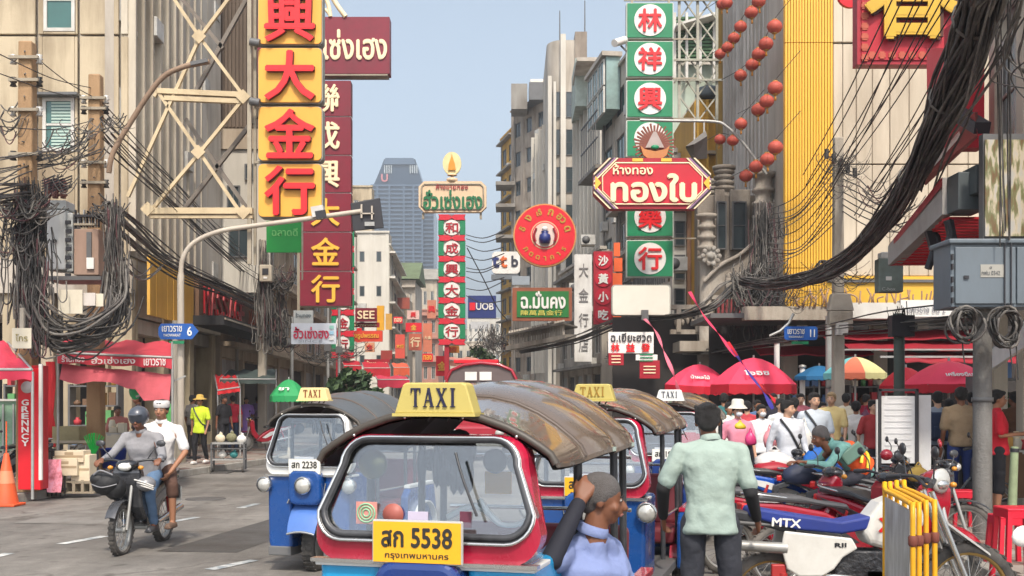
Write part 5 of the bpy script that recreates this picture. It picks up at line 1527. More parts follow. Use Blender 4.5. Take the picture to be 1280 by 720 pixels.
for i, (a, c, s_) in enumerate((((0,68,17),(115,110,22),6),((0,92,17),(108,125,22),3),((45,72,19),(118,122,22),4),((0,158,17),(118,150,22),8),((0,200,17),(118,165,22),7))):
 A_, B_ = P(*a), P(*c); mid = (A_ + B_) / 2 - Vector((0,0, s_ / S(20)))
 wire('thin wire strung from the left edge to the second tan pole, %s from the top' % ORD[i], [A_, mid, B_], .009, 'thin wires between the tan poles')
for i in range(6):
 A_ = P(128,128 + i * 9,22); B_ = P(330 + i * 9,330 + i * 9,50)
 wire('single wire sloping from the second tan pole past the pale fins, %s from the top' % ORD[i], [A_, A_.lerp(B_, .5) - Vector((0,0,.25 + .06 * i)), B_], .012, 'wires sloping past the pale fins')

# white lamp post
t = thing('street_lamp', 'white curved arm lamp post rising beside the blue number 6 plate', 'street lamp', (xx(226,27.8),27.8,.13))
Yl = 27.8; b = MB(); pts = [P(226,600, Yl), P(226,500, Yl), P(226,400, Yl), P(226,345, Yl), P(229,322, Yl), P(243,303, Yl), P(275,289, Yl), P(320,282, Yl), P(380,274, Yl), P(452,264, Yl)]
pts[0].z = .13
b.tube(smooth_path(pts, 6), [.085] * 19 + [.06] * 36,10); b.build('mast', mat('lamp_post_cream', C(214,202,184,.75),.5, grime=.25), t, 1)
b = MB(); b.cyl((pts[0].x, Yl, .13),(pts[0].x, Yl, .9),.13,.11); b.build('base_sleeve', FRM, t, 1)
b = MB(); b.hexa([P(438,254, Yl), P(441,289, Yl), P(441,289, Yl + .5), P(438,254, Yl + .5), P(475,247, Yl), P(480,285, Yl), P(480,285, Yl + .5), P(475,247, Yl + .5)]); b.build('floodlight', BLK, t, w=True, bevel=.02)
b = MB(); b.box(P(459,267, Yl - .05),(.34,.06,.03)); b.box(P(452,264, Yl - .05),(.04,.06,.34)); b.box(P(465,266, Yl - .05),(.04,.06,.34)); b.build('yoke', mat('lamp_post_cream', (0,0,0)), t, 1)
b = MB(); b.box(P(462,280, Yl - .03),(.24,.05,.1)); b.build('driver_box', STEELP, t, 1)
b = MB(); b.box(P(398,265, Yl),(.3,.3,.26),(0, R(-10),0)); b.build('lamp_head', CERA, t, 1)
b = MB(); b.box(P(401,268, Yl - .16),(.26,.02,.2),(0, R(-10),0)); b.build('lamp_back', BLK, t, 1)
for i, px in enumerate((206,195)):
 pass
t = thing('utility_pole', 'white slim pole next to the lamp post in front of the shutters', 'pole', (xx(219,28.6),28.6,.13)); b = MB(); b.cyl((0,0,0),(0,0,3.6),.07); b.build('shaft', CREAM2, t); b = MB(); b.lathe([(.07,0),(.14,0),(.12,.06),(.07,.1)], n=12); b.build('base_plate', STEELP, t)

# mid left poles and dark clutter by the green sign
t, pq, hq = pole(328,300,37,.28, 'dark concrete pole smothered in cable under the green sign', CONC)
tangle('cable_tangle', 'dark mass of cable round the poles below the green sign', [(332,370,36.6,.25,1.6,4),(345,395,37,.35,.9,4),(345,350,36.6,.5,.4,2,1),(352,430,38,.5,.3,1,1)], 130, None, .02,21)
t = thing('meter_box', 'pale meter box clamped to the cable smothered pole', 'meter box', P(333,342,36.4)); b = MB(); b.box((0,0,0),(.4,.3,.55)); b.build('case', CREAM2, t, bevel=.03); b = MB(); b.box((0,-.16,.05),(.2,.02,.2)); b.build('window', BLK, t); b = MB(); b.box((0,-.16,-.15),(.12,.02,.06)); b.build('label', WH, t)
for px, Y, top in ((365,45,396),(410,50,384),(424,52,372)):
 t, pq, hq = pole(px, top, Y, .16, {365: 'slim grey pole under the pink lettered sign, left', 410: 'slim grey pole under the pink lettered sign, right', 424: 'pale slim pole near the distant awnings'}[px], STEELP, square=False); b = MB(); b.box((0,-.1,3.9),(.3,.12,.3)); b.build('bracket_box', FRAMED, t)
tangle('cable_tangle', 'far dark cable clutter over the street left of the ribbon column', [(420,440,60,1.2,.4,2,1),(390,446,50,1.2,.3,2,1),(445,430,70,1.2,.5,1,1)], 45, None, .022,22)
tangle('cable_tangle', 'dark wiry mass under the blue bank sign', [(615,425,70,.8,.9,3),(622,430,66,.9,.6,2,1),(600,436,80,1.0,.5,1,1)], 90, None, .03,23)
for i in range(9):
 y0 = 290 + i * 10
 A_ = P(583, y0 + rnd.uniform(-5,5),75); B_ = P(630, y0 + rnd.uniform(-14,6),60)
 wire('wire crossing the sky right of the ribbon column, %s from the top' % ORD[i], [A_, A_.lerp(B_, .5) - Vector((0,0,.3)), B_], .03, 'wires crossing the sky gap')
wire('long wire slanting from the ribbon column down to the dark wiry mass', [P(584,310,60), P(605,350,62), P(622,385,64), P(634,400,66)], .03)

# right: green grey box on the near steel pole
t = thing('switch_pole', 'grey concrete pole at the right edge of the motorcycles', 'utility pole', (xx(1228,12.5),12.5,.13))
b = MB(); b.tube([(0,0,0),(0,0,2.4),(0,0,3.0)], [.105,.1,.1], 18); b.build('shaft', mat('weathered_pole', (.17,.165,.155),.8, grime=.6, scale=5, streak=3, bump=.5), t)
b = MB(); b.lathe([(.1,1.55),(.115,1.55),(.115,1.6),(.1,1.6)], n=16); b.build('band', FRAMED, t)
t = thing('switch_box', 'big blue grey electrical cabinet mounted on the near pole', 'electrical box', (xx(1240,12.2),12.2,2.7))
BX = mat('cabinet_blue_grey', (.13,.16,.185),.45, grime=.3, scale=2.5, streak=3)
Yb = 12.2
def cb(px0, px1, py0, py1, y0, dep, m_, nm, bv=.008):
 b = MB(); x0, x1, z0, z1 = xx(px0, Yb), xx(px1, Yb), zz(py1, Yb), zz(py0, Yb)
 b.box(((x0 + x1) / 2, Yb + y0 + dep / 2,(z0 + z1) / 2),(x1 - x0, dep, z1 - z0)); return b.build(nm, m_, t, w=True, bevel=bv)
cb(1188,1300,303,384,0,.5, BX, 'body', .01); cb(1193,1268,309,380,-.03,.03, BX, 'door', .008); cb(1270,1300,309,380,-.03,.03, BX, 'door', .008)
cb(1184,1304,299,305,-.06,.6, BX, 'lid', .015); cb(1224,1253,331,347,-.037,.007, mat('dull_plate', (.35,.34,.3),.5), 'plate', 0)
lettering('lettering', 'กฟน 0342', mat('plate_ink', (.08,.09,.1),.5), t, P(1238.5,341, Yb - .0405),.2,.05, ext=.002); lettering('lettering', '๐', mat('plate_ink', (0,0,0)), t, P(1238.5,334.5, Yb - .0405), None, .025, ext=.002)
for py in (318,330,346,358,372): cb(1188.5,1190.5, py, py + 7,-.04,.045, BLK, 'hinge', 0)
cb(1203,1209,345,349,-.05,.02, BLK, 'handle', 0)
for px in (1256,1264): MB().beam(P(px, 300, Yb - .05), P(px, 384, Yb - .05),.012).build('conduit', BLK, t, 1)
o = loops('cable_coil', '', P(1205,406,12.0),.14,.17,11, seed=31); tag(o, 'black cable coils hanging under the switch box left of the pole', 'cable coil')
o = loops('cable_coil', '', P(1256,408,12.0),.13,.2,11, seed=32); tag(o, 'black cable coils hanging under the switch box right of the pole', 'cable coil')
for px, l in ((1203,30),(1262,30),(1270,50)):
 wire('loose cable end dangling below the coils at %s' % {1203: 'the left of the pole', 1262: 'the right of the pole', 1270: 'the right edge'}[px], [P(px, 425,12), P(px + 1,440,12), P(px + 3,425 + l, 12)], .008, 'loose ends below the coils')
# smaller green grey box further back
t = thing('junction_box', 'green grey junction box hung on the cables in front of the yellow band', 'electrical box', P(1111,365,20))
b = MB(); b.box(P(1111,345,20),(.44,.25,.6)); b.build('case', mat('junction_green_grey', (.16,.2,.18),.5, grime=.4, scale=5), t, w=True, bevel=.02)
b = MB(); b.box(P(1111,320,20),(.34,.22,.12)); b.build('cap', CERA, t, w=True, bevel=.02); b = MB(); b.box(P(1111,348,19.86),(.1,.01,.07)); b.build('label', WH, t, 1)
lettering('lettering', 'C-box', mat('junction_ink', (.5,.52,.5),.5), t, P(1111,361,19.87),.24,.06, ext=.002)
t, *_ = pole(1047.5,172,24,.25, 'tall grey concrete pole in front of the ivory panels', CONC, z0=.13)
b = MB()
for i in range(5): b.cyl((-.3 + i * .15,-.2,6.7 - i * .1),(-.3 + i * .15,-.2,6.9 - i * .1),.05, n=8)
b.build('insulator', CAB, t)
t, *_ = pole(1124,392,18,.17, 'dark green steel pole behind the notice board', mat('dark_green_pole', (.07,.09,.075),.6, grime=.4), square=False, tp=1); b = MB(); b.box((0,-.1,2.75),(.36,.2,.34)); b.build('clamp_box', BLK, t)
t, *_ = pole(1036,395,27,.16, 'grey steel post behind the striped parasol', STEELP, square=False, tp=1); b = MB(); b.box((0,-.1,2),(.2,.1,.3)); b.build('bracket_box', FRAMED, t)
t, *_ = pole(971,425,28,.14, 'short white post between the red parasols and the blue plate', WH, square=False, tp=1); b = MB(); b.lathe([(0,0),(.1,0),(.1,.06),(0,.1)], (0,0,3.0),10); b.build('cap', STEELP, t)
t, *_ = pole(1003,460,29,.14, 'white bollard like post beside the blue canvas', WH, square=False, tp=1); b = MB(); b.lathe([(0,0),(.1,0),(.1,.06),(0,.1)], (0,0,2.4),10); b.build('cap', STEELP, t)

# the great black trunk of cables
trunk = [Vector((3.5,-8,8.5)), Vector((3.55,0,6.9)), P(1262,-120,8.2), P(1233,-20,9.4), P(1207,60,10.8), P(1176,142,12.6), P(1140,222,15), P(1098,284,18), P(1058,325,20.8), P(1018,346,23), P(985,353,25), P(955,355,27), P(930,352,28)]
sp = smooth_path(trunk, 4)
rr = random.Random(77)
t = thing('cable_bundle', 'massive black trunk of bundled cables sweeping down from the top right', 'cable bundle', trunk[7])
for k in range(74):
 a = rr.uniform(0,2 * PI); rad = .19 * math.sqrt(rr.random()); tw = rr.uniform(-.5,.5); pts = []
 for i, p in enumerate(sp):
  aa = a + tw * i * .14 + .35 * math.sin(i * .45 + k); d = (sp[min(i + 1, len(sp) - 1)] - sp[max(i - 1,0)]).normalized(); up = d.orthogonal().normalized(); sd = d.cross(up)
  r0 = rad * (1.15 - .45 * i / len(sp)) * (1 + .15 * math.sin(i * .9 + k))
  pts.append(p + up * r0 * math.cos(aa) + sd * r0 * math.sin(aa))
 MB().tube(pts, rr.uniform(.009,.022),5, cap=False).build('strand', CAB if k % 4 else CABG, t, 1)
for i in range(6):
 p = sp[14 + i * 5]; d = (sp[15 + i * 5] - sp[13 + i * 5]).normalized(); q = d.to_track_quat('Z', 'Y').to_matrix()
 MB().lathe([(.2 - .016 * i, -.03),(.215 - .016 * i, 0),(.2 - .016 * i, .03)], p, 12, q).build('binding', CABG, t, 1)
drape('secondary cables looping beside the black trunk near the top right edge', [P(1262,-60,9), P(1240,40,10), P(1222,95,11), P(1195,140,12.4), P(1172,175,13.6), P(1150,235,15.2)], r=.014, n=20, jitter=.13, seed=41)
drape('cables curling past the right edge above the poster case', [P(1275,20,9), P(1262,50,9.6), P(1258,80,10), P(1272,95,10), P(1300,104,9.4)], r=.011, n=7, jitter=.1, seed=42)
drape('straight black cables dropping at the right edge', [P(1250,-40,11), P(1250,60,11.5), P(1253,160,12), P(1256,300,12.1)], r=.012, n=6, jitter=.05, seed=43)
for i in range(13):
 x0 = 1105 + i * 13.5; x1 = 1000 + i * 8
 A_ = P(x0 + 38,-60,13); B_ = P(x1 + rnd.uniform(-4,4),235 + rnd.uniform(-30,40),23.5)
 wire('thin black wire fanning down across the crimson board, %s from the left' % ORD[i], [A_, A_.lerp(B_, .5) - Vector((0,0,.12)), B_], .0105, 'wires fanning across the crimson board')
for i in range(12):
 A_ = P(1043,180 + i * 9,23.8); B_ = P(962 + rnd.uniform(-3,3),262 + i * 6,27.6)
 wire('brownish wire sagging across the yellow corrugated sheets, %s from the top' % ORD[i], [A_, A_.lerp(B_, .5) - Vector((0,0,.35 + .12 * math.sin(i))), B_], .012, 'wires sagging across the yellow sheets', CABG if i % 3 else CAB)
for i in range(7):
 A_ = P(1052,215 + i * 8,24); B_ = P(1120 + i * 6,200 + i * 14,19)
 wire('wire looping in front of the ivory panels, %s from the top' % ORD[i], [A_, A_.lerp(B_, .35) - Vector((0,0,.2)), A_.lerp(B_, .7) - Vector((0,0,.5 - .05 * i)), B_], .012, 'wires looping before the ivory panels')
tangle('cable_tangle', 'huge dusty knot of wires around the carved stone column', [(956,345,31.4,.3,1.8,5),(945,360,31.2,.75,.6,5,1),(960,290,31.5,.35,.8,3),(935,375,31.4,.5,1.0,2)], 270, None, .017,51)
tangle('cable_tangle', 'fine wiry loops round the top of the grey concrete pole', [(1050,205,23.6,.5,.3,3,1),(1066,235,23.2,.7,.35,2,1)], 30, None, .009,52)
tangle('cable_tangle', 'loose loops of wire under the black trunk by the junction box', [(1100,245,20,.5,.3,1,1),(1112,280,19.5,.4,.25,1,1),(1040,345,23,.8,.3,1.5,1),(1120,400,18,.12,.2,1.5),(1000,372,26,.8,.3,1,1)], 64, None, .010,53)
drape('thick black cable sagging left from the stone column to the white sign', [P(935,352,31.5), P(915,360,31.3), P(890,382,31), P(865,392,31.5), P(840,396,33), P(780,402,38), P(720,425,46), P(650,440,60)], r=.026, n=10, jitter=.07, seed=54)
drape('cables under the balcony running along the right hand shops', [P(990,425,27), P(940,430,29), P(880,440,33), P(820,440,40), P(760,446,48)], r=.02, n=8, jitter=.1, seed=55)
drape('long cable run above the parasols on the right', [P(1235,395,16), P(1124,405,18), P(1047,412,23.5), P(985,420,27)], r=.014, n=6, jitter=.07, seed=56)
loops_ = loops('cable_coil', '', P(1028,333,23.4),.12,.12,7, seed=57); tag(loops_, 'small round coil of cable left of the grey concrete pole', 'cable coil')
t = thing('junction_box', 'small pale box fixed low on the grey concrete pole', 'electrical box', P(1050,395,23.6))
b = MB(); b.box(P(1050,378,23.6),(.55,.2,.36), taper=(.7,1)); b.build('case', mat('stone_beige', (.4,.36,.3),.7, grime=.4), t, w=True, bevel=.02); b = MB(); b.box(P(1050,398,23.6),(.5,.2,.3)); b.build('case', CONC, t, w=True, bevel=.02); b = MB(); b.box(P(1052,411,23.5),(.25,.1,.26)); b.build('card', CERA, t, 1)
# pink and blue ribbons hanging across
def ribbon(label, pts, w_, m_):
 sp_ = smooth_path(pts, 5); b = MB()
 b.grid([[p + Vector((-w_ / 2 * math.cos(i * .5), w_ * .4 * math.sin(i * .5),0)), p + Vector((w_ / 2 * math.cos(i * .5),-w_ * .4 * math.sin(i * .5),.02))] for i, p in enumerate(sp_)], Vector((0,.012,0)))
 o = b.build('hanging_ribbon', m_); tag(o, label, 'ribbon')
PK = mat('ribbon_pink', C(226,56,96,.85),.6, grime=.15); BL2 = mat('ribbon_blue', C(60,50,160,.8),.6); RD2 = mat('ribbon_scarlet', C(220,20,40,.8),.6)
ribbon('pink ribbon slanting down from the blank cream board', [P(806,399,31), P(820,415,29), P(830,440,27), P(842,468,26), P(848,488,26)], .09, mat('ribbon_soft_pink', C(240,120,140,.85),.6))
ribbon('deep pink ribbon slanting across the balcony slats', [P(862,365,30), P(880,395,28), P(900,420,26), P(920,446,24)], .09, PK)
ribbon('blue ribbon crossing in front of the large red parasol', [P(915,436,24), P(935,465,22), P(955,492,20), P(966,512,19)], .075, BL2)
ribbon('scarlet ribbon beside the blue one at the large parasol', [P(910,428,24), P(938,468,22.4), P(962,494,20.6), P(972,506,20)], .06, RD2)
# lanterns
LAN = mat('lantern_red', C(196,84,66,.8),.6, grime=.2, scale=6); LANT = mat('lantern_tassel', C(220,150,50,.8),.6)
proto = None
strs = [[(325,5,11),(297,47,10.5),(257,100,10),(232,143,9.5),(207,178,9),(180,203,8.8)], [(385,100,12),(352,165,11.5),(325,203,11),(300,243,10.5),(257,283,10)], [(387,330,12),(355,380,11.5),(323,412,11)], [(388,553,12),(357,598,11.5),(315,625,11),(277,660,10.5)], [(258,465,10),(228,527,9.5),(180,523,9)], [(205,12,9.5),(188,16,9)]]
wor = ('highest string', 'second string', 'third string', 'lowest string', 'left string', 'top left pair')
pos_w = ('right end', 'second', 'third', 'fourth', 'fifth', 'left end')
for si, st in enumerate(strs):
 cs = []
 for k, (zx, zy, rp) in enumerate(st):
  Y = 31.2 + k * .9 + (1.5 if si in (4,5) else 0)
  c_ = P(840 + zx / 3, zy / 3, Y); r_ = rp / S(Y) * .82; cs.append(c_ + Vector((0,0, r_)))
  if proto is None:
   proto = thing('red_lantern', '', 'lantern', (0,0,0))
   b = MB(); n_ = 16; prof = [(.32,-.8),(.6,-.68),(.88,-.4),(1,0),(.88,.4),(.6,.68),(.32,.8)]
   vs = []
   for (r1, z1_) in prof:
    for q in range(32): vs.append(Vector((r1 * (1 if q % 2 else .93) * math.cos(2 * PI * q / 32), r1 * (1 if q % 2 else .93) * math.sin(2 * PI * q / 32), z1_)))
   b._add(vs, [(i * 32 + q, i * 32 + (q + 1) % 32,(i + 1) * 32 + (q + 1) % 32,(i + 1) * 32 + q) for i in range(6) for q in range(32)], True)
   b.build('shade', LAN, proto)
   b = MB(); b.lathe([(0,.78),(.34,.78),(.34,.92),(0,.92)], n=12); b.build('cap', mat('lantern_gold', C(200,140,50,.8),.4), proto); b = MB(); b.lathe([(0,-.78),(.34,-.78),(.34,-.9),(0,-.9)], n=12); b.build('cap', mat('lantern_gold', (0,0,0)), proto)
   b = MB(); b.lathe([(0,-.9),(.1,-.9),(.16,-1.6),(0,-1.6)], n=8); b.build('tassel', LANT, proto)
   o = proto
  else: o = copy_tree(proto)
  o.location = c_; o.scale = (r_, r_, r_); o.rotation_euler = (rnd.uniform(-.1,.1), rnd.uniform(-.1,.1), rnd.uniform(0,3))
  ORG[o.name] = c_
  nth = pos_w[k] if k < len(st) - 1 else 'left end'
  lab = {0: 'round red lantern at the right end', len(st) - 1: 'round red lantern at the left end'}.get(k, 'round red lantern, %s from the right,' % pos_w[k])
  tag(o, lab + ' of the ' + wor[si], 'lantern', 'red lanterns strung in front of the grey ribbed block')
 if len(cs) > 1:
  wire('thin cord of the lanterns, ' + wor[si], [cs[0] + Vector((.6,-.4,.7))] + cs + [cs[-1] + Vector((-.5,.5,-.2))], .01, name='lantern_cord')
# ================================================================== VEHICLES
CHR = mat('chrome', (.62,.62,.6),.18, metal=.9, grime=.15, scale=8)
TYRE = mat('tyre_rubber', (.022,.021,.02),.8, grime=.3, scale=8, dirt=(3,2.6,2.2))
BLKP = mat('black_plastic', (.016,.016,.018),.35, grime=.12, scale=8, dirt=(3,3,3))
VIN = mat('roof_vinyl', (.13,.095,.07),.22, grime=.25, scale=2, bump=.16, coat=.9, dirt=(.35,.3,.25), bs=3)
VING = mat('roof_vinyl_grey', (.085,.09,.092),.38, grime=.35, scale=3, bump=.12, dirt=(.4,.4,.4))
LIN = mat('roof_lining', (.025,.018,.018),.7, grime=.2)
LENS = mat('lamp_lens', (.55,.54,.5),.08, metal=.35, grime=.1, scale=20)
TRED = mat('cab_red', C(192,34,66,.8),.22, grime=.3, scale=4, coat=.5)
TBLU = mat('cab_blue', C(22,78,150,.8),.24, grime=.2, scale=4, coat=.5)
TCYA = mat('cab_light_blue', C(28,158,214,.9),.24, grime=.15, scale=4, coat=.5)
TNAV = mat('cab_deep_blue', C(24,58,128,.8),.25, grime=.2, scale=4, coat=.5)
CWH = mat('cab_white', (.72,.72,.7),.3, grime=.15)
SGY = mat('taxi_sign_yellow', C(206,188,104,.8),.5, grime=.15)
SGW = mat('taxi_sign_white', (.74,.74,.7),.5, grime=.12)
INKN = mat('taxi_ink_navy', C(28,30,66,.8),.5); INKR = mat('taxi_ink_brown', C(140,70,30,.8),.5)
PLY = mat('plate_yellow', C(240,176,28,.9),.45, grime=.1); PLW = mat('plate_white', (.7,.69,.64),.45, grime=.1)
PINK_ = mat('plate_ink_dark', C(44,42,36,.9),.5)
BURG = mat('burgundy_vinyl', (.16,.02,.03),.4, grime=.2)
SHIELD = glass_mat('shield_glass', (.9,.94,.95),.15)

def serif_taxi(root, w, h, cx, cz, y, m_):
 lw = w / 4.45
 def seg(x0, z0, x1, z1, t_, q, nm_):
  return (x0, z0, x1, z1, t_)
 glyph = {'T': [(.06,.96,.94,.96,.13),(.1,.93,.1,.74,.09),(.9,.93,.9,.74,.09),(.5,.93,.5,.04,.21),(.32,.04,.68,.04,.08)],
             'A': [(.5,1,.16,.04,.11),(.5,1,.82,.04,.21),(.28,.36,.72,.36,.1),(.02,.04,.34,.04,.08),(.62,.04,1.0,.04,.08)],
             'X': [(.18,.97,.84,.04,.21),(.82,.97,.16,.04,.11),(.04,.97,.38,.97,.08),(.64,.97,.98,.97,.08),(.02,.04,.34,.04,.08),(.62,.04,1.0,.04,.08)],
             'I': [(.35,1,.35,0,.22),(.14,.96,.56,.96,.08),(.14,.04,.56,.04,.08)]}
 x = cx - w / 2
 for ch in 'TAXI':
  b = MB()
  for i, (x0, z0, x1, z1, t_) in enumerate(glyph[ch]):
   a = Vector((x + x0 * lw, 0, cz - h / 2 + z0 * h)); c_ = Vector((x + x1 * lw, 0, cz - h / 2 + z1 * h)); d = (c_ - a).normalized(); n = Vector((-d.z, 0, d.x)) * t_ * lw / 2
   pl = [a + n, c_ + n, c_ - n, a - n]
   b.prism([(p.x, y - .006 - i * .0004, p.z) for p in pl], (0,.012,0))
  b.build('letter', m_, root); x += lw * (1.16 if ch != 'I' else .7)

def wheel(root, f, r, w, name='wheel', rim=STEELP, spokes=0, x=0.0, z=None, tread=True):
 z = r if z is None else z
 M = Matrix.Rotation(R(90),3, 'Y')
 ri = r * .68 if not spokes else r * .8
 pr = [(ri, -w * .42),(r * .86,-w / 2),(r * .97,-w * .36),(r, 0),(r * .97, w * .36),(r * .86, w / 2),(ri, w * .42),(ri, -w * .42)]
 b = MB(); b.lathe(pr, (x, f, z),32, M)
 if tread:
  for i in range(32):
   a = 2 * PI * i / 32
   for s_ in (-1,1):
    b.box((x + s_ * w * .22, f + math.cos(a) * r * .995, z + math.sin(a) * r * .995),(w * .36, r * .09, r * .035),(a - PI / 2 + PI / 2,0,0) if False else Matrix.Rotation(a - PI / 2,3, 'X'))
 ty = b.build(name, TYRE, root)
 b = MB()
 if spokes:
  b.lathe([(ri * 1.02,-w * .3),(ri * .94,-w * .34),(ri * .92,0),(ri * .94, w * .34),(ri * 1.02, w * .3)], (x, f, z),32, M)
  b.build('rim', rim, ty)
  b = MB(); b.cyl((x - w * .7, f, z),(x + w * .7, f, z), r * .12, n=12); b.build('hub', STEELP, ty)
  b = MB()
  for i in range(spokes):
   a = 2 * PI * i / spokes; s_ = 1 if i % 2 else -1; a2 = a + .35 * (1 if i % 4 < 2 else -1)
   b.beam((x + s_ * w * .4, f + math.cos(a2) * r * .1, z + math.sin(a2) * r * .1),(x, f + math.cos(a) * ri * .95, z + math.sin(a) * ri * .95),.004)
  b.build('spoke', CHR, ty)
 else:
  b.lathe([(0,-w * .3),(r * .18,-w * .34),(r * .3,-w * .2),(ri, -w * .36),(ri, w * .36),(r * .3, w * .2),(r * .18, w * .34),(0, w * .3)], (x, f, z),24, M); b.build('rim', rim, ty)
 return ty

def rloop(hb, ht, z0, z1, r, n=6, dy=0.1, y0=0.0):
 """rounded trapezoid in x-z, leaning back by dy from z0 to z1"""
 cs = [(ht, z1,0),(-ht, z1,90),(-hb, z0,180),(hb, z0,270)]
 out = []
 for (hx, hz, a0) in cs:
  sx = 1 if hx > 0 else -1; sz = 1 if hz == z1 else -1
  for i in range(n + 1):
   a = R(a0 + 90 * i / n); x = hx - sx * r + r * math.cos(a); z = hz - sz * r + r * math.sin(a)
   out.append(Vector((x, y0 + dy * (z - z0) / (z1 - z0), z)))
 return out

def tuktuk(label, loc, rz, upper, lower, roofm, signm, ink, plate, plate_m, detail=False, frame=None, pod=None, sidew=.0):
 t = thing('tuk_tuk', label, 'tuk-tuk', loc, rz)
 frame = frame or CHR; pod = pod or lower
 zt_ = 1.085 if detail else .98
 # lower front: two flank panels, centre pod, fender and wheel
 for s_ in (-1,1):
  o = [(s_ * .17,.24),(s_ * .40,.24),(s_ * .42,.32),(s_ * .43, zt_),(s_ * .17, zt_)]
  b = MB(); b.xz(o[::s_], .07,.6); b.build('flank_panel', lower, t, bevel=.03, seg=3)
  b = MB(); b.box((s_ * .29,.3,.235),(.24,.5,.09)); b.build('skirt', mat('grey_skirt', (.13,.13,.13),.5, grime=.3), t, bevel=.01)
  b = MB(); b.tube(smooth_path([(s_ * .19,.06,.9),(s_ * .175,.055,.78),(s_ * .21,.055,.7)], 4),.008,6); b.build('chrome_trim', CHR, t)
 b = MB(); b.xz(rrect(0,.86 + (.07 if detail else 0),.34,.34,.08),-.02,.2); b.build('nose_pod', pod, t, bevel=.03, seg=3)
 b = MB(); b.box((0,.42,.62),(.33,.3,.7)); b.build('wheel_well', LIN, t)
 fr = []
 for i in range(11):
  a = R(15 + i * 13); w_ = .17 * (1 - .25 * abs(i - 4) / 6)
  fr.append([(x, .28 - .38 * math.cos(a) * 1.02,.28 + .40 * math.sin(a) + .06 - abs(x) ** 2 * 1.2) for x in (-w_, -w_ * .8,-w_ * .4,0, w_ * .4, w_ * .8, w_)])
 b = MB(); b.grid(fr, .012); b.build('front_fender', mat('fender_blue_white', C(84,124,196,.85),.2, grime=.3, coat=.8) if lower is not TCYA else lower, t)
 b = MB(); b.tube([fr[0][k] for k in range(7)], .012,6); b.build('fender_trim', CHR, t)
 wheel(t, .30,.27,.13)
 b = MB()
 for s_ in (-1,1): b.beam((s_ * .1,.3,.27),(s_ * .1,.22,.75),.035)
 b.build('fork', FRAMED, t)
 for x, y, r_ in ((0,-.035,.078),(-.44,.03,.07),(.44,.03,.07)):
  M = MX
  b = MB(); b.lathe([(r_ * .4,-.12),(r_ * .9,-.06),(r_ * 1.08,0),(r_ * 1.12,.02),(r_ * .95,.03)], (x, y, .88),22, M); lo = b.build('headlight', CHR, t)
  b = MB(); b.lathe([(r_ * .95,.015),(r_ * .7,.03),(r_ * .35,.04),(0,.045)], (x, y, .88),22, M); b.build('lens', LENS, lo)
 b = MB()
 for s_ in (-1,1): b.beam((s_ * .40,.1,.88),(s_ * .44,.08,.88),.03)
 b.build('lamp_bracket', FRAMED, t)
 # band and windscreen surround
 z9 = .11 if detail else 0
 L0 = rloop(.451,.385,.975 + z9,1.565,.11, dy=.14, y0=.06); L1 = rloop(.436,.366,1.05 + z9,1.56,.11, dy=.12, y0=.045)
 L1b = rloop(.43,.36,1.056 + z9,1.556,.105, dy=.12, y0=.045); L2 = rloop(.412,.347,1.078 + z9,1.548,.092, dy=.105, y0=.06)
 def band(a, c, m_, nm, th=.03):
  b = MB(); rows = [list(a) + [a[0]], list(c) + [c[0]]]
  b.grid(rows, Vector((0, th, 0)), smooth=False); return b.build(nm, m_, t)
 band(L0, L1, upper, 'surround', .10); band(L1, L1b, CWH, 'white_trim', .05)
 Lm = [p + Vector((0,-.005,0)) for p in L1b]
 band(Lm, L2, BLKP, 'inner_surround', .06)
 b = MB(); b.tube([p + Vector((0,-.008,0)) for p in L2], .014,8, closed=True); b.build('rubber_seal', BLKP, t)
 b = MB(); b.tube([p + Vector((0,-.012,0)) for p in L1b], .007,6, closed=True); b.build('chrome_trim', CHR, t)
 b = MB(); k = len(b.v); b._add([p + Vector((0,.012,0)) for p in L2] + [p + Vector((0,.018,0)) for p in L2], [tuple(range(len(L2)))[::-1], tuple(range(len(L2),2 * len(L2)))])
 b.build('windscreen', SHIELD, t)
 b = MB(); b.box((0,.06,.975 + z9),(.9,.05,.014)); b.build('chrome_strip', CHR, t)
 b = MB(); b.xz([(-.438, zt_ - .022),(.438, zt_ - .022),(.44, zt_ - .002),(-.44, zt_ - .002)], .052,.3); b.build('cowl_band', CWH, t, bevel=.004)
 # roof of stretched vinyl over ribs
 def rz_(x, y, hw):
  q = x / hw; base = 1.485; crown = .175 + .105 * math.sin(min(1, max(0, y - .2) / 1.3) * PI / 2)
  return base + crown * (1 - abs(q) ** 2.2) - (.02 if abs(q) > .97 else 0)
 y_list = [.20,.24,.35,.5,.62,.68,.70,.74,.82,.96,1.1,1.2,1.24,1.26,1.30,1.38,1.5,1.62,1.7,1.74,1.78]
 ribs = (.20,.69,1.25,1.79)
 def hw_(y):
  base = .478 + .03 * min(1, y / .9)
  i = [k for k in range(len(ribs) - 1) if ribs[k] <= y <= ribs[k + 1]]
  if i and i[0] >= 1:
   q = (y - ribs[i[0]]) / (ribs[i[0] + 1] - ribs[i[0]]); base += .06 * math.sin(min(1, max(0, q)) * PI) ** .5
  return base
 def dipz(y):
  i = [k for k in range(len(ribs) - 1) if ribs[k] <= y <= ribs[k + 1]]
  if not i: return 0
  q = (y - ribs[i[0]]) / (ribs[i[0] + 1] - ribs[i[0]]); return (.04 if i[0] else -.01) * math.sin(min(1, max(0, q)) * PI) ** .6
 qs = [-1,-.96,-.88,-.75,-.6,-.4,-.2,0,.2,.4,.6,.75,.88,.96,1]
 rows = [[(q * hw_(y), y, rz_(q * hw_(y), y, hw_(y)) + dipz(y) * (1 - abs(q) * .3)) for q in qs] for y in y_list]
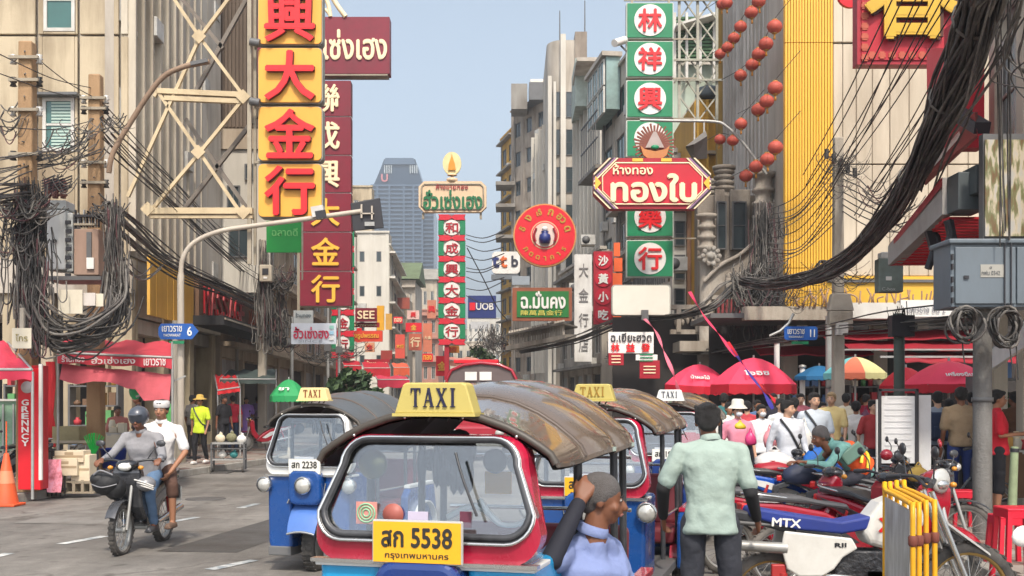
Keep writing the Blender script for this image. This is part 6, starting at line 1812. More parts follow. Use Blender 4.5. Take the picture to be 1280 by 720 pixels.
 b = MB(); b.grid(rows, .02); b.build('roof', roofm, t)
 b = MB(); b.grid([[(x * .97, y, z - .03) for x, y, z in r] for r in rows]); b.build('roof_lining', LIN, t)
 b = MB(); b.tube([Vector(p) + Vector((0,-.004,-.008)) for p in rows[0]], .016,8); b.build('roof_piping', mat('roof_piping_dark', (.06,.05,.04),.5), t)
 for i, (y, r) in enumerate(zip(y_list, rows)):
  if y in (.68,1.26,1.78):
   b = MB(); b.tube([Vector(p) + Vector((0,0,.002)) for p in r], .011,6); b.build('roof_rib', mat('rib_brown', (.09,.065,.05),.45, grime=.2), t)
 b = MB()
 for q in (-.7,-.25,.25,.7):
  b.ell((q * .475,.185, rz_(q * .475,.2,.475) - .02),(.007,.005,.007),8)
 b.build('stud', CHR, t)
 for s_ in (-1,1):
  for y, x in ((.69,.475),(1.43,.50),(1.75,.49)):
   b = MB(); b.cyl((s_ * x, y, .45),(s_ * x * .98, y, 1.5),.019, n=10); b.build('roof_post', BLKP, t)
  b = MB(); b.cyl((s_ * .475,.7,.78),(s_ * .50,1.42,.78),.012, n=8); b.build('side_rail', CHR, t)
  o = [(1.2,.3),(2.1,.35),(2.15,.5),(2.08,.76),(1.3,.76),(1.2,.68)]
  b = MB(); b.yz(o, s_ * .60, s_ * .52) if s_ < 0 else b.yz(o, .52,.60); b.build('rear_side', lower, t, bevel=.02)
  b = MB(); b.yz([(1.3,.763),(2.08,.763),(2.08,.8),(1.3,.8)], s_ * .595 if s_ < 0 else .525, s_ * .525 if s_ < 0 else .595); b.build('side_stripe', upper, t, bevel=.006)
  wheel(t, 1.68,.27,.14, x=s_ * .52)
  ff = [[(x, 1.68 - .34 * math.cos(a),.27 + .34 * math.sin(a)) for x in ((.44,.66) if s_ > 0 else (-.66,-.44))] for a in [R(10 + 16 * i) for i in range(11)]]
  b = MB(); b.grid(ff, .015); b.build('rear_fender', upper, t)
 b = MB(); b.box((0,1.2,.34),(1.02,1.7,.06)); b.build('floor', FRAMED, t)
 b = MB(); b.box((0,2.11,.55),(1.05,.06,.42)); b.build('rear_panel', lower, t, bevel=.02)
 b = MB(); b.box((0,.95,.62),(.42,.4,.12)); b.build('driver_seat', BURG, t, bevel=.04, seg=3); b = MB(); b.box((0,.95,.46),(.36,.36,.2)); b.build('seat_box', FRAMED, t)
 b = MB(); b.box((0,1.6,.55),(.98,.45,.14)); b.build('bench_seat', BURG, t, bevel=.04, seg=3)
 b = MB(); b.box((0,1.88,.82),(.98,.1,.45),(R(-8),0,0)); b.build('bench_back', BURG, t, bevel=.04, seg=3)
 b = MB(); b.beam((0,.35,.75),(0,.5,1.02),.04); b.tube(smooth_path([(-.34,.66,1.0),(-.2,.55,1.06),(0,.5,1.03),(.2,.55,1.06),(.34,.66,1.0)], 4),.013,8); b.build('handlebar', BLKP, t)
 b = MB(); b.box((0,.2,1.01),(.8,.22,.05)); b.build('dashboard', LIN, t, bevel=.01)
 b = MB(); b.tube([(-.5,1.92,1.12),(.5,1.92,1.12)], .012,6); b.tube([(-.5,1.92,1.4),(.5,1.92,1.4)], .012,6); b.build('rear_bar', CHR, t)
 # sign
 zs = 1.647 if detail else 1.7; sx_ = .02
 b = MB(); b.xz([(sx_ - .162, zs),(sx_ + .162, zs),(sx_ + .128, zs + .112),(sx_ + .112, zs + .12),(sx_ - .112, zs + .12),(sx_ - .128, zs + .112)], .13,.23); sg = b.build('taxi_sign', signm, t, bevel=.006, seg=2)
 b = MB(); b.box((sx_, .18, zs - .004),(.335,.12,.012)); b.build('sign_base', signm, sg)
 serif_taxi(sg, .2,.074, sx_ + .004, zs + .062,.13, ink)
 b = MB()
 for s_ in (-.1,-.03,.05,.1): b.beam((s_, .21, zs - .03),(s_ + .02,.2, zs),.008)
 b.build('sign_stand', BLKP, sg)
 # number plate
 zp = 1.17 if detail else 1.06
 pw, ph = (.358,.165) if detail else (.34,.15)
 b = MB(); b.box((0,.0, zp),(pw, .014, ph)); pl = b.build('number_plate', mat('plate_rim', (.4,.4,.38),.4), t, bevel=.006)
 b = MB(); b.box((0,-.008, zp),(pw - .014,.006, ph - .014)); b.build('plate_face', plate_m, pl)
 lettering('plate_lettering', plate, PINK_, pl, (0,-.0112, zp + .018), pw * .78, ph * .46, ext=.003, bold=.025, w=False)
 lettering('plate_lettering', 'กรุงเทพมหานคร', PINK_, pl, (0,-.0112, zp - ph * .33), pw * .7, ph * .15, ext=.002, bold=.01, w=False)
 b = MB(); b.box((0,.03, zp - .03),(.2,.05,.03)); b.build('plate_bracket', FRAMED, pl)
 # inside the screen
 M = MX
 def rd(x, y, z, r_, m_, nm):
  b = MB(); b.lathe([(0,.01),(r_ * .92,.01),(r_, 0),(r_ * .9,-.02),(0,-.03)], (x, y, z),22, M); return b.build(nm, m_, t)
 b = MB(); b.tube(smooth_path([(.12,.09,1.5),(.16,.06,1.4),(.22,.035,1.27)], 3),.006,6); b.build('wiper', BLKP, t)
 if detail:
  rd(-.3,.3,1.44,.062, mat('mirror_amber', C(160,150,80,.7),.12, metal=.4), 'round_mirror'); rd(.215,.3,1.46,.05, BLKP, 'round_mirror'); rd(.30,.32,1.45,.042, LENS, 'round_mirror')
  b = MB()
  for i in range(16):
   x = .02 + rnd.gauss(0,.05); z = 1.5; b.ell((x, .3, z - .05 - .06 * rnd.random()),(.022,.02,.06 + .04 * rnd.random()),6)
  b.ell((.06,.32,1.5),(.075,.05,.085),14); b.build('charm_cluster', BLKP, t)
  b = MB(); b.ell((-.06,.32,1.46),(.045,.02,.045),14); b.build('dark_mirror', BLKP, t)
  for (x, z, w_, h_, mm) in ((-.24,1.265,.085,.085, mat('sticker_rose', C(222,150,140,.8),.5)),(-.13,1.262,.0,0, None),(-.03,1.25,.08,.05, mat('sticker_lilac', C(214,204,226,.8),.5)),(.16,1.25,.045,.06, mat('sticker_plum', C(120,60,80,.7),.5))):
   if mm is None:
    b = MB(); b.lathe([(0,0),(.042,0),(.042,.006),(0,.006)], (x, .09, z),22, M); b.build('sticker', mat('sticker_brick', C(176,96,84,.8),.5), t); continue
   b = MB(); b.box((x, .09, z),(w_, .006, h_)); b.build('sticker', mm, t)
  b = MB()
  for k in range(3): b.tube([(-.24 + (.036 - .011 * k) * math.cos(a),.0855,1.265 + (.036 - .011 * k) * math.sin(a)) for a in [2 * PI * i / 14 for i in range(14)]], .0035,5, closed=True)
  b.build('sticker_print', mat('print_green', (.25,.5,.3),.5), t)
  b = MB(); b.tube(smooth_path([(.12,.4,1.3),(.2,.42,1.2),(.32,.4,1.22),(.36,.4,1.32)], 4),.012,6); b.tube(smooth_path([(-.02,.42,1.22),(.1,.42,1.27),(.2,.42,1.2)], 4),.014,6); b.build('fan_guard', CWH, t)
  b = MB(); b.box((.06,.9,1.33),(.12,.02,.1)); b.build('hanging_card', PLY, t)
 else:
  rd(-.2,.3,1.42,.05, BLKP, 'round_mirror'); rd(.22,.3,1.42,.05, BLKP, 'round_mirror')
  b = MB()
  for i in range(7): b.ell((.04 + rnd.gauss(0,.05),.3,1.42),(.02,.02,.06),6)
  b.build('charm_cluster', BLKP, t)
  b = MB(); b.box((-.05,.09,1.12),(.2,.006,.06)); b.build('sticker', mat('sticker_pale', (.6,.62,.66),.5), t)
 return t
YAW = -15.0
_a = R(15)
T1 = tuktuk('nearest tuk-tuk, red and light blue, with yellow TAXI sign and yellow plate ending 5538', (-.352,4.17,.0),-_a, TRED, TCYA, VIN, SGY, INKN, 'สก 5538', PLY, True, pod=TNAV)
T2 = tuktuk('dark blue tuk-tuk in the left lane with a white plate and silver headlights', (-1.99,10.75,0),-_a, CWH, TBLU, VING, mat('taxi_sign_cream', C(236,214,150,.9),.5, grime=.1), INKR, 'สก 2238', PLW, False)
T3 = tuktuk('blue and red tuk-tuk directly behind the driver who holds his head', (.55,8.25,0),-_a, TRED, TBLU, VIN, SGY, mat('taxi_ink_ochre', C(170,130,40,.8),.5), 'สก 4317', PLY, False)
T4 = tuktuk('hindmost tuk-tuk with a white TAXI sign left of the man in the pale green shirt', (1.78,12.9,0),-_a, TRED, TNAV, VIN, SGW, INKN, 'สก 1902', PLW, False)

# ---- red minibus (songthaew) in the road behind the tuk-tuks
t = thing('red_minibus', 'dark red covered pickup bus in the road behind the nearest TAXI sign', 'minibus', (xx(598,31),31,0), R(-4))
MR = mat('minibus_red', C(176,30,52,.8),.3, grime=.3, scale=2, coat=.3)
b = MB(); b.box((0,1.0,.95),(1.75,2.0,.9)); b.build('cab', MR, t, bevel=.1, seg=3)
b = MB(); b.box((0,.1,.75),(1.7,1.0,.5)); b.build('bonnet', MR, t, bevel=.08, seg=3)
b = MB(); b.xz([(-.8,1.3),(.8,1.3),(.68,1.85),(-.68,1.85)], .6,.64); b.build('windscreen', PANE, t, bevel=.02)
b = MB(); b.box((0,1.3,1.88),(1.5,1.4,.1)); b.build('cab_roof', MR, t, bevel=.04)
pr = [(-1.0,2.05),(-.98,2.3),(-.85,2.55),(-.5,2.7),(0,2.76),(.5,2.7),(.85,2.55),(.98,2.3),(1.0,2.05)]
b = MB(); b.xz(pr, .9,4.6); b.build('canopy', mat('minibus_canopy', (.12,.09,.085),.5, grime=.4), t, bevel=.03)
b = MB(); b.xz([(-1.0,2.0),(-1.0,2.14),(1.0,2.14),(1.0,2.0)][::-1], .82,4.62); b.build('canopy_rail', MR, t, bevel=.02)
b = MB(); b.tube([(x * 1.01,.87, z) for x, z in pr], .045,8); b.build('canopy_trim', MR, t)
for x in (-.3,.12):
 b = MB(); b.box((x, .86,2.38),(.34,.05,.24)); b.build('route_board', WH, t);
for s_ in (-1,1):
 for i in range(5):
  b = MB(); b.cyl((s_ * .92,1.9 + i * .65,.9),(s_ * .92,1.9 + i * .65,2.05),.02, n=6); b.build('stanchion', CHR, t)
 b = MB(); b.box((s_ * .92,3.2,.95),(.06,2.7,.6)); b.build('side_panel', MR, t)
 b = MB(); b.ell((s_ * .62,-.41,.8),(.13,.05,.1)); b.build('headlight', LENS, t)
 wheel(t, .25,.33,.2, x=s_ * .76); wheel(t, 3.6,.33,.2, x=s_ * .76)
 b = MB(); b.box((s_ * 1.0,.75,1.5),(.16,.06,.22)); b.build('mirror', BLKP, t, bevel=.02)
b = MB(); b.box((0,-.42,.5),(1.7,.12,.14)); b.build('bumper', CHR, t, bevel=.03); b = MB(); b.box((0,3.2,.6),(1.7,2.7,.1)); b.build('bed', FRAMED, t)
b = MB(); b.box((-.25,2.0,2.83),(1.3,.5,.1)); b.build('roof_sign', RED, t, bevel=.01)

# ---- motorcycles
BR = mat('bike_red', C(176,20,44,.75),.2, grime=.12, coat=.6); BB = mat('bike_blue', C(30,90,190,.85),.22, grime=.12, coat=.6); BK = mat('bike_black', (.015,.015,.017),.2, grime=.15, coat=.6, dirt=(3,3,3)); BWt = mat('bike_white', (.7,.7,.68),.25, grime=.15, coat=.5); BG = mat('bike_grey', (.2,.2,.21),.3, grime=.15, coat=.4)
def bike(label, loc, rz, body, accent, seatm=BLKP, head=True, basket=False, mirrorm=BLKP, lens=LENS, lean=0.0, group=None, scale=1.0, lowdetail=False, plate=False, tailr=True, headm=None):
 t = thing('motorcycle', label, 'motorcycle', loc, rz, group)
 t.rotation_euler = (0, R(lean), rz)
 t.scale = (scale,) * 3
 F = lambda pts: [(-f, z) for f, z in pts]
 def slab(pts, hw, m_, nm, bv=.03):
  b = MB(); b.yz(F(pts),-hw, hw); return b.build(nm, m_, t, bevel=bv, seg=2)
 wheel(t, -.62,.29,.075, 'front_wheel', STEELP, 0 if lowdetail else 24); wheel(t, .62,.29,.085, 'rear_wheel', STEELP, 0 if lowdetail else 24)
 slab([(-.92,.80),(-.6,.78),(-.2,.70),(.0,.60),(.22,.44),(.3,.34),(.1,.27),(-.18,.30),(-.3,.46),(-.62,.62),(-.9,.72)], .105, body, 'body_panel')
 for s_ in (-1,1):
  b = MB(); b.yz(F([(-.86,.76),(-.5,.70),(-.12,.58),(.12,.42),(.0,.40),(-.3,.55),(-.7,.68)]), min(s_ * .104, s_ * .112), max(s_ * .104, s_ * .112)); b.build('side_stripe', accent, t, bevel=.002, seg=1)
 slab([(.2,.46),(.3,.36),(.44,.52),(.5,.78),(.5,.93),(.42,.98),(.36,.9),(.34,.66)], .16, body, 'leg_shield')
 b = MB(); b.grid([[(x, -(.62 + (.34 + .01) * math.cos(a)),.29 + .34 * math.sin(a) - x * x * 4) for x in (-.055,-.03,0,.03,.055)] for a in [R(30 + 14 * i) for i in range(10)]], .008); b.build('front_fender', body, t)
 b = MB()
 for s_ in (-.06,.06): b.cyl((s_, -.62,.29),(s_, -.44,.9),.019, n=8)
 b.build('fork', STEELP, t)
 slab([(-.86,.81),(-.84,.87),(-.45,.85),(-.2,.79),(.0,.77),(.03,.71),(-.4,.775)], .13, seatm, 'seat', .035)
 b = MB(); b.ell((0,-.45,.99),(.13,.1,.06),14); b.build('handlebar_cover', headm or (BK if body is BR else body), t)
 b = MB(); b.tube(smooth_path([(-.34,-.32,1.03),(-.2,-.38,1.04),(0,-.42,1.01),(.2,-.38,1.04),(.34,-.32,1.03)], 4),.013,8); b.build('handlebar', BLKP, t)
 for s_ in (-1,1):
  b = MB(); b.cyl((s_ * .24,-.36,1.04),(s_ * .36,-.31,1.03),.02, n=8); b.build('grip', BLKP, t)
  b = MB(); b.tube(smooth_path([(s_ * .2,-.38,1.05),(s_ * .27,-.4,1.14),(s_ * .33,-.37,1.2)], 3),.006,6); b.build('mirror_stem', BLKP, t)
  b = MB(); b.ell((s_ * .34,-.36,1.22),(.055,.02,.038),12); b.build('mirror', mirrorm, t)
  b = MB(); b.ell((s_ * .17,-.5,.96),(.035,.03,.025),8); b.build('indicator', mat('amber_lens', (.6,.25,.03),.2), t)
 if head:
  b = MB(); b.ell((0,-.53,.97),(.075,.045,.045),16); b.build('headlight', lens, t)
 b = MB(); b.cyl((.13,.1,.3),(.16,.78,.42),.03,.042,12); b.build('exhaust', CHR, t)
 b = MB(); b.box((0,.02,.34),(.2,.3,.2)); b.cyl((0,-.08,.38),(0,-.24,.4),.07, n=12); b.build('engine', STEELP, t, bevel=.02)
 b = MB(); b.beam((.06,.05,.32),(.06,.62,.29),.03,.05); b.beam((-.06,.05,.32),(-.06,.62,.29),.03,.05); b.build('swing_arm', FRAMED, t)
 for s_ in (-1,1):
  b = MB(); b.cyl((s_ * .09,.6,.31),(s_ * .1,.48,.66),.022, n=8); b.build('shock_absorber', mat('shock_red', (.45,.03,.03),.4), t)
 b = MB(); b.beam((-.1,.02,.26),(-.22,.12,.02),.02); b.build('side_stand', FRAMED, t)
 slab([(-.86,.72),(-1.02,.66),(-1.04,.5),(-.98,.5),(-.95,.62),(-.82,.66)], .07, BLKP, 'rear_mudguard', .01)
 b = MB(); b.box((0,.95,.75),(.14,.06,.07)); b.build('tail_light', mat('tail_red', (.6,.02,.02),.2), t, bevel=.015)
 b = MB(); b.tube(smooth_path([(-.11,.5,.82),(-.12,.8,.86),(0,.96,.87),(.12,.8,.86),(.11,.5,.82)], 4),.012,6); b.build('grab_rail', CHR, t)
 if plate:
  b = MB(); b.box((0,1.03,.55),(.17,.01,.17)); b.build('number_plate', PLW, t)
 if basket:
  b = MB()
  for i in range(9): b.beam((-.16 + i * .04,-.72,.8),(-.16 + i * .04,-.74,1.0),.006)
  for z in (.8,.87,.94,1.0): b.beam((-.17,-.73, z),(.17,-.73, z),.006); b.beam((-.17,-.73, z),(-.17,-.52, z),.006); b.beam((.17,-.73, z),(.17,-.52, z),.006)
  b.build('front_basket', STEELP, t)
 return t
MV = bike('black motorcycle carrying two men down the left lane', (-4.2,12.75,0), R(-3), BK, BG, lens=mat('bright_lens', (.75,.75,.7),.15), plate=True)
# things slung at the front of the moving motorcycle
t = thing('pannier_bag', 'bulky black bag slung on the front of the moving motorcycle', 'bag', (-4.36,12.05,.8))
b = MB(); b.ell((0,0,0),(.16,.14,.13),16); b.ell((.08,.03,-.05),(.12,.12,.13),14); b.ell((-.07,-.02,.05),(.1,.11,.08),14); b.build('bag_body', mat('black_nylon', (.01,.01,.011),.6, grime=.02, bump=.8, scale=5, bs=1.5), t)
b = MB(); b.tube(smooth_path([(-.1,-.11,.1),(-.02,-.13,.15),(.1,-.1,.1)], 4),.01,6); b.tube(smooth_path([(-.13,-.09,0),(0,-.145,-.03),(.14,-.09,0)], 4),.007,6); b.build('strap', BG, t)
t = thing('helmet_bag', 'grey and white striped bundle hung by the rider\'s knee', 'bag', (-4.02,12.3,.78))
b = MB(); b.ell((0,0,0),(.11,.1,.085),14); b.build('bundle', BG, t); b = MB()
for i in range(3): b.tube(smooth_path([(-.1 + .03 * i, -.08,.05 - .03 * i),(0 + .02 * i, -.115,.03 - .03 * i),(.1,-.06,-.02 - .02 * i)], 4),.008,5)
b.build('stripe', WH, t)

def pb(px, py, S_):
 """ground spot whose point at height z shows at px, py"""
 Y = FPX / S_; return (xx(px, Y), Y)
rows_ = [
 # px, S, rz(deg), body, accent, label, kw
 (985,128,96, BR, BK, 'red and black motorcycle with a long grey seat beside the green shirted man', dict(tailr=True)),
 (1052,138,100, BR, BK, 'red motorcycle with a charcoal seat behind the blue seated trail bike', {}),
 (1005,101,92, BB, BWt, 'blue and white motorcycle half hidden behind the red ones', {}),
 (1075,104,80, BK, BR, 'black motorcycle behind the two red ones', {}),
 (1130,116,70, BK, BB, 'black and blue motorcycle left of the red domed headlight one', dict(mirrorm=BR)),
 (955,93,100, BK, BG, 'black motorcycle carrying a red and white bundle', {}),
 (1035,84,75, BG, BK, 'grey motorcycle in the back row under the white notice board, left', {}),
 (1090,88,85, BK, BWt, 'black and white motorcycle in the back row under the notice board, right', {}),
 (960,78,88, BK, BR, 'small dark motorcycle in the back row near the woman in pink', {}),
 (1180,92,60, BK, BR, 'red motorcycle in the shade left of the grey pole', {}),
]
for px, S_, rz, bo, ac, lab, kw in rows_:
 Y = FPX / S_
 bike(lab, (xx(px, Y), Y, .0 if px < 1100 else .02), R(rz), bo, ac, seatm=mat('grey_seat', (.07,.07,.075),.5, grime=.2) if bo is BR else BLKP, **kw)
# red one facing us with a round headlight
Yq = 9.4
t = bike('red motorcycle with a domed nose and round headlight right of the yellow barriers', (xx(1172, Yq) - .1, Yq + .75,.0), R(28), BR, BK, lens=CHR)
b = MB(); b.lathe([(.0,-.2),(.05,-.19),(.095,-.08),(.1,0),(.105,.02),(.095,.03)], (0,-.5,1.0),20, MX); b.build('headlamp_shell', BR, t)
b = MB(); b.lathe([(.105,.0),(.11,.02),(.09,.035),(.05,.045),(0,.05)], (0,-.5,1.0),20, MX); b.build('headlight', LENS, t)
b = MB(); b.ell((-.32,-.2,1.22),(.06,.05,.05),14); b.build('red_cap', BR, t)
# far left parked bike
bike('dark motorcycle parked at the left edge behind the traffic cone', (xx(6,19.2),19.2,.14), R(-30), BK, BG, plate=False)
bike('motorcycle parked by the kerb far left behind the boxes', (xx(128,24),24.5,.14), R(-100), BK, BR, lowdetail=True)
bike('red and white motorcycle parked before the far left shops', (xx(331,34),34,.14), R(-60), BR, BWt, lowdetail=True)

# ---- trail bike with blue seat, white tank
t = thing('trail_bike', 'white trail bike with a blue MTX seat behind the yellow barriers', 'motorcycle', (2.45,7.75,.02), R(90))
TW = mat('trail_white', (.72,.71,.66),.3, grime=.35, coat=.3); TBS = mat('trail_seat_blue', C(36,60,150,.75),.5, grime=.3)
GR_ = mat('gold_rim', (.55,.36,.12),.3, metal=.7)
ZO = .05
F = lambda pts: [(-f, z + ZO) for f, z in pts]
wheel(t, .66,.32,.11, 'rear_wheel', GR_, 32, z=.32); wheel(t, -.70,.35,.09, 'front_wheel', GR_, 32, z=.35)
def tslab(pts, hw, m_, nm, bv=.02, par=None, x0=None):
 b = MB(); b.yz(F(pts),-hw if x0 is None else x0, hw); return b.build(nm, m_, par or t, bevel=bv, seg=3)
tslab([(-.84,.86),(-.82,.90),(-.5,.845),(-.2,.80),(.0,.84),(.06,.80),(.04,.755),(-.2,.715),(-.52,.745),(-.82,.83)], .115, TBS, 'seat', .025)
tslab([(-1.0,.89),(-.82,.86),(-.5,.75),(-.5,.70),(-.82,.79),(-1.02,.83)], .085, BLKP, 'tail_piece', .015)
tslab([(-.02,.83),(.06,.93),(.2,.985),(.34,.93),(.38,.8),(.28,.66),(.1,.61),(-.02,.64),(-.06,.72)], .13, TW, 'fuel_tank', .045)
for s_ in (-1,1):
 b = MB(); x0, x1 = sorted((s_ * .12, s_ * .145)); b.yz(F([(-.60,.74),(-.14,.69),(-.1,.62),(-.2,.56),(-.26,.48),(-.34,.43),(-.5,.43),(-.58,.48),(-.62,.62)]), x0, x1); b.build('side_cover', TW, t, bevel=.012, seg=2)
 b = MB(); x0, x1 = sorted((s_ * .07, s_ * .1)); b.yz(F([(-.3,.6),(.1,.6),(.3,.5),(.36,.3),(.1,.24),(-.1,.26),(-.22,.4)]), x0, x1); b.build('crumpled_cover', mat('black_bag', (.018,.018,.02),.28, grime=.2, bump=1, scale=3, dirt=(3,3,3)), t, bevel=.02)
def tl(nm, s, m_, f, z, w_, h_, x=-.118, bold=.03, slant=0):
 o = lettering(nm, s, m_, t, (x, -f, z + ZO), w_, h_, ext=.004, bold=bold, rz=R(-90), w=False, roty=slant); return o
tl('lettering', 'MTX', WH, -.58,.793,.2,.06, slant=R(-4)); tl('lettering', 'X', REDC, .1,.78,.12,.1, x=-.134, bold=.05); tl('lettering', 'RII', BLKP, -.22,.645,.08,.03, x=-.147, slant=0)
b = MB(); b.tube(smooth_path([(.1,-.25,.35),(.15,.0,.3),(.16,.25,.42),(.15,.4,.5)], 5),.025,10); b.build('exhaust_pipe', CHR, t)
b = MB(); b.tube([(-.12,.9,.64 + ZO),(-.12,.58,.62 + ZO)], [.036,.04], 14); b.build('muffler', STEELP, t)
b = MB(); b.tube([(-.1,-.05,.3),(-.11,.3,.36),(-.1,.66,.33)], .022,8); b.tube([(.1,-.05,.3),(.11,.3,.36),(.1,.66,.33)], .022,8); b.build('swing_arm', CHR, t)
b = MB(); b.cyl((-.105,.6,.37),(-.105,.6,.5),.03, n=10); b.box((-.1,.63,.5),(.04,.1,.12)); b.build('red_reservoir', mat('shock_red', (.45,.03,.03),.4), t, bevel=.01)
b = MB()
for i in range(8): b.lathe([(.02,0),(.034,.01),(.02,.02)], (-.08,.34,.34 + i * .03),10)
b.build('shock_absorber', mat('shock_red', (0,0,0)), t)
b = MB(); b.box((0,-.12,.4),(.2,.32,.26)); b.cyl((0,-.22,.5),(0,-.36,.62),.07, n=12); b.build('engine', FRAMED, t, bevel=.02)
b = MB()
for s_ in (-.08,.08): b.cyl((s_, -.70,.35),(s_, -.42,1.05),.022, n=10)
b.build('fork', CHR, t)
b = MB(); b.grid([[(x, -(.62 + .36 * (i / 8 - .4)),.82 - .26 * (i / 8 - .3) - x * x * 5) for x in (-.06,-.03,0,.03,.06)] for i in range(9)], .01); b.build('front_fender', TW, t)
b = MB(); b.tube(smooth_path([(-.4,-.3,1.12),(-.2,-.4,1.14),(0,-.42,1.08),(.2,-.4,1.14),(.4,-.3,1.12)], 4),.013,8); b.build('handlebar', BLKP, t)
for s_ in (-1,1):
 b = MB(); b.cyl((s_ * .3,-.35,1.135),(s_ * .42,-.29,1.12),.02, n=8); b.build('grip', BLKP, t)
 b = MB(); b.tube([(s_ * .26,-.37,1.14),(s_ * .3,-.36,1.3)], .006,6); b.ell((s_ * .31,-.36,1.33),(.06,.02,.045),12); b.build('mirror', BLKP, t)
b = MB(); b.box((0,.98,.88),(.12,.06,.07)); b.build('tail_light', mat('tail_red', (0,0,0)), t, bevel=.01)
b = MB(); b.tube([(-.1,-.25,.93),(-.09,.3,.8),(-.08,.9,.84)], .014,8); b.build('frame_tube', FRAMED, t)
# ================================================================== PEOPLE
def skin_m(name, c): return mat(name, c, .55, grime=.15, scale=9, dirt=(.6,.5,.45))
SK1 = skin_m('skin_tan', C(176,124,92,.75)); SK2 = skin_m('skin_brown', C(132,84,58,.75)); SK3 = skin_m('skin_light', C(214,168,138,.8))
HAIR = mat('hair_black', (.012,.01,.009),.5, grime=.01, scale=30, bump=.8); HAIRG = mat('hair_grey', (.1,.09,.085),.6, grime=.4, scale=30, bump=.6)
_cloth = {}
def cloth(r, g, b, k=.8, nm=None):
 key = (r, g, b)
 if key not in _cloth:
  _cloth[key] = mat('cloth_%s' % (nm or 'tone_%d_%d_%d' % key), C(r, g, b, k),.85, grime=.2, scale=5, bump=.6, dirt=(.6,.6,.6), bs=1.4, bd=.04)
 return _cloth[key]
def capsule(b, a, c, ra, rc, n=10, flat=1.0):
 a = Vector(a); c = Vector(c); d = c - a
 if d.length < 1e-5:
  b.ell(a, (ra, ra, ra), n); return
 q = d.to_track_quat('Z', 'Y').to_matrix(); L = d.length
 prof = [(0.0,-ra)] + [(ra * math.sin(t_),-ra * math.cos(t_)) for t_ in (PI / 8, PI / 4,3 * PI / 8, PI / 2)] + [(rc * math.cos(t_), L + rc * math.sin(t_)) for t_ in (0, PI / 8, PI / 4,3 * PI / 8)] + [(0.0, L + rc)]
 b.lathe([(max(r, .0005), z) for r, z in prof], a, n, q)
_fold = bpy.data.textures.new('fold', 'CLOUDS'); _fold.noise_scale = .11; _fold.noise_depth = 3
def fuse(b, voxel, smooth_n=4, name='body', m_=None, parent=None, fold=0):
 """one continuous skin over all the capsules collected in b"""
 me = bpy.data.meshes.new('tmp'); me.from_pydata(b.v, [], b.f)
 bm = bmesh.new(); bm.from_mesh(me); bmesh.ops.remove_doubles(bm, verts=bm.verts, dist=.0006); bmesh.ops.recalc_face_normals(bm, faces=bm.faces); bm.to_mesh(me); bm.free()
 o = bpy.data.objects.new('tmp', me)
 md = o.modifiers.new('r', 'REMESH'); md.mode = 'VOXEL'; md.voxel_size = voxel; md.use_smooth_shade = True
 if fold:
  mf = o.modifiers.new('f', 'DISPLACE'); mf.texture = _fold; mf.strength = fold; mf.mid_level = .5
 if smooth_n:
  ms = o.modifiers.new('s', 'SMOOTH'); ms.factor = .5; ms.iterations = smooth_n
 me2 = evaluated(o)
 bpy.data.meshes.remove(me)
 me2.name = name; me2.materials.clear(); me2.materials.append(m_)
 for p in me2.polygons: p.use_smooth = True
 r = bpy.data.objects.new(name, me2); COL.objects.link(r); r.parent = parent
 return r
def torso(b, p0, p1, w0, d0, w1, d1, side):
 """tapered elliptical trunk"""
 p0 = Vector(p0); p1 = Vector(p1); side = Vector(side).normalized(); up = (p1 - p0).normalized(); fw = up.cross(side).normalized(); side = fw.cross(up)
 vs = []; n = 16; L = (p1 - p0)
 lv = [(-.12,.55),(-.05,.85),(0,1),(.5,1.0),(1,1),(1.06,.85),(1.12,.5)]
 for q, k in lv:
  w_ = (w0 + (w1 - w0) * min(1, max(0, q))) * k; d_ = (d0 + (d1 - d0) * min(1, max(0, q))) * k; c_ = p0 + L * q
  for i in range(n):
   a = 2 * PI * i / n; vs.append(c_ + side * w_ * math.cos(a) + fw * d_ * math.sin(a))
 m_ = len(lv); fs = [(i * n + k, i * n + (k + 1) % n, (i + 1) * n + (k + 1) % n, (i + 1) * n + k) for i in range(m_ - 1) for k in range(n)]
 fs += [tuple(reversed(range(n))), tuple((m_ - 1) * n + k for k in range(n))]
 b._add(vs, fs, True)
def loft(b, secs, side, n=20):
 side = Vector(side).normalized(); vs = []
 for i, (c_, w_, d_) in enumerate(secs):
  up = (Vector(secs[min(i + 1, len(secs) - 1)][0]) - Vector(secs[max(i - 1,0)][0])).normalized(); fw = up.cross(side).normalized(); sd = fw.cross(up)
  for k in range(n):
   a = 2 * PI * k / n; ca, sa = math.cos(a), math.sin(a)
   vs.append(Vector(c_) + sd * w_ * (abs(ca) ** .8) * (1 if ca > 0 else -1) + fw * d_ * (abs(sa) ** .8) * (1 if sa > 0 else -1))
 m_ = len(secs); fs = [(i * n + k, i * n + (k + 1) % n, (i + 1) * n + (k + 1) % n, (i + 1) * n + k) for i in range(m_ - 1) for k in range(n)]
 b._add(vs, fs + [tuple(reversed(range(n))), tuple((m_ - 1) * n + k for k in range(n))], True)
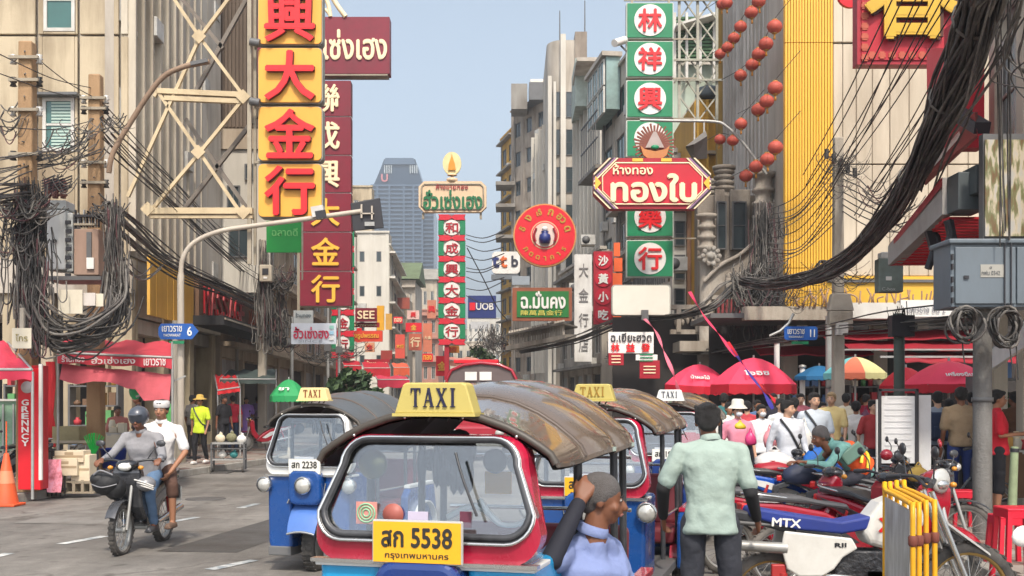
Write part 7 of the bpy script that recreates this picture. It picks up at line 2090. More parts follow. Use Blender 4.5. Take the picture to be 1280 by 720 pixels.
def hand(b, wrist, d, palm_n, s=1.0, curl=.35, side=1):
 """palm, four unequal bent fingers and a thumb. d: direction the hand points, palm_n: palm normal"""
 w = Vector(wrist); d = Vector(d).normalized(); pn = Vector(palm_n); pn = (pn - d * pn.dot(d)).normalized(); sd = d.cross(pn) * side
 c_ = w + d * .045 * s
 for k in (-1,0,1): capsule(b, w + sd * .012 * k * s, w + d * .08 * s + sd * .026 * k * s, .018 * s, .015 * s, 8)
 for i, (off, L) in enumerate(((-.033,.062),(-.011,.074),(.011,.07),(.032,.055))):
  p0 = w + d * .085 * s + sd * off * s; ang = curl * (1 + .15 * i); p1 = p0 + (d * math.cos(ang) + pn * math.sin(ang)) * L * .45 * s; p2 = p1 + (d * math.cos(ang * 2) + pn * math.sin(ang * 2)) * L * .32 * s; p3 = p2 + (d * math.cos(ang * 2.8) + pn * math.sin(ang * 2.8)) * L * .25 * s
  capsule(b, p0, p1,.0095 * s, .009 * s, 7); capsule(b, p1, p2,.009 * s, .008 * s, 7); capsule(b, p2, p3,.008 * s, .007 * s, 7)
 t0 = w + d * .03 * s - sd * .03 * s; t1 = t0 + (d * .7 - sd * .55 + pn * .25).normalized() * .035 * s; t2 = t1 + (d * .9 - sd * .2 + pn * .35).normalized() * .03 * s
 capsule(b, t0, t1,.013 * s, .0105 * s, 7); capsule(b, t1, t2,.0105 * s, .008 * s, 7)

BASE = dict(pelvis=(0,0,.92), chest=(0,0,1.24), neck=(0,.01,1.43), head=(0,-.01,1.565),
   sl=(-.185,0,1.365), sr=(.185,0,1.365), el=(-.235,.03,1.08), er=(.235,.03,1.08), wl=(-.24,-.05,.84), wr=(.24,-.05,.84),
   hl=(-.09,0,.9), hr=(.09,0,.9), kl=(-.1,-.01,.49), kr=(.1,-.01,.49), al=(-.11,.03,.08), ar=(.11,.03,.08))
def person(label, loc, rz=0.0, pose=None, shirt=None, trousers=None, skin=None, hair=None, sleeve='short', legs='long', hat=None, female=False, near=False, bag=None, H=1.0, look=None, vox=None, dress=False, shoes=None, hairlong=False, short=False, hs=.94, palm=None, mask=False, armguard=None, cat='person', group=None, vest=None, long_body=0.0, seated=False, bare_arms=False):
 J = {k: Vector(v) for k, v in BASE.items()}
 for k, v in (pose or {}).items(): J[k] = Vector(v)
 t = thing('person', label, cat, loc, rz, group); t.scale = (H,) * 3
 V = vox or (.0085 if near else .016); n = 14 if near else 9
 skin = skin or SK1; shirt = shirt or cloth(230,230,230); trousers = trousers or cloth(40,42,50)
 wf = .88 if female else 1.0
 face = (Vector(look) if look else Vector((0,-1,0))).normalized()
 hc = J['head']; up = (hc - J['neck']).normalized(); up = (up * .5 + Vector((0,0,1))).normalized()
 side = face.cross(up).normalized(); face = up.cross(side).normalized()
 HM = Matrix((side, -face, up)).transposed() * hs       # local: x side, -y face, z up
 h = lambda x, y, z: hc + HM @ Vector((x, y, z))
 b = MB()
 b.ell(h(0,.015,.025),(.077,.097,.092),18, HM); b.ell(h(0,-.025,-.035),(.058,.065,.075),16, HM)
 b.ell(h(0,-.045,-.085),(.032,.034,.03),10, HM)
 if True:
  capsule(b, h(0,-.087,.005), h(0,-.108,-.03),.010,.0145,8); b.ell(h(0,-.085,-.062),(.024,.012,.009),8, HM)
  for s_ in (-1,1):
   b.ell(h(s_ * .078,.012,-.012),(.012,.02,.03),8, HM); b.ell(h(s_ * .045,-.06,-.03),(.022,.022,.025),8, HM)
 capsule(b, h(0,.02,-.07), J['neck'] - Vector((0,0,.05)),.05 * wf, .058 * wf, n)
 sdv = (J['sr'] - J['sl']).normalized()
 torso(b, J['pelvis'], J['chest'], .13,.095,.14 * wf, .1, sdv)
 for s_, q in (('l', -1),('r', 1)):
  capsule(b, J['s' + s_] - sdv * q * .03, J['e' + s_], .045 * wf, .036 * wf, n); capsule(b, J['e' + s_], J['w' + s_], .036 * wf, .026 * wf, n)
  d = (J['w' + s_] - J['e' + s_]).normalized()
  if near: hand(b, J['w' + s_] + d * .01, d, Vector((palm or {}).get(s_, (-q, -.3,0))) if abs(d.z) > .5 else Vector((0,0,-1)),1.0,.45, q)
  else:
   capsule(b, J['w' + s_], J['w' + s_] + d * .09,.028,.026,8)
   sd2 = d.orthogonal().normalized()
   for k in range(4): capsule(b, J['w' + s_] + d * .08 + sd2 * (.018 * (k - 1.5)), J['w' + s_] + d * (.15 - .006 * abs(k - 1.5)) + sd2 * (.02 * (k - 1.5)) + Vector((0,-.02,0)),.012,.010,6)
   capsule(b, J['w' + s_] + d * .03, J['w' + s_] + d * .08 + sd2 * .045,.013,.011,6)
  capsule(b, J['h' + s_], J['k' + s_], .078,.052, n); capsule(b, J['k' + s_], J['a' + s_], .052,.034, n)
  ff = Vector((0,-1,0)) if not seated else Vector((0,-1,0))
  capsule(b, J['a' + s_] + Vector((0,.02,-.035)), J['a' + s_] + ff * .13 + Vector((0,0,-.045)),.036,.03,8)
 if dress: pass
 fuse(b, V, 3, 'body', skin, t)
 # clothes
 b = MB(); e = .016
 ax = J['chest'] - J['pelvis']; sm = (J['sl'] + J['sr']) / 2 - ax.normalized() * .05
 pv = J['pelvis']; hw0 = .172 + (.01 if long_body > .1 else 0)
 loft(b, [(pv + ax * (-.12 - long_body), hw0 * .96,.13),(pv + ax * (-.06 - long_body), hw0,.138),(pv + ax * .1,.165 * wf, .132),(pv + ax * .35,.152 * wf, .12),(pv + ax * .7,.162 * wf, .124),(J['chest'], .178 * wf, .126),(J['chest'].lerp(sm, .75),.186 * wf, .108),(sm + ax.normalized() * .03,.17 * wf, .082),(sm.lerp(J['neck'], .75),.09,.06)], sdv)
 for q in 'lr': capsule(b, J['neck'] - ax.normalized() * .02, J['s' + q] - ax.normalized() * .012,.058,.056 * wf, n)
 capsule(b, J['chest'] + (J['neck'] - J['chest']) * .3, J['neck'] - (J['neck'] - J['chest']) * .06,.085 * wf, .058, n)
 if not bare_arms:
  for s_, q in (('l', -1),('r', 1)):
   capsule(b, J['s' + s_], J['s' + s_].lerp(J['e' + s_], .78 if sleeve == 'short' else 1),.059 * wf, .061 if sleeve == 'short' else .048, n)
   if sleeve == 'long': capsule(b, J['e' + s_], J['e' + s_].lerp(J['w' + s_], .92),.05,.036, n)
 if dress:
  kk = (J['kl'] + J['kr']) / 2; capsule(b, J['pelvis'], kk + Vector((0,0,-.05)),.15,.19,14)
 fuse(b, V, 9 if near else 4, 'dress' if dress else 'shirt', shirt, t, fold=.03 if near else .022)
 if near: b = MB(); b.lathe([(.066,-.012),(.07,.0),(.062,.028),(.056,.03),(.06,-.01)], J['neck'] + Vector((0,0,.012)),18,(J['head'] - J['neck']).to_track_quat('Z', 'Y').to_matrix()); b.build('collar', shirt, t)
 if armguard:
  for s_ in 'lr':
   b = MB(); capsule(b, J['s' + s_].lerp(J['e' + s_], .6), J['e' + s_], .05,.045, n); capsule(b, J['e' + s_], J['e' + s_].lerp(J['w' + s_], .95),.045,.034, n)
   fuse(b, V, 2, 'arm_sleeve', armguard, t)
 if not dress:
  b = MB()
  torso(b, J['pelvis'] - Vector((0,0,.04)), J['pelvis'] + (J['chest'] - J['pelvis']) * .15,.15,.12,.145,.115,(J['hr'] - J['hl']).normalized())
  for s_ in 'lr':
   capsule(b, J['h' + s_], J['k' + s_], .092,.068, n)
   if legs == 'long': capsule(b, J['k' + s_], J['a' + s_] + Vector((0,0,.03)),.068,.052, n)
   elif legs == 'half': capsule(b, J['k' + s_], J['k' + s_].lerp(J['a' + s_], .2),.068,.07, n)
  fuse(b, V, 3, 'trousers' if legs == 'long' else 'shorts', trousers, t, fold=.022)
 for s_ in 'lr':
  a_ = J['a' + s_]
  b = MB(); capsule(b, a_ + Vector((0,.035,-.045)), a_ + Vector((0,-.15,-.05)),.042,.038,10); b.box(a_ + Vector((0,-.06,-.068)),(.08,.24,.022)); fuse(b, .012,2, 'shoe', shoes or BLKP, t)
 # face
 for s_ in (-1,1):
  e_ = MB(); e_.ell(h(s_ * .032,-.083,.008),(.013,.006,.0065),8, HM); e_.build('eye', mat('eye_white', (.5,.48,.44),.3), t)
  e_ = MB(); e_.ell(h(s_ * .032,-.0885,.008),(.0055,.003,.0055),8, HM); e_.build('iris', HAIR, t)
  e_ = MB(); e_.tube([h(s_ * .015,-.089,.026), h(s_ * .033,-.091,.031), h(s_ * .052,-.08,.025)], .0038,5); e_.build('eyebrow', HAIR, t)
 e_ = MB(); e_.tube([h(-.024,-.089,-.064), h(0,-.098,-.06), h(.024,-.089,-.064)], .0045,6); e_.build('mouth', mat('lip', (.3,.12,.1),.5), t)
 hm = hair or HAIR
 b = MB()
 if short: b.ell(h(0,.022,.042),(.084,.101,.09),18, HM)
 else: b.ell(h(0,.028,.042),(.086,.102,.09),18, HM); b.ell(h(0,-.045,.085),(.062,.05,.03),12, HM)
 b.ell(h(0,.06,.0),(.076,.066,.08),14, HM)
 for s_ in (-1,1): b.ell(h(s_ * .076,.02,.02),(.014,.04,.045),10, HM)
 if hairlong: b.ell(h(0,.07,-.08),(.085,.05,.12),14, HM)
 rr = random.Random(9)
 for i in range(0 if short else 26 if near else 8):
  a = rr.uniform(0,2 * PI); p = Vector((.08 * math.cos(a),.03 + .09 * math.sin(a),.05 + rr.uniform(-.02,.06))); capsule(b, h(*p), h(p.x * 1.04, p.y + .008, p.z - .012),.014,.01,5)
 fuse(b, .009 if near else .016,2, 'hair', hm, t)
 if mask:
  b = MB(); b.ell(h(0,-.07,-.045),(.056,.05,.045),14, HM); b.build('face_mask', mat('mask_pale', (.66,.7,.74),.7), t)
 if hat:
  kind, hm2 = hat
  b = MB()
  if kind == 'bucket': b.lathe([(.16,.0),(.1,.06),(.095,.13),(.07,.15),(0,.152)], h(0,.01,.045),20, HM); b.build('hat', hm2, t)
  elif kind == 'straw': b.lathe([(.19,.0),(.1,.03),(.095,.1),(.06,.13),(0,.135)], h(0,.01,.055),20, HM); b.build('hat', hm2, t)
  elif kind == 'helmet':
   b.ell(h(0,.02,.045),(.122,.14,.125),20, HM); b.ell(h(0,-.1,.075),(.09,.06,.012),12, HM); b.build('helmet', hm2, t)
  elif kind == 'cap': b.ell(h(0,.02,.055),(.094,.11,.08),16, HM); b.ell(h(0,-.11,.05),(.065,.06,.01),12, HM); b.build('cap', hm2, t)
  elif kind == 'headband': b.lathe([(.095,-.02),(.103,0),(.1,.05),(.08,.07)], h(0,.02,.05),20, HM @ Matrix.Diagonal((.95,1.1,1))); b.build('cap', hm2, t)
 if bag:
  kind, bm_ = bag
  b = MB()
  if kind == 'strap':
   fw = Vector((0,-.135,0)); b.tube(smooth_path([J['sl'] + Vector((.03,-.06,.06)), J['chest'] + fw + Vector((-.04,0,0)), J['pelvis'] + fw + Vector((.1,.02,.1)), J['pelvis'] + Vector((.17,0,.04))], 4),.016,6); b.build('bag_strap', bm_, t)
   b = MB(); b.box(J['pelvis'] + Vector((.2,0,-.02)),(.08,.22,.18)); b.build('shoulder_bag', bm_, t, bevel=.02)
  else:
   b.box(J['chest'] + Vector((0,.17,-.08)),(.28,.15,.42)); b.build('backpack', bm_, t, bevel=.05, seg=3)
   b = MB(); b.box(J['chest'] + Vector((0,.255,-.16)),(.2,.05,.18)); b.build('backpack_pocket', bm_, t, bevel=.02)
   for s_ in (-1,1):
    b = MB(); b.tube(smooth_path([J['chest'] + Vector((s_ * .1,.1,.12)), J['chest'] + Vector((s_ * .12,-.08,.12)), J['chest'] + Vector((s_ * .12,-.13,-.08)), J['chest'] + Vector((s_ * .13,.05,-.26))], 4),.016,6); b.build('strap', bm_, t)
 return t
BACK = (0,1,0)
# the man in the pale green shirt, seen from behind, leaning a little to the right
gm = dict(pelvis=(0,0,.9), chest=(.0,-.02,1.2), neck=(.0,-.05,1.4), head=(.015,-.08,1.53), sl=(-.19,0,1.34), sr=(.19,0,1.34),
          el=(-.25,.04,1.08), er=(.3,.0,1.1), wl=(-.3,-.12,.9), wr=(.3,-.16,.9), hl=(-.1,0,.88), hr=(.1,0,.88), kl=(-.13,.0,.47), kr=(.12,-.02,.47), al=(-.14,.05,.08), ar=(.13,.05,.08))
person('man seen from behind in a pale green short sleeved shirt and black arm sleeves', (xx(888,7.3),7.3,0), R(172), gm, shirt=cloth(178,196,184,.66, 'pale_green'), trousers=cloth(44,46,54,.9, 'charcoal'), near=True, skin=SK2, armguard=BLKP if False else mat('black_knit', (.014,.014,.016),.8), long_body=.18, H=1.02)
# driver leaning out of the nearest tuk-tuk, hand to the back of his head (world-aligned pose, seated)
dv = dict(pelvis=(0,.02,.66), chest=(.02,-.02,.97), neck=(.03,-.04,1.14), head=(.075,-.05,1.285), sl=(-.07,-.04,1.06), sr=(.12,.1,1.06),
          el=(-.15,-.24,1.06), wl=(-.03,-.13,1.28), er=(.2,.12,.82), wr=(.28,-.1,.7), hl=(-.02,-.08,.64), hr=(.08,.1,.64), kl=(.4,-.1,.6), kr=(.42,.12,.6), al=(.45,-.1,.2), ar=(.46,.12,.2))
DY = 4.72
drv = person('tuk-tuk driver in a pale blue shirt resting his head on a raised dark sleeved arm', (xx(753, DY) - .075, DY, 0),0, dv, shirt=cloth(134,148,192,.75, 'pale_blue'), trousers=cloth(36,38,50), skin=SK2, hair=HAIRG, short=True, hs=.88, palm={'l': (.35,1,.1)}, near=True, look=(1,-.12,-.1), seated=True, armguard=mat('navy_knit', (.012,.013,.022),.8))
# riders on the moving motorcycle
rc = (-4.05,12.75,0)
r1 = dict(pelvis=(0,.08,.86), chest=(-.02,.0,1.17), neck=(-.02,-.04,1.34), head=(-.03,-.09,1.475), sl=(-.2,-.02,1.28), sr=(.17,-.02,1.28), el=(-.31,-.16,1.08), er=(.27,-.14,1.06), wl=(-.34,-.33,1.04), wr=(.3,-.32,1.04),
          hl=(-.1,.06,.84), hr=(.1,.06,.84), kl=(-.16,-.3,.66), kr=(.17,-.3,.66), al=(-.15,-.12,.3), ar=(.16,-.12,.3))
person('motorcycle rider in a grey shirt, blue jeans and dark helmet', (-4.19,12.75,0), R(-3), r1, shirt=cloth(148,146,148,.8, 'ash_grey'), trousers=cloth(96,124,156,.8, 'denim'), skin=SK2, sleeve='long', near=True, vox=.012, hat=('helmet', mat('helmet_slate', (.06,.07,.09),.3, coat=.4)), seated=True, armguard=None, mask=False)
r2 = dict(pelvis=(0,.34,.9), chest=(.03,.28,1.24), neck=(.05,.27,1.44), head=(.06,.24,1.585), sl=(-.16,.28,1.37), sr=(.25,.28,1.36), el=(-.24,.2,1.12), er=(.36,.2,1.1), wl=(-.2,0,.98), wr=(.25,.02,.88),
          hl=(-.1,.3,.88), hr=(.12,.3,.88), kl=(-.2,.0,.74), kr=(.27,.02,.72), al=(-.2,.12,.34), ar=(.26,.06,.32))
person('bareheaded passenger in a white T-shirt and brown shorts behind the rider', (-4.14,12.75,0), R(-3), r2, shirt=cloth(236,232,228,.85, 'off_white'), trousers=cloth(92,62,48,.8, 'brown'), skin=SK1, near=True, vox=.012, legs='half', hat=('headband', mat('cap_pale', (.6,.58,.56),.7)), shoes=mat('sandal_brown', (.15,.09,.06),.7), seated=True)

def stand(label, px, Y, rz=0, z=.15, **kw):
 walk = kw.pop('walk', 0); pose = dict(kw.pop('pose', {}))
 if walk:
  pose.setdefault('kl', (-.1,-.16 * walk, .5)); pose.setdefault('al', (-.1,-.12 * walk, .1)); pose.setdefault('kr', (.1,.02,.48)); pose.setdefault('ar', (.1,.24 * walk, .12))
  pose.setdefault('el', (-.24,.1 * walk, 1.1)); pose.setdefault('wl', (-.25,.12 * walk, .86)); pose.setdefault('er', (.24,-.02,1.08)); pose.setdefault('wr', (.24,-.2 * walk, .88))
 return person(label, (xx(px, Y), Y, z), R(rz), pose, **kw)
HOLD = dict(el=(-.23,.0,1.1), er=(.23,.0,1.1), wl=(-.1,-.24,1.12), wr=(.1,-.24,1.12))
# left pavement
stand('woman in a yellow green vest and straw hat with black leggings', 250,27,-10, shirt=cloth(206,226,50,.9, 'lime'), trousers=cloth(26,24,28), skin=SK1, sleeve='short', long_body=.35, hat=('straw', mat('straw', C(214,176,84,.8),.8)), walk=.7, female=True, H=.97, bag=('strap', BLKP), shoes=WH)
stand('woman in a lavender dress beside the far stalls', 308,37,20, shirt=cloth(168,130,206,.85, 'lavender'), dress=True, female=True, skin=SK1, hairlong=True, H=.98)
stand('person in black stooping behind the food cart', 280,31,60, shirt=cloth(28,26,30), trousers=cloth(28,26,32), skin=SK2, walk=.3)
stand('person in a dusty violet top among the far left stalls', 322,40,170, shirt=cloth(112,92,128), trousers=cloth(44,40,54), skin=SK2)
stand('figure in grey leaning by the beige pillars', 241,29.5,150, shirt=cloth(120,112,106), trousers=cloth(60,54,50), skin=SK2)
stand('seated vendor in a salmon pink top under the faded red awning', 147,24.2,40, z=-.02, shirt=cloth(178,112,100,.8, 'salmon'), trousers=cloth(70,60,70), skin=SK2, pose=HOLD, H=.95)
stand('person in dark clothes in the shop behind the red awning', 172,26,-60, shirt=cloth(50,42,46), trousers=cloth(40,36,40), skin=SK2)
stand('shopper in a red top close to the food cart', 291,33,200, shirt=cloth(196,40,60), trousers=cloth(50,60,84), skin=SK1, walk=.5)
stand('person in a green top passing the white lamp post', 216,29.2,200, shirt=cloth(110,200,110), trousers=cloth(50,50,60), skin=SK1, walk=.6)
# right crowd, walking towards us between the parked bikes
PNK = cloth(236,150,170,.85, 'pink')
stand('woman in a white bucket hat, mask and pink top carrying a bag', 922,16.5,8, z=.02, shirt=PNK, trousers=cloth(58,52,62), skin=SK3, hat=('bucket', mat('hat_cream', (.66,.64,.56),.8)), mask=True, female=True, walk=.6, H=.97)
stand('young woman in a white shirt and mask with a dark skirt', 952,17.5,6, z=.02, shirt=cloth(240,240,240,.85, 'bright_white'), trousers=cloth(34,34,44), skin=SK3, mask=True, female=True, walk=.6, hairlong=True, H=.96)
stand('man in a white shirt with a dark strap across his chest, head turned', 985,15.2,18, z=.02, shirt=cloth(214,216,222,.85, 'soft_white'), trousers=cloth(70,66,66), skin=SK3, bag=('strap', BLKP), walk=.7, look=(.6,-1,.1), sleeve='long')
stand('man in a light shirt with a shoulder bag, third in the white shirted group', 1018,16.2,5, z=.08, shirt=cloth(200,208,216,.85, 'cool_white'), trousers=cloth(46,48,56), skin=SK3, bag=('strap', BLKP), walk=.7, H=1.03)
stand('fair haired tourist in a pale yellow top', 1039,18.5,-30, shirt=cloth(232,206,140,.85, 'pale_yellow'), trousers=cloth(120,110,100), skin=SK3, hair=mat('hair_fair', (.35,.24,.12),.5), walk=.5)
stand('vendor in a dark red shirt below the striped parasol', 1083,24,120, shirt=cloth(158,22,52,.85, 'dark_red'), trousers=cloth(40,40,48), skin=SK1, pose=HOLD)
stand('person with a navy backpack and grey shirt right of the notice board', 1172,16.6,170, shirt=cloth(150,158,170), trousers=cloth(26,28,34), skin=SK3, bag=('pack', cloth(40,52,80)), H=1.0)
stand('man in a khaki shirt and blue shorts seen from behind', 1201,15.4,175, shirt=cloth(150,128,100,.85, 'khaki'), trousers=cloth(40,60,120,.8, 'royal_blue'), skin=SK2, legs='half', H=1.03)
stand('woman in a red top and black shorts reading by the right edge', 1247,14.2,75, shirt=cloth(206,26,44,.85, 'bright_red'), trousers=cloth(24,24,30), skin=SK1, legs='half', female=True, pose=HOLD, long_body=.1, hairlong=False, look=(0,-1,-.35))
stand('shopper in dark clothes half hidden by the grey pole', 1214,19,160, shirt=cloth(56,40,40), trousers=cloth(36,34,40), skin=SK1, H=1.0)
stand('vendor in a brown top behind the right hand stalls', 1268,17,200, shirt=cloth(110,74,52), trousers=cloth(52,48,46), skin=SK2)
stand('passer-by in a teal top deep in the crowd', 905,21,160, shirt=cloth(60,120,120), trousers=cloth(44,44,52), skin=SK1, walk=.6)
stand('passer-by in a dark top in front of the large parasol', 967,22,10, shirt=cloth(46,44,56), trousers=cloth(60,60,70), skin=SK1, walk=.6)
stand('passer-by in a rose top behind the white shirted group', 1001,22.5,-10, shirt=cloth(196,110,120), trousers=cloth(60,60,70), skin=SK3, walk=.6, female=True)
for i, (px, Y, c_, w_, lb) in enumerate(((912,19,(240,236,226),1, 'passer-by in an off-white top just behind the bucket hat woman'),(934,20,(206,70,80),0, 'passer-by in a coral red top under the largest red parasol'),(947,23,(90,120,160),1, 'passer-by in a steel blue shirt under the largest red parasol'),(976,18.4,(236,236,232),1, 'passer-by in white close behind the man with the dark strap'),(993,19.6,(60,60,70),0, 'passer-by in charcoal between the two white shirted men'),(1028,20.5,(230,190,196),1, 'passer-by in a blush top beside the fair haired tourist'),(1070,19,(240,236,230),0, 'person in a white T-shirt behind the orange vested man'),(1092,18,(180,60,60),1, 'person in a brick red top left of the notice board'),(1186,18.5,(226,220,206),0, 'person in a cream top between the backpack wearer and the khaki man'))):
 stand(lb, px, Y, 15 if w_ else 160, z=.05, shirt=cloth(*c_), trousers=cloth(50,50,60), skin=SK3 if i % 2 else SK1, walk=.6, female=i % 3 == 0, H=.96 + .012 * (i % 5))
stand('person in a cream shirt near the stacked orange goods', 1058,21,150, shirt=cloth(226,214,190), trousers=cloth(70,64,60), skin=SK1, pose=HOLD)
stand('person standing in the shade under the right hand canopy', 1150,24,0, shirt=cloth(120,66,60), trousers=cloth(50,46,46), skin=SK2)
# man in the orange vest crouched over a motorcycle
cr_ = dict(pelvis=(.12,.1,.86), chest=(-.1,.0,1.08), neck=(-.27,-.03,1.17), head=(-.38,-.06,1.25), sl=(-.17,-.17,1.14), sr=(-.17,.17,1.14), el=(-.34,-.26,.94), er=(-.34,.22,.94), wl=(-.56,-.22,.98), wr=(-.55,.15,.96),
           hl=(.1,-.02,.84), hr=(.12,.18,.84), kl=(-.22,-.06,.76), kr=(-.22,.25,.76), al=(-.2,-.06,.35), ar=(-.2,.25,.35))
t = person('man in a teal shirt and orange reflective vest bent over a motorcycle', (xx(1066,12.2),12.2,.05),0, cr_, shirt=cloth(120,170,160,.8, 'teal_grey'), trousers=cloth(50,50,60), skin=SK2, hair=HAIRG, short=True, sleeve='long', look=(-1,-.2,-.35), near=True, vox=.012, seated=True)
b = MB(); torso(b, (.13,.05,.9),(-.1,0,1.1),.18,.15,.19,.145,(0,1,0)); fuse(b, .014,2, 'vest', mat('vest_orange', C(248,96,36,.9),.6, grime=.1), t)
for q in (.03,.1): b = MB(); b.tube([Vector((q + .03 * math.sin(a),.2 * math.cos(a),1.0 + .165 * math.sin(a) - q * .8)) for a in [PI * i / 14 for i in range(15)]], .02,6); b.build('reflective_band', mat('reflective_yellow', C(240,220,60,.9),.4), t)
b = MB(); b.box((-.06,-.2,1.08),(.26,.04,.15),(0, R(-38),0)); b.build('folder', mat('folder_green', C(110,146,128,.7),.5), t, bevel=.02)
# ================================================================== STALLS, PARASOLS, STREET FURNITURE
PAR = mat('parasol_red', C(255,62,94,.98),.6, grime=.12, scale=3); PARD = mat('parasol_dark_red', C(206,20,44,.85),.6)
def parasol(label, px, ptop, pedge, wpx, Y, cols, n=8, text=None, tilt=0, pole_x=None):
 """cols: one material per gore; each gore is a part"""
 r = wpx / 2 / S(Y); zt = zz(ptop, Y); ze = zz(pedge, Y); h = zt - ze
 t = thing('parasol', label, 'parasol', (xx(px, Y), Y, .13)); t.rotation_euler = (R(tilt * .5), R(tilt),0); z0 = .13
 for k in range(n):
  a0 = 2 * PI * k / n; rows = []
  for i in range(6):
   f = i / 5; rr_ = r * f; row = []
   for j in range(5):
    g = j / 4; a = a0 + 2 * PI / n * g
    cr = 1 - .07 * math.sin(g * PI) * f; row.append((rr_ * cr * math.cos(a), rr_ * cr * math.sin(a), zt - z0 - h * (f ** 1.7) * .8 + .03 * math.sin(g * PI) * f * 0))
   rows.append(row)
  b = MB(); b.grid(rows, -.008 if False else Vector((0,0,-.008))); b.build('gore', cols[k % len(cols)], t)
  b = MB(); rows = [[(r * (1 - .07 * math.sin(j / 6 * PI)) * math.cos(a0 + 2 * PI / n * j / 6), r * (1 - .07 * math.sin(j / 6 * PI)) * math.sin(a0 + 2 * PI / n * j / 6), zt - z0 - h * .8 - q * h * (.26 + .05 * (j % 2))) for j in range(7)] for q in (0,1)]
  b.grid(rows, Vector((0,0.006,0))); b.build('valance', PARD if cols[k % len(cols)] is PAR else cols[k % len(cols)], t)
  b = MB(); b.beam((0,0, zt - z0 - .02),(r * math.cos(a0), r * math.sin(a0), zt - z0 - h * .82),.014); b.build('rib', STEELP, t)
 b = MB(); b.cyl((0,0,0),(0,0, zt - z0 + .06),.024, n=10); b.build('pole', STEELP, t)
 b = MB(); b.lathe([(0,0),(.28,0),(.28,.06),(.05,.1),(.03,.3),(0,.3)], n=16); b.build('base', CONC, t)
 if text:
  lettering('lettering', text, WH, t, (-.1 * r, -r * .80, zt - z0 - h * .48), r * .55, h * .22, ext=.01, bold=.02, rx=90 - 52, w=False)
 return t
parasol('largest red parasol with a scalloped edge at the head of the crowd', 942,447,489,108,27, [PAR], text='โออิชิ')
parasol('smaller red parasol left of the largest one', 868,455,489,84,30, [PAR], text='น้ำผลไม้', tilt=3)
parasol('bright red parasol behind the notice board touching the grey pole', 1186,451,488,118,21, [PAR], text='เครื่องดื่ม')
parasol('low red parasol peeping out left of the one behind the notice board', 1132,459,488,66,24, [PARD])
MIX = [mat('gore_aqua', C(120,206,208,.85),.6), mat('gore_coral', C(244,130,96,.85),.6), mat('gore_cream', C(240,230,160,.85),.6), mat('gore_teal', C(40,130,140,.8),.6)]
parasol('striped parasol of aqua, coral and cream gores', 1069,446,472,80,26, [MIX[2], MIX[1], MIX[0], MIX[0], MIX[0], MIX[1], MIX[2], MIX[2]], n=8)
parasol('blue canvas parasol left of the striped one', 1024,457,474,62,29, [mat('canvas_blue', C(36,110,160,.8),.7)])
parasol('green parasol with pale lettering beside the white lamp arm, left', 361,474,500,48,30, [mat('parasol_green', C(40,160,90,.85),.6)], text='ชา')
def awning(label, pts, m_, name='shop_awning', cat='awning', posts=(), text=None, drop=.35, nseg=12, wav=.04):
 """pts: back left, back right, front left, front right"""
 t = thing(name, label, cat, (pts[2] + pts[3]) / 2)
 bl, br_, fl, fr = pts; b = MB()
 b.grid([[bl.lerp(fl, i / 5).lerp(br_.lerp(fr, i / 5), j / nseg) + Vector((0,0, wav * math.sin(j * 1.9 + i) - .06 * math.sin(i / 5 * PI))) for j in range(nseg + 1)] for i in range(6)], Vector((0,0,-.012))); b.build('canvas', m_, t, 1)
 b = MB(); b.grid([[fl.lerp(fr, j / nseg) + Vector((0,-.01 - .03 * math.sin(j * 1.3) * q, -.02 - drop * q * (1 + .12 * math.sin(j * 2.2)))) for j in range(nseg + 1)] for q in (0,.5,1)], Vector((0,.01,0))); b.build('valance', m_, t, 1)
 for a in (fl, fr):
  b = MB(); b.cyl(a - Vector((0,-.02,.03)), Vector((a.x, a.y + .02,.14)),.025, n=8); b.build('post', STEELP, t, 1)
 b = MB(); b.cyl(fl, fr, .025, n=8); b.cyl(fl, bl, .02, n=8); b.cyl(fr, br_, .02, n=8); b.build('frame', STEELP, t, 1)
 if text:
  for s_, px, wd, hh in text:
   f = px; c_ = fl.lerp(fr, f) + Vector((0,-.075,-.02 - drop * .45)); lettering('lettering', s_, mat('faded_white_letter', (.7,.6,.58),.7), t, c_, wd, hh, ext=.006, bold=.02, rz=math.atan2((fr - fl).y, (fr - fl).x))
 return t
AWR = mat('awning_faded_red', C(190,50,66,.85),.75, grime=.4, scale=2.5, dirt=(.7,.45,.45)); AWP = mat('awning_pink_red', C(216,50,80,.85),.7, grime=.3, scale=3)
Y0 = 20.5
awning('faded red shop awning with a lettered valance over the dark left shops', (P(78,424,23.5), P(215,428,23.5), P(72,441, Y0), P(215,447, Y0)), AWR, drop=.17, text=[('ร้านทอง', .15,.42,.13),('ฮั่วเซ่งเฮง', .5,.8,.13),('เยาวราช', .86,.4,.13)])
t = thing('shop_awning', 'lower sagging sheet of faded red canvas under the lettered valance', 'awning', P(150,480, Y0))
b = MB(); b.grid([[P(78 + j * 10.5,455 + 1 * j, Y0 + .1) + Vector((0,-.02 * i, -i * .055 * (.75 + .12 * math.sin(j * .9) + (.6 if j > 9 else 0)) + .01 * math.sin(j * 2 + i))) for j in range(14)] for i in range(8)], Vector((0,.012,0))); b.build('canvas', mat('awning_rose', C(206,90,100,.85),.75, grime=.4, scale=3), t, 1)
MB().beam(P(170,496, Y0 + .2), P(232,470, Y0 + .2),.03).build('prop', STEELP, t, 1)
awning('pink red parasol edge reaching in at the far left', (P(-60,425,20), P(10,428,20), P(-60,462,17.6), P(40,462,17.6)), AWP, drop=.14, name='shop_awning')
awning('dark green canvas stall roof on the far left pavement', (P(285,463,40), P(345,462,40), P(275,474,34), P(345,474,34)), mat('awning_dark_green', (.06,.085,.075),.7, grime=.3), drop=.12)
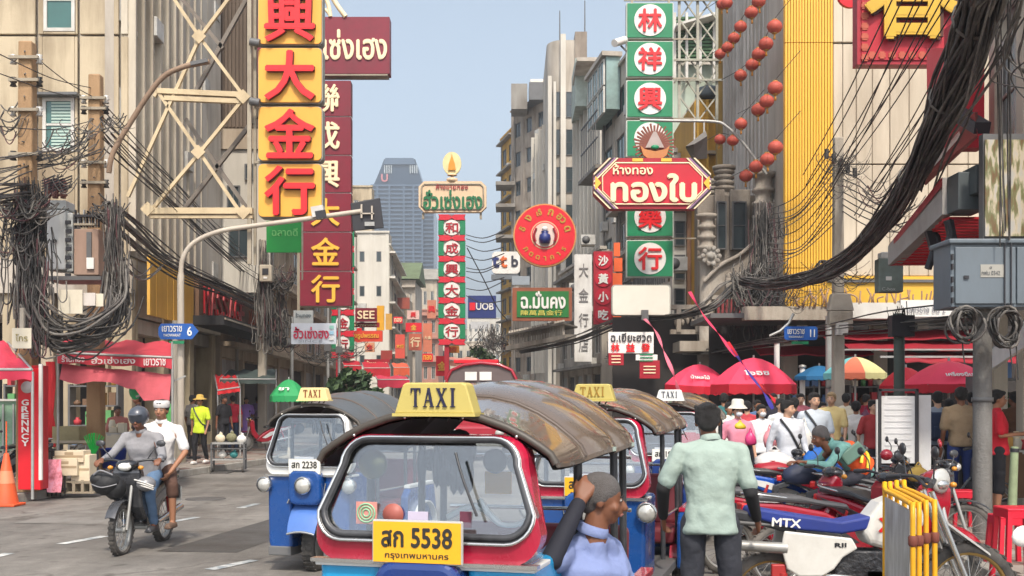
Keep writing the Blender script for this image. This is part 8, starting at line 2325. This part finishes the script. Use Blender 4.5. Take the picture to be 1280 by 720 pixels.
awning('small bright red stall roof by the beige pillars', (P(268,469,36), P(296,470,36), P(272,488,31), P(300,484,31)), mat('awning_scarlet', C(224,24,34,.85),.65), drop=.1)
for i, (p0, p1, q0, q1, Y, mm, lb, dr) in enumerate(((455,488,454,466,62, PARD, 'red stall roof far down the street', .5),(492,512,455,464,75, mat('awning_orange', C(236,100,60,.85),.65), 'orange stall roof far down the street', .5),(472,512,471,478,45, AWP, 'pink stall roof seen above the grey tuk-tuk roof', .3),(430,452,452,462,60, PARD, 'dark red stall roof at the far left pavement', .4),(562,600,448,453,66, mat('awning_peach', C(226,150,130,.85),.65), 'peach coloured stall roof left of the dark wiry mass', .3))):
 awning(lb, (P(p0 - 3, q0 - 1, Y + 3), P(p1 - 3, q0 - 1, Y + 3), P(p0,(q0 + q1) / 2, Y), P(p1,(q0 + q1) / 2, Y)), mm, drop=dr, nseg=6)
# grey metal canopy over the far right shops
t = thing('shop_canopy', 'grey corrugated canopy box over the shuttered shops right of the minibus', 'canopy', P(665,440,56))
for i in range(22):
 a = P(637 + i * 3.2,425 - i * .55,58 - i * .45); b = MB(); b.box(a, (.1,.12,.95)); b.build('rib', GREYW, t, 1)
b = MB(); b.hexa([P(632,438,58), P(706,424,48), P(720,424,50), P(640,438,62), P(632,432.5,58), P(706,418,48), P(720,418,50), P(640,432.5,62)]); b.build('base', GREYW, t, 1)
b = MB(); b.hexa([P(634,419,58), P(704,405,48), P(722,410,50), P(646,423,62), P(634,417,58), P(704,402,48), P(722,408,50), P(646,421,62)]); b.build('top', GREYD, t, 1)

# ---- left kerb: banner stand, boxes, cone, rails, cart
t = thing('banner_stand', 'tall red upright banner with a white emblem and vertical lettering', 'banner', (xx(42,18.6),18.6,.14))
RB = mat('banner_bright_red', C(232,24,40,.88),.45, grime=.1)
b = MB(); b.box(P(38,536,18.6),(.4,.08,2.02), R(-8)); b.build('panel', RB, t, w=True, bevel=.01)
b = MB(); b.box(P(50,534,18.75),(.17,.26,2.06)); b.build('side_panel', mat('banner_side_red', C(200,26,40,.85),.5), t, 1)
b = MB(); b.lathe([(0,0),(.1,0),(.1,.012),(0,.012)], P(34,484,18.52),20, MX); b.build('emblem', mat('emblem_silver', (.55,.55,.55),.4), t, 1)
for i, ch in enumerate('GRENNCY'):
 lettering('letter', ch, WH, t, P(31.5,503 + i * 8.5,18.52),.12,.1, ext=.006, bold=.03, rx=90, roty=0)
b = MB(); b.beam(P(51,455,18.45), P(51,600,18.45),.05); b.build('pole', WH, t, 1)
t = thing('cloth_drape', 'loose red cloth hung between the red banner and the dark shop', 'cloth', P(64,540,21.5))
b = MB(); b.grid([[P(57 + j * 1.9 + (i > 5) * 1.5 * math.sin(i),452 + i * 11,21.5) + Vector((0,.05 * math.sin(j * 2.1 + i * .8),0)) for j in range(7)] for i in range(10)], Vector((0,.01,0))); b.build('cloth', mat('drape_red', C(190,34,44,.8),.8, grime=.3), t, 1)
t = thing('display_panel', 'pale green printed panel at the far left behind the parked motorcycle', 'panel', P(12,560,21)); b = MB(); b.box(P(10,532,21),(.52,.06,.95)); b.build('panel', mat('panel_mint', C(150,190,160,.8),.6, grime=.5, scale=6), t, 1); b = MB(); b.box(P(10,500,20.95),(.55,.08,.04)); b.build('top_edge', CERA, t, 1)
for x in (4,17): b = MB(); b.box(P(x, 552,20.95),(.03,.03,1.4)); b.build('leg', STEELP, t, 1)
CD = mat('carton_cream', C(236,220,190,.85),.75, grime=.2, scale=4)
for i, (px, py, w_, h_, Y, lb) in enumerate(((86,583,.42,.30,19.4, 'cream carton at the left of the stack on the low crate'),(105,586,.32,.5,19.5, 'tall cream carton at the right of the stack on the low crate'),(91,570,.5,.2,19.45, 'flat cream carton on top of the stack'),(74,585,.16,.42,19.6, 'narrow cream carton wedged left of the stack'))):
 t = thing('carton', lb, 'box', P(px, py + h_ * S(Y) / 2, Y)); b = MB(); b.box((0,0, h_ / 2),(w_, .34, h_)); b.build('case', CD, t, bevel=.008)
 b = MB(); b.box((0,-.172, h_ / 2),(w_ * .96,.004,.04)); b.box((0,-.171, h_ * .75),(w_ * .3,.003,.05)); b.build('tape', mat('tape_buff', (.42,.32,.2),.5), t)
t = thing('low_crate', 'dark low crate carrying the cream cartons', 'crate', P(97,617,19.5));
for i in range(5): b = MB(); b.box((-.3 + i * .15,0,.13),(.05,.36,.24)); b.build('slat', FRM, t)
for z in (.03,.22): b = MB(); b.box((0,0, z),(.72,.37,.03)); b.build('board', FRM, t)
def crate(label, px, py, Y, w_, h_, m_, dep=.36):
 t = thing('plastic_crate', label, 'crate', P(px, py, Y));
 for s_ in (-1,1):
  b = MB(); b.box((0, s_ * dep / 2, h_ / 2),(w_, .02, h_)); b.build('side', m_, t); b = MB(); b.box((s_ * w_ / 2,0, h_ / 2),(.02, dep, h_)); b.build('end', m_, t)
 b = MB(); b.box((0,0,.02),(w_ - .02, dep - .02,.02)); b.build('floor', m_, t)
 for i in range(3): b = MB(); b.box((0,-dep / 2 - .012, h_ * (i + .5) / 3),(w_, .008,.02)); b.build('ridge', m_, t)
 return t
crate('khaki stall crate on the shop counter behind the cream cartons', 87,555,21.5,.5,.34, mat('crate_khaki', C(170,160,120,.7),.7, grime=.4))
t = thing('stall_counter', 'dark counter under the khaki crate', 'counter', P(87,600,21.5)); b = MB(); b.box((0,0,.74),(1.0,.5,.05)); b.build('top', FRM, t)
for s_ in (-1,1): b = MB(); b.box((s_ * .45,0,.36),(.05,.45,.72)); b.build('leg', FRAMED, t)
t = thing('broom_bundle', 'bright green plastic broom head fan by the dark counter', 'broom', P(117,578,20.5))
for i in range(12):
 a = R(-32 + i * 6); b = MB(); b.beam((0,.01 * (i % 3),.12),(.32 * math.sin(a),.02 * (i % 3),.12 + .42 * math.cos(a)),.03,.01); b.build('blade', mat('broom_green', C(30,200,80,.85),.5), t)
b = MB(); b.cyl((0,0,0),(0,0,.14),.03, n=8); b.build('handle', mat('broom_green', (0,0,0)), t)
t = thing('hanging_bag', 'green plastic bag hanging under the faded red awning', 'bag', P(169,485,21)); b = MB(); b.ell((0,0,-.05),(.12,.08,.17),12); b.ell((.03,0,.14),(.03,.03,.08),8); b.build('bag_body', mat('bag_green', C(60,190,120,.85),.35, grime=.2), t); b = MB(); b.tube([(0,0,.1),(.0,0,.35)], .005,5); b.build('cord', BLK, t)
t = thing('blue_tub', 'deep blue plastic tub behind the moving motorcycle', 'tub', P(142,585,22)); b = MB(); b.lathe([(0,0),(.2,0),(.25,.36),(.27,.36),(.27,.39),(.24,.39),(.2,.03),(0,.03)], n=20); b.build('tub_body', mat('tub_blue', C(30,60,160,.85),.4), t); b = MB(); b.tube([(.26 * math.cos(a),.26 * math.sin(a),.38) for a in [2 * PI * i / 16 for i in range(16)]], .014,6, closed=True); b.build('rim', mat('tub_blue', (0,0,0)), t)
for i, px in enumerate((46,52,58)):
 pass
t = thing('street_rail', 'short dark iron rail fence at the kerb right of the red banner', 'fence', P(52,622,19.3))
for i in range(9): b = MB(); b.beam((-.2 + i * .075,0,.02),(-.2 + i * .075,0,.82),.022); b.build('bar', mat('iron_dark', (.05,.045,.04),.7, grime=.5), t)
for z in (.15,.45,.8): b = MB(); b.box((.1,0, z),(.66,.03,.035)); b.build('rail', mat('iron_dark', (0,0,0)), t)
t = thing('patterned_cloth', 'pink and white patterned cloth hung on the kerb rail', 'cloth', P(68,600,19)); b = MB(); b.grid([[(-.13 + j * .05,.03 * math.sin(j * 2 + i),.35 - i * .08) for j in range(6)] for i in range(8)], Vector((0,.01,0))); b.build('cloth', mat('cloth_rose_pattern', C(220,120,130,.85),.8, grime=.7, scale=14, dirt=(1.2,1.6,1.6)), t)
t = thing('traffic_cone', 'orange traffic cone at the left edge of the road', 'traffic cone', P(8,632,17.3) * 1.0)
t.location = (xx(8,17.9),17.9,.01)
b = MB(); b.lathe([(.19,.03),(.04,.82),(.03,.84),(0,.84)], n=24); b.build('cone_body', mat('cone_orange', C(236,96,48,.9),.5, grime=.3), t); b = MB(); b.box((0,0,.02),(.44,.44,.04)); b.build('base', mat('cone_orange', (0,0,0)), t, bevel=.01)
b = MB(); b.lathe([(.128,.36),(.088,.56)], (0,0,0),24, Matrix.Diagonal((1.02,1.02,1))); b.build('band', mat('cone_band', C(240,140,100,.9),.4), t); b = MB(); b.cyl((0,0,.8),(0,0,1.35),.012, n=6); b.build('stick', mat('cone_orange', (0,0,0)), t)
# food cart
t = thing('food_cart', 'low metal food cart loaded with bags at the left kerb', 'cart', (xx(286,26.3),26.3,.01), R(8))
b = MB(); b.box((0,0,.68),(.78,.5,.04)); b.build('top', STEELP, t); b = MB(); b.box((0,0,.3),(.76,.48,.03)); b.build('shelf', STEELP, t)
for sx in (-1,1):
 for sy in (-1,1): b = MB(); b.beam((sx * .37, sy * .23,.05),(sx * .37, sy * .23,.7),.04); b.build('leg', FRAMED, t)
for sx in (-1,1): wheel(t, -.2,.11,.04, 'castor', STEELP, 0, x=sx * .34, tread=False)
b = MB(); b.tube([(-.39,-.24,.55),(-.39,.24,.55),(.39,.24,.55),(.39,-.24,.55)], .015,6, closed=True); b.build('rail', FRAMED, t)
for i, (x, y, z, r_, m_, lb) in enumerate(((-.2,0,.8,.12, CD, 'cream bundle on the left of the food cart'),(.05,.05,.82,.13, mat('bundle_olive', (.2,.19,.1),.7), 'olive bundle in the middle of the food cart'),(.3,0,.78,.12, WH, 'white bag on the right of the food cart'),(-.15,0,.42,.1, WH, 'white bag on the lower shelf of the food cart, left'),(.12,0,.42,.1, mat('bag_teal', C(60,150,150,.8),.5), 'teal bag on the lower shelf of the food cart'))):
 o = thing('goods_bag', lb, 'bag', Vector((xx(286,26.3),26.3,0)) + Vector((x, y, z))); b = MB(); b.ell((0,0,0),(r_, r_ * .9, r_ * .85),12); b.ell((.02,0, r_ * .9),(r_ * .3, r_ * .3, r_ * .3),8); b.build('bag_body', m_, o); b = MB(); b.tube([(-.02,0, r_ * .9),(0,0, r_ * 1.35),(.05,0, r_ * .95)], .006,5); b.build('handle', WH, o)

# ---- right side: notice board, crates and stools, barriers
t = thing('notice_board', 'framed white notice sheet on a stand before the right hand crowd', 'notice board', P(1130,600,15))
FB = mat('board_black_frame', (.03,.03,.035),.5); SH = mat('paper_sheet', (.7,.7,.7),.7, grime=.2, scale=2, bump=.2)
Yn = 15.0
b = MB(); b.box(P(1122.5,537, Yn),(.5,.02,.9)); b.build('sheet', SH, t, 1)
for px in (1099.5,1146): b = MB(); b.box(P(px, 545, Yn - .03),(.035,.05,1.25)); b.build('upright', FB, t, 1)
b = MB(); b.box(P(1122.5,487.5, Yn - .03),(.53,.05,.035)); b.build('top_bar', FB, t, 1); b = MB(); b.box(P(1122.5,586, Yn - .03),(.53,.05,.03)); b.build('bottom_bar', FB, t, 1)
b = MB(); b.box(P(1156,545, Yn + .05),(.16,.02,1.1)); b.build('side_sheet', SH, t, 1); b = MB(); b.box(P(1096.5,560, Yn),(.03,.04,1.3)); b.build('white_post', WH, t, 1)
for i in range(11): b = MB(); b.box(P(1122.5,497 + i * 7.5, Yn - .013),(.36 if i else .28,.004,.012 if i else .03)); b.build('print_line', mat('print_grey', (.58,.58,.59),.7), t, 1)
YBAR = mat('barrier_yellow', C(240,178,20,.88),.45, grime=.3, scale=5, dirt=(.4,.25,.15)); RUST = mat('barrier_rust', (.2,.05,.03),.7, grime=.5)
GALV = mat('barrier_sheet', (.6,.6,.58),.5, grime=.9, scale=5, streak=4)
for k, (x0, y0) in enumerate(((0,0),(.045,.03),(.125,.14),(.185,.17))):
 lb = ('nearest folded yellow barrier with a worn grey metal sheet', 'second folded yellow barrier, leaning on the nearest', 'third folded yellow barrier in the leaning stack', 'rearmost folded yellow barrier, next to the red motorcycle')[k]
 base = Vector((2.305 + x0,6.69 + y0,0)); t = thing('crowd_barrier', lb, 'barrier', base, R(-100), 'yellow crowd barriers stacked together')
 h_ = 1.12
 loop = [(-.5,0,.02),(-.5,0, h_ - .04),(-.46,0, h_),(.4,0, h_),(.47,0, h_ - .02),(.5,0, h_ - .08),(.5,0,.02)]
 b = MB(); b.tube(smooth_path(loop, 3),.015,10); b.build('frame', YBAR, t)
 for z in (.3,.62,.92): b = MB(); b.lathe([(.02,-.03),(.026,-.02),(.026,.02),(.02,.03)], (.5,0, z),10); b.build('weld_band', RUST, t)
 for i in range(3 if k else 0): b = MB(); b.cyl((-.25 + i * .25,0,.1),(-.25 + i * .25,0, h_),.01, n=8); b.build('bar', YBAR, t)
 if k == 0:
  b = MB(); b.box((-.02,0,.6),(.9,.012,.96)); b.build('sheet', GALV, t)
 b = MB(); b.cyl((-.5,0,.12),(.5,0,.12),.014, n=8); b.build('bottom_rail', YBAR, t)
RS = mat('stool_red', C(214,20,50,.85),.35, grime=.15)
def stool(label, px, py, Y, h_=.45, m_=RS):
 t = thing('plastic_stool', label, 'stool', P(px, py, Y)); t.location.z = .15
 b = MB(); b.box((0,0, h_),(.3,.3,.03)); b.build('seat', m_, t, bevel=.012)
 b = MB()
 for s_ in (-1,1): b.box((s_ * .14,0, h_ - .04),(.015,.27,.06)); b.box((0, s_ * .14, h_ - .04),(.26,.015,.06))
 b.build('apron', m_, t)
 for sx in (-1,1):
  for sy in (-1,1): b = MB(); b.hexa([(sx * .155 - .02, sy * .155 - .02,0),(sx * .155 + .02, sy * .155 - .02,0),(sx * .155 + .02, sy * .155 + .02,0),(sx * .155 - .02, sy * .155 + .02,0),(sx * .125 - .02, sy * .125 - .02, h_),(sx * .125 + .02, sy * .125 - .02, h_),(sx * .125 + .02, sy * .125 + .02, h_),(sx * .125 - .02, sy * .125 + .02, h_)]); b.build('leg', m_, t)
 return t
stool('taller red plastic stool at the right edge', 1272,640,9.6,.62); stool('red plastic stool behind the taller one at the right edge', 1262,640,10.6,.45); stool('red plastic stool near the shade of the grey pole', 1203,620,13.5,.45)
t = thing('rolled_banner', 'pale green rolled banner standing beside the woman in red', 'banner', P(1265,650,12.2)); b = MB(); b.cyl((0,0,.1),(.03,0,.8),.05,.04,12); b.build('roll', mat('roll_mint', C(160,176,136,.7),.6, grime=.4, scale=9), t); b = MB(); b.cyl((0,0,.1),(0,0,.14),.065, n=12); b.cyl((.028,0,.74),(.03,0,.78),.046, n=12); b.build('tie', BLK, t)
# scooter front bottom right: pink mudguard and two white mirrors
t = bike('pink scooter with white mirrors at the bottom right corner', (1.93,4.42,0), R(28), mat('scooter_pink', C(226,40,130,.85),.22, coat=.5), BK, mirrorm=WH, head=True)
# bundles on bikes and in the crowd
def bundle(label, px, py, Y, r, m_, cat='bag', name='goods_bag'):
 t = thing(name, label, cat, P(px, py, Y)); b = MB(); rq = random.Random(int(px)); b.grid([[(r[0] * f * (1 + .16 * math.sin(a * 3 + k) + rq.uniform(-.06,.06)) * math.cos(a), r[1] * f * (1 + .16 * math.cos(a * 4 + k)) * math.sin(a), r[2] * z) for a in [2 * PI * q / 14 for q in range(15)]] for k, (f, z) in enumerate(((.02,-1),(.7,-.98),(.98,-.7),(1,-.2),(.85,.3),(.55,.7),(.25,.95),(.32,1.1),(.02,1.12)))]); b.build('bag_body', m_, t); b = MB(); b.tube(smooth_path([(-r[0] * .3,0, r[2] * .8),(0,0, r[2] * 1.5),(r[0] * .3,0, r[2] * .8)], 4),.008,5); b.build('handle', m_, t); return t
bundle('red and white bundle on the back row motorcycle', 968,575,14.6,(.26,.16,.12), mat('bundle_redwhite', (.6,.57,.55),.6, grime=.0)); bundle('red cloth at the foot of the red and white bundle', 966,583,14.5,(.25,.15,.07), REDD)
bundle('pink plastic bag carried by the woman in the bucket hat', 938,548,16.2,(.08,.06,.1), mat('bag_pink', C(226,60,130,.85),.35)); bundle('pale pink plastic bag beside the man with the dark strap', 962,548,15.8,(.09,.06,.13), mat('bag_pale_pink', C(236,150,160,.85),.35)); bundle('yellow bag held by the woman in the bucket hat', 925,532,16.1,(.08,.05,.05), mat('bag_yellow', C(236,206,50,.85),.4));
bundle('white bag hanging by the shoulder bag man', 1005,546,15.9,(.12,.08,.18), WH)
bundle('blue cloth over the blue and white motorcycle', 1024,575,13.4,(.2,.12,.16), mat('cloth_blue_bright', C(30,110,200,.85),.6, bump=.5)); bundle('navy bag on the motorcycle beside the blue cloth', 1000,592,12.6,(.2,.12,.12), mat('bag_navy', (.02,.03,.07),.5))
bundle('sandy sack at the foot of the notice board', 1148,592,14.6,(.14,.1,.1), mat('sack_sand', C(226,186,90,.85),.7)); bundle('purple bag beside the orange vested man', 1082,522,19,(.1,.08,.12), mat('bag_plum', C(130,70,100,.8),.5))
# stalls of goods right
def goods_stall(label, px, py, Y, w_, cols_, n=12, hh=.85):
 t = thing('market_stall', label, 'stall', P(px, py, Y)); t.location.z = .14
 b = MB(); b.box((0,0, hh),(w_, .8,.05)); b.build('table_top', STEELP, t)
 for sx in (-1,1):
  for sy in (-1,1): b = MB(); b.beam((sx * (w_ / 2 - .05), sy * .35,0),(sx * (w_ / 2 - .05), sy * .35, hh),.04); b.build('leg', FRAMED, t)
 b = MB(); b.grid([[(-w_ / 2 + w_ * j / 10,-.41 - .02 * math.sin(j * 2), hh - .62 * i) for j in range(11)] for i in (0,1)], Vector((0,.01,0))); b.build('skirt', cols_[0], t)
 rr = random.Random(int(px)); tw = 0
 for i in range(n):
  o = thing('goods_box', '', 'goods', (t.location.x + rr.uniform(-w_ / 2 + .1, w_ / 2 - .1), t.location.y + rr.uniform(-.3,.3), t.location.z + hh + .03), rr.uniform(-.4,.4))
  m_ = rr.choice(cols_); h_ = rr.uniform(.08,.26)
  b = MB()
  if rr.random() < .5: b.lathe([(0,0),(.06,0),(.075, h_ * .6),(.05, h_),(0, h_)], n=10)
  else: b.box((0,0, h_ / 2),(rr.uniform(.1,.2), rr.uniform(.1,.16), h_))
  b.build('packet', m_, o, bevel=0.005); b = MB(); b.box((0,0, h_ + .006),(.05,.05,.012)); b.build('lid', IVO, o)
  o['label'] = m_.name.split('_')[-1] + (' jar' if len(b.v) > 60 else ' packet') + ', ' + ORD[i] + ' on the ' + ' '.join(label.split()[:9]); o['group'] = 'goods on the ' + label
goods_stall('stall of orange and amber goods before the dark red shirted vendor', 1052,560,22,1.7, [mat('goods_orange', C(240,130,50,.85),.6), GOODS[1], GOODS[0], GOODS[2]])
goods_stall('stall of mixed bright goods behind the orange vested man', 1090,560,19.5,1.3, [GOODS[2], mat('goods_rose', C(230,130,140,.85),.6), GOODS[3], GOODS[0]])
goods_stall('long stall under the largest red parasol', 905,560,25,2.2, [GOODS[1], GOODS[2], GOODS[4], GOODS[0]])
goods_stall('stall of dark goods at the right edge behind the woman in red', 1262,590,15.6,1.2, [GOODS[5], GOODS[0], GOODS[2], GOODS[1]])
goods_stall('stall of pale goods beside the salmon dressed vendor', 165,590,23.5,1.2, [GOODS[2], CD, GOODS[5]], n=14)
# air conditioners and small clutter on the right hand fronts
for i, (px, py, Y) in enumerate(((862,405,36),(735,300,62),(720,360,64),(846,330,44),(990,405,31.3),(1140,408,30.5))):
 lb = ('white air conditioner under the carved frieze', 'air conditioner beside the round red sign', 'air conditioner low beside the green framed sign', 'air conditioner on the white walled house', 'air conditioner under the yellow sheets', 'air conditioner above the low red parasol')[i]
 t = thing('air_conditioner', lb, 'air conditioner', P(px, py, Y)); b = MB(); b.box((0,0,0),(.8,.3,.55)); b.build('case', mat('ac_housing', (0,0,0)), t, bevel=.02); b = MB(); b.lathe([(0,0),(.2,0),(.22,.02),(0,.02)], (-.12,-.15,0),16, MX); b.build('fan_grille', FRAMED, t)
 b = MB(); b.box((0,.1,-.32),(.7,.4,.04)); b.build('bracket', FRM, t)
# potted trees by the street end
def small_tree(label, px, Y, h_, r, seed):
 rr = random.Random(seed); t = thing('street_tree', label, 'tree', (xx(px, Y), Y, .1))
 b = MB(); b.tube(smooth_path([(0,0,0),(.05,0, h_ * .4),(0,.05, h_ * .7),(.1,0, h_ * .9)], 4), [.12] * 5 + [.08] * 4 + [.05] * 4,8)
 for i in range(6):
  a = rr.uniform(0,6.3); b.tube([(0,0, h_ * (.45 + .07 * i)),(r * .6 * math.cos(a), r * .6 * math.sin(a), h_ * (.6 + .07 * i))], [.05,.02], 6)
 b.build('trunk', mat('bark', (.12,.09,.065),.9, grime=.5), t)
 b = MB(); clumps = [(Vector((rr.gauss(0, r * .45), rr.gauss(0, r * .45), h_ * .8 + rr.gauss(0, r * .35))), r * rr.uniform(.2,.4)) for _ in range(16)]
 for c_, cr in clumps:
  for i in range(85):
   p = c_ + Vector((rr.gauss(0,1), rr.gauss(0,1), rr.gauss(0,1))).normalized() * cr * rr.uniform(.5,1.1); n = Vector((rr.gauss(0,1), rr.gauss(0,1), rr.gauss(.5,1))).normalized(); u_ = n.orthogonal().normalized() * .16; v_ = n.cross(u_) * .6
   b.cur = rr.choice((0,0,1)); b._add([p - u_, p + v_, p + u_, p - v_], [(0,1,2,3)])
 b.build('crown', [mat('leaf_dark', (.035,.07,.025),.6, grime=0), mat('leaf_mid', (.07,.12,.04),.6, grime=0)], t)
small_tree('small dark street tree beside the distant minibus roof', 606,72,4.4,1.5,4)
small_tree('leafy shrub tree above the grey tuk-tuk roof on the left', 436,38,2.4,.8,5)
# haze
hz = MB(); hz.box((0,2000,88),(6000,4200,178)); o = hz.build('haze', None); o.data.materials.clear()
hm_ = bpy.data.materials.new('haze'); hm_.use_nodes = True; nt = hm_.node_tree
for n in list(nt.nodes): nt.nodes.remove(n)
ou = nt.nodes.new('ShaderNodeOutputMaterial'); vp = nt.nodes.new('ShaderNodeVolumePrincipled'); vp.inputs['Color'].default_value = (.86,.9,.95,1); vp.inputs['Density'].default_value = .001; vp.inputs['Anisotropy'].default_value = .3
nt.links.new(vp.outputs[0], ou.inputs['Volume']); o.data.materials.append(hm_); o['kind'] = 'stuff'
bpy.data.scenes.remove(_tmp)
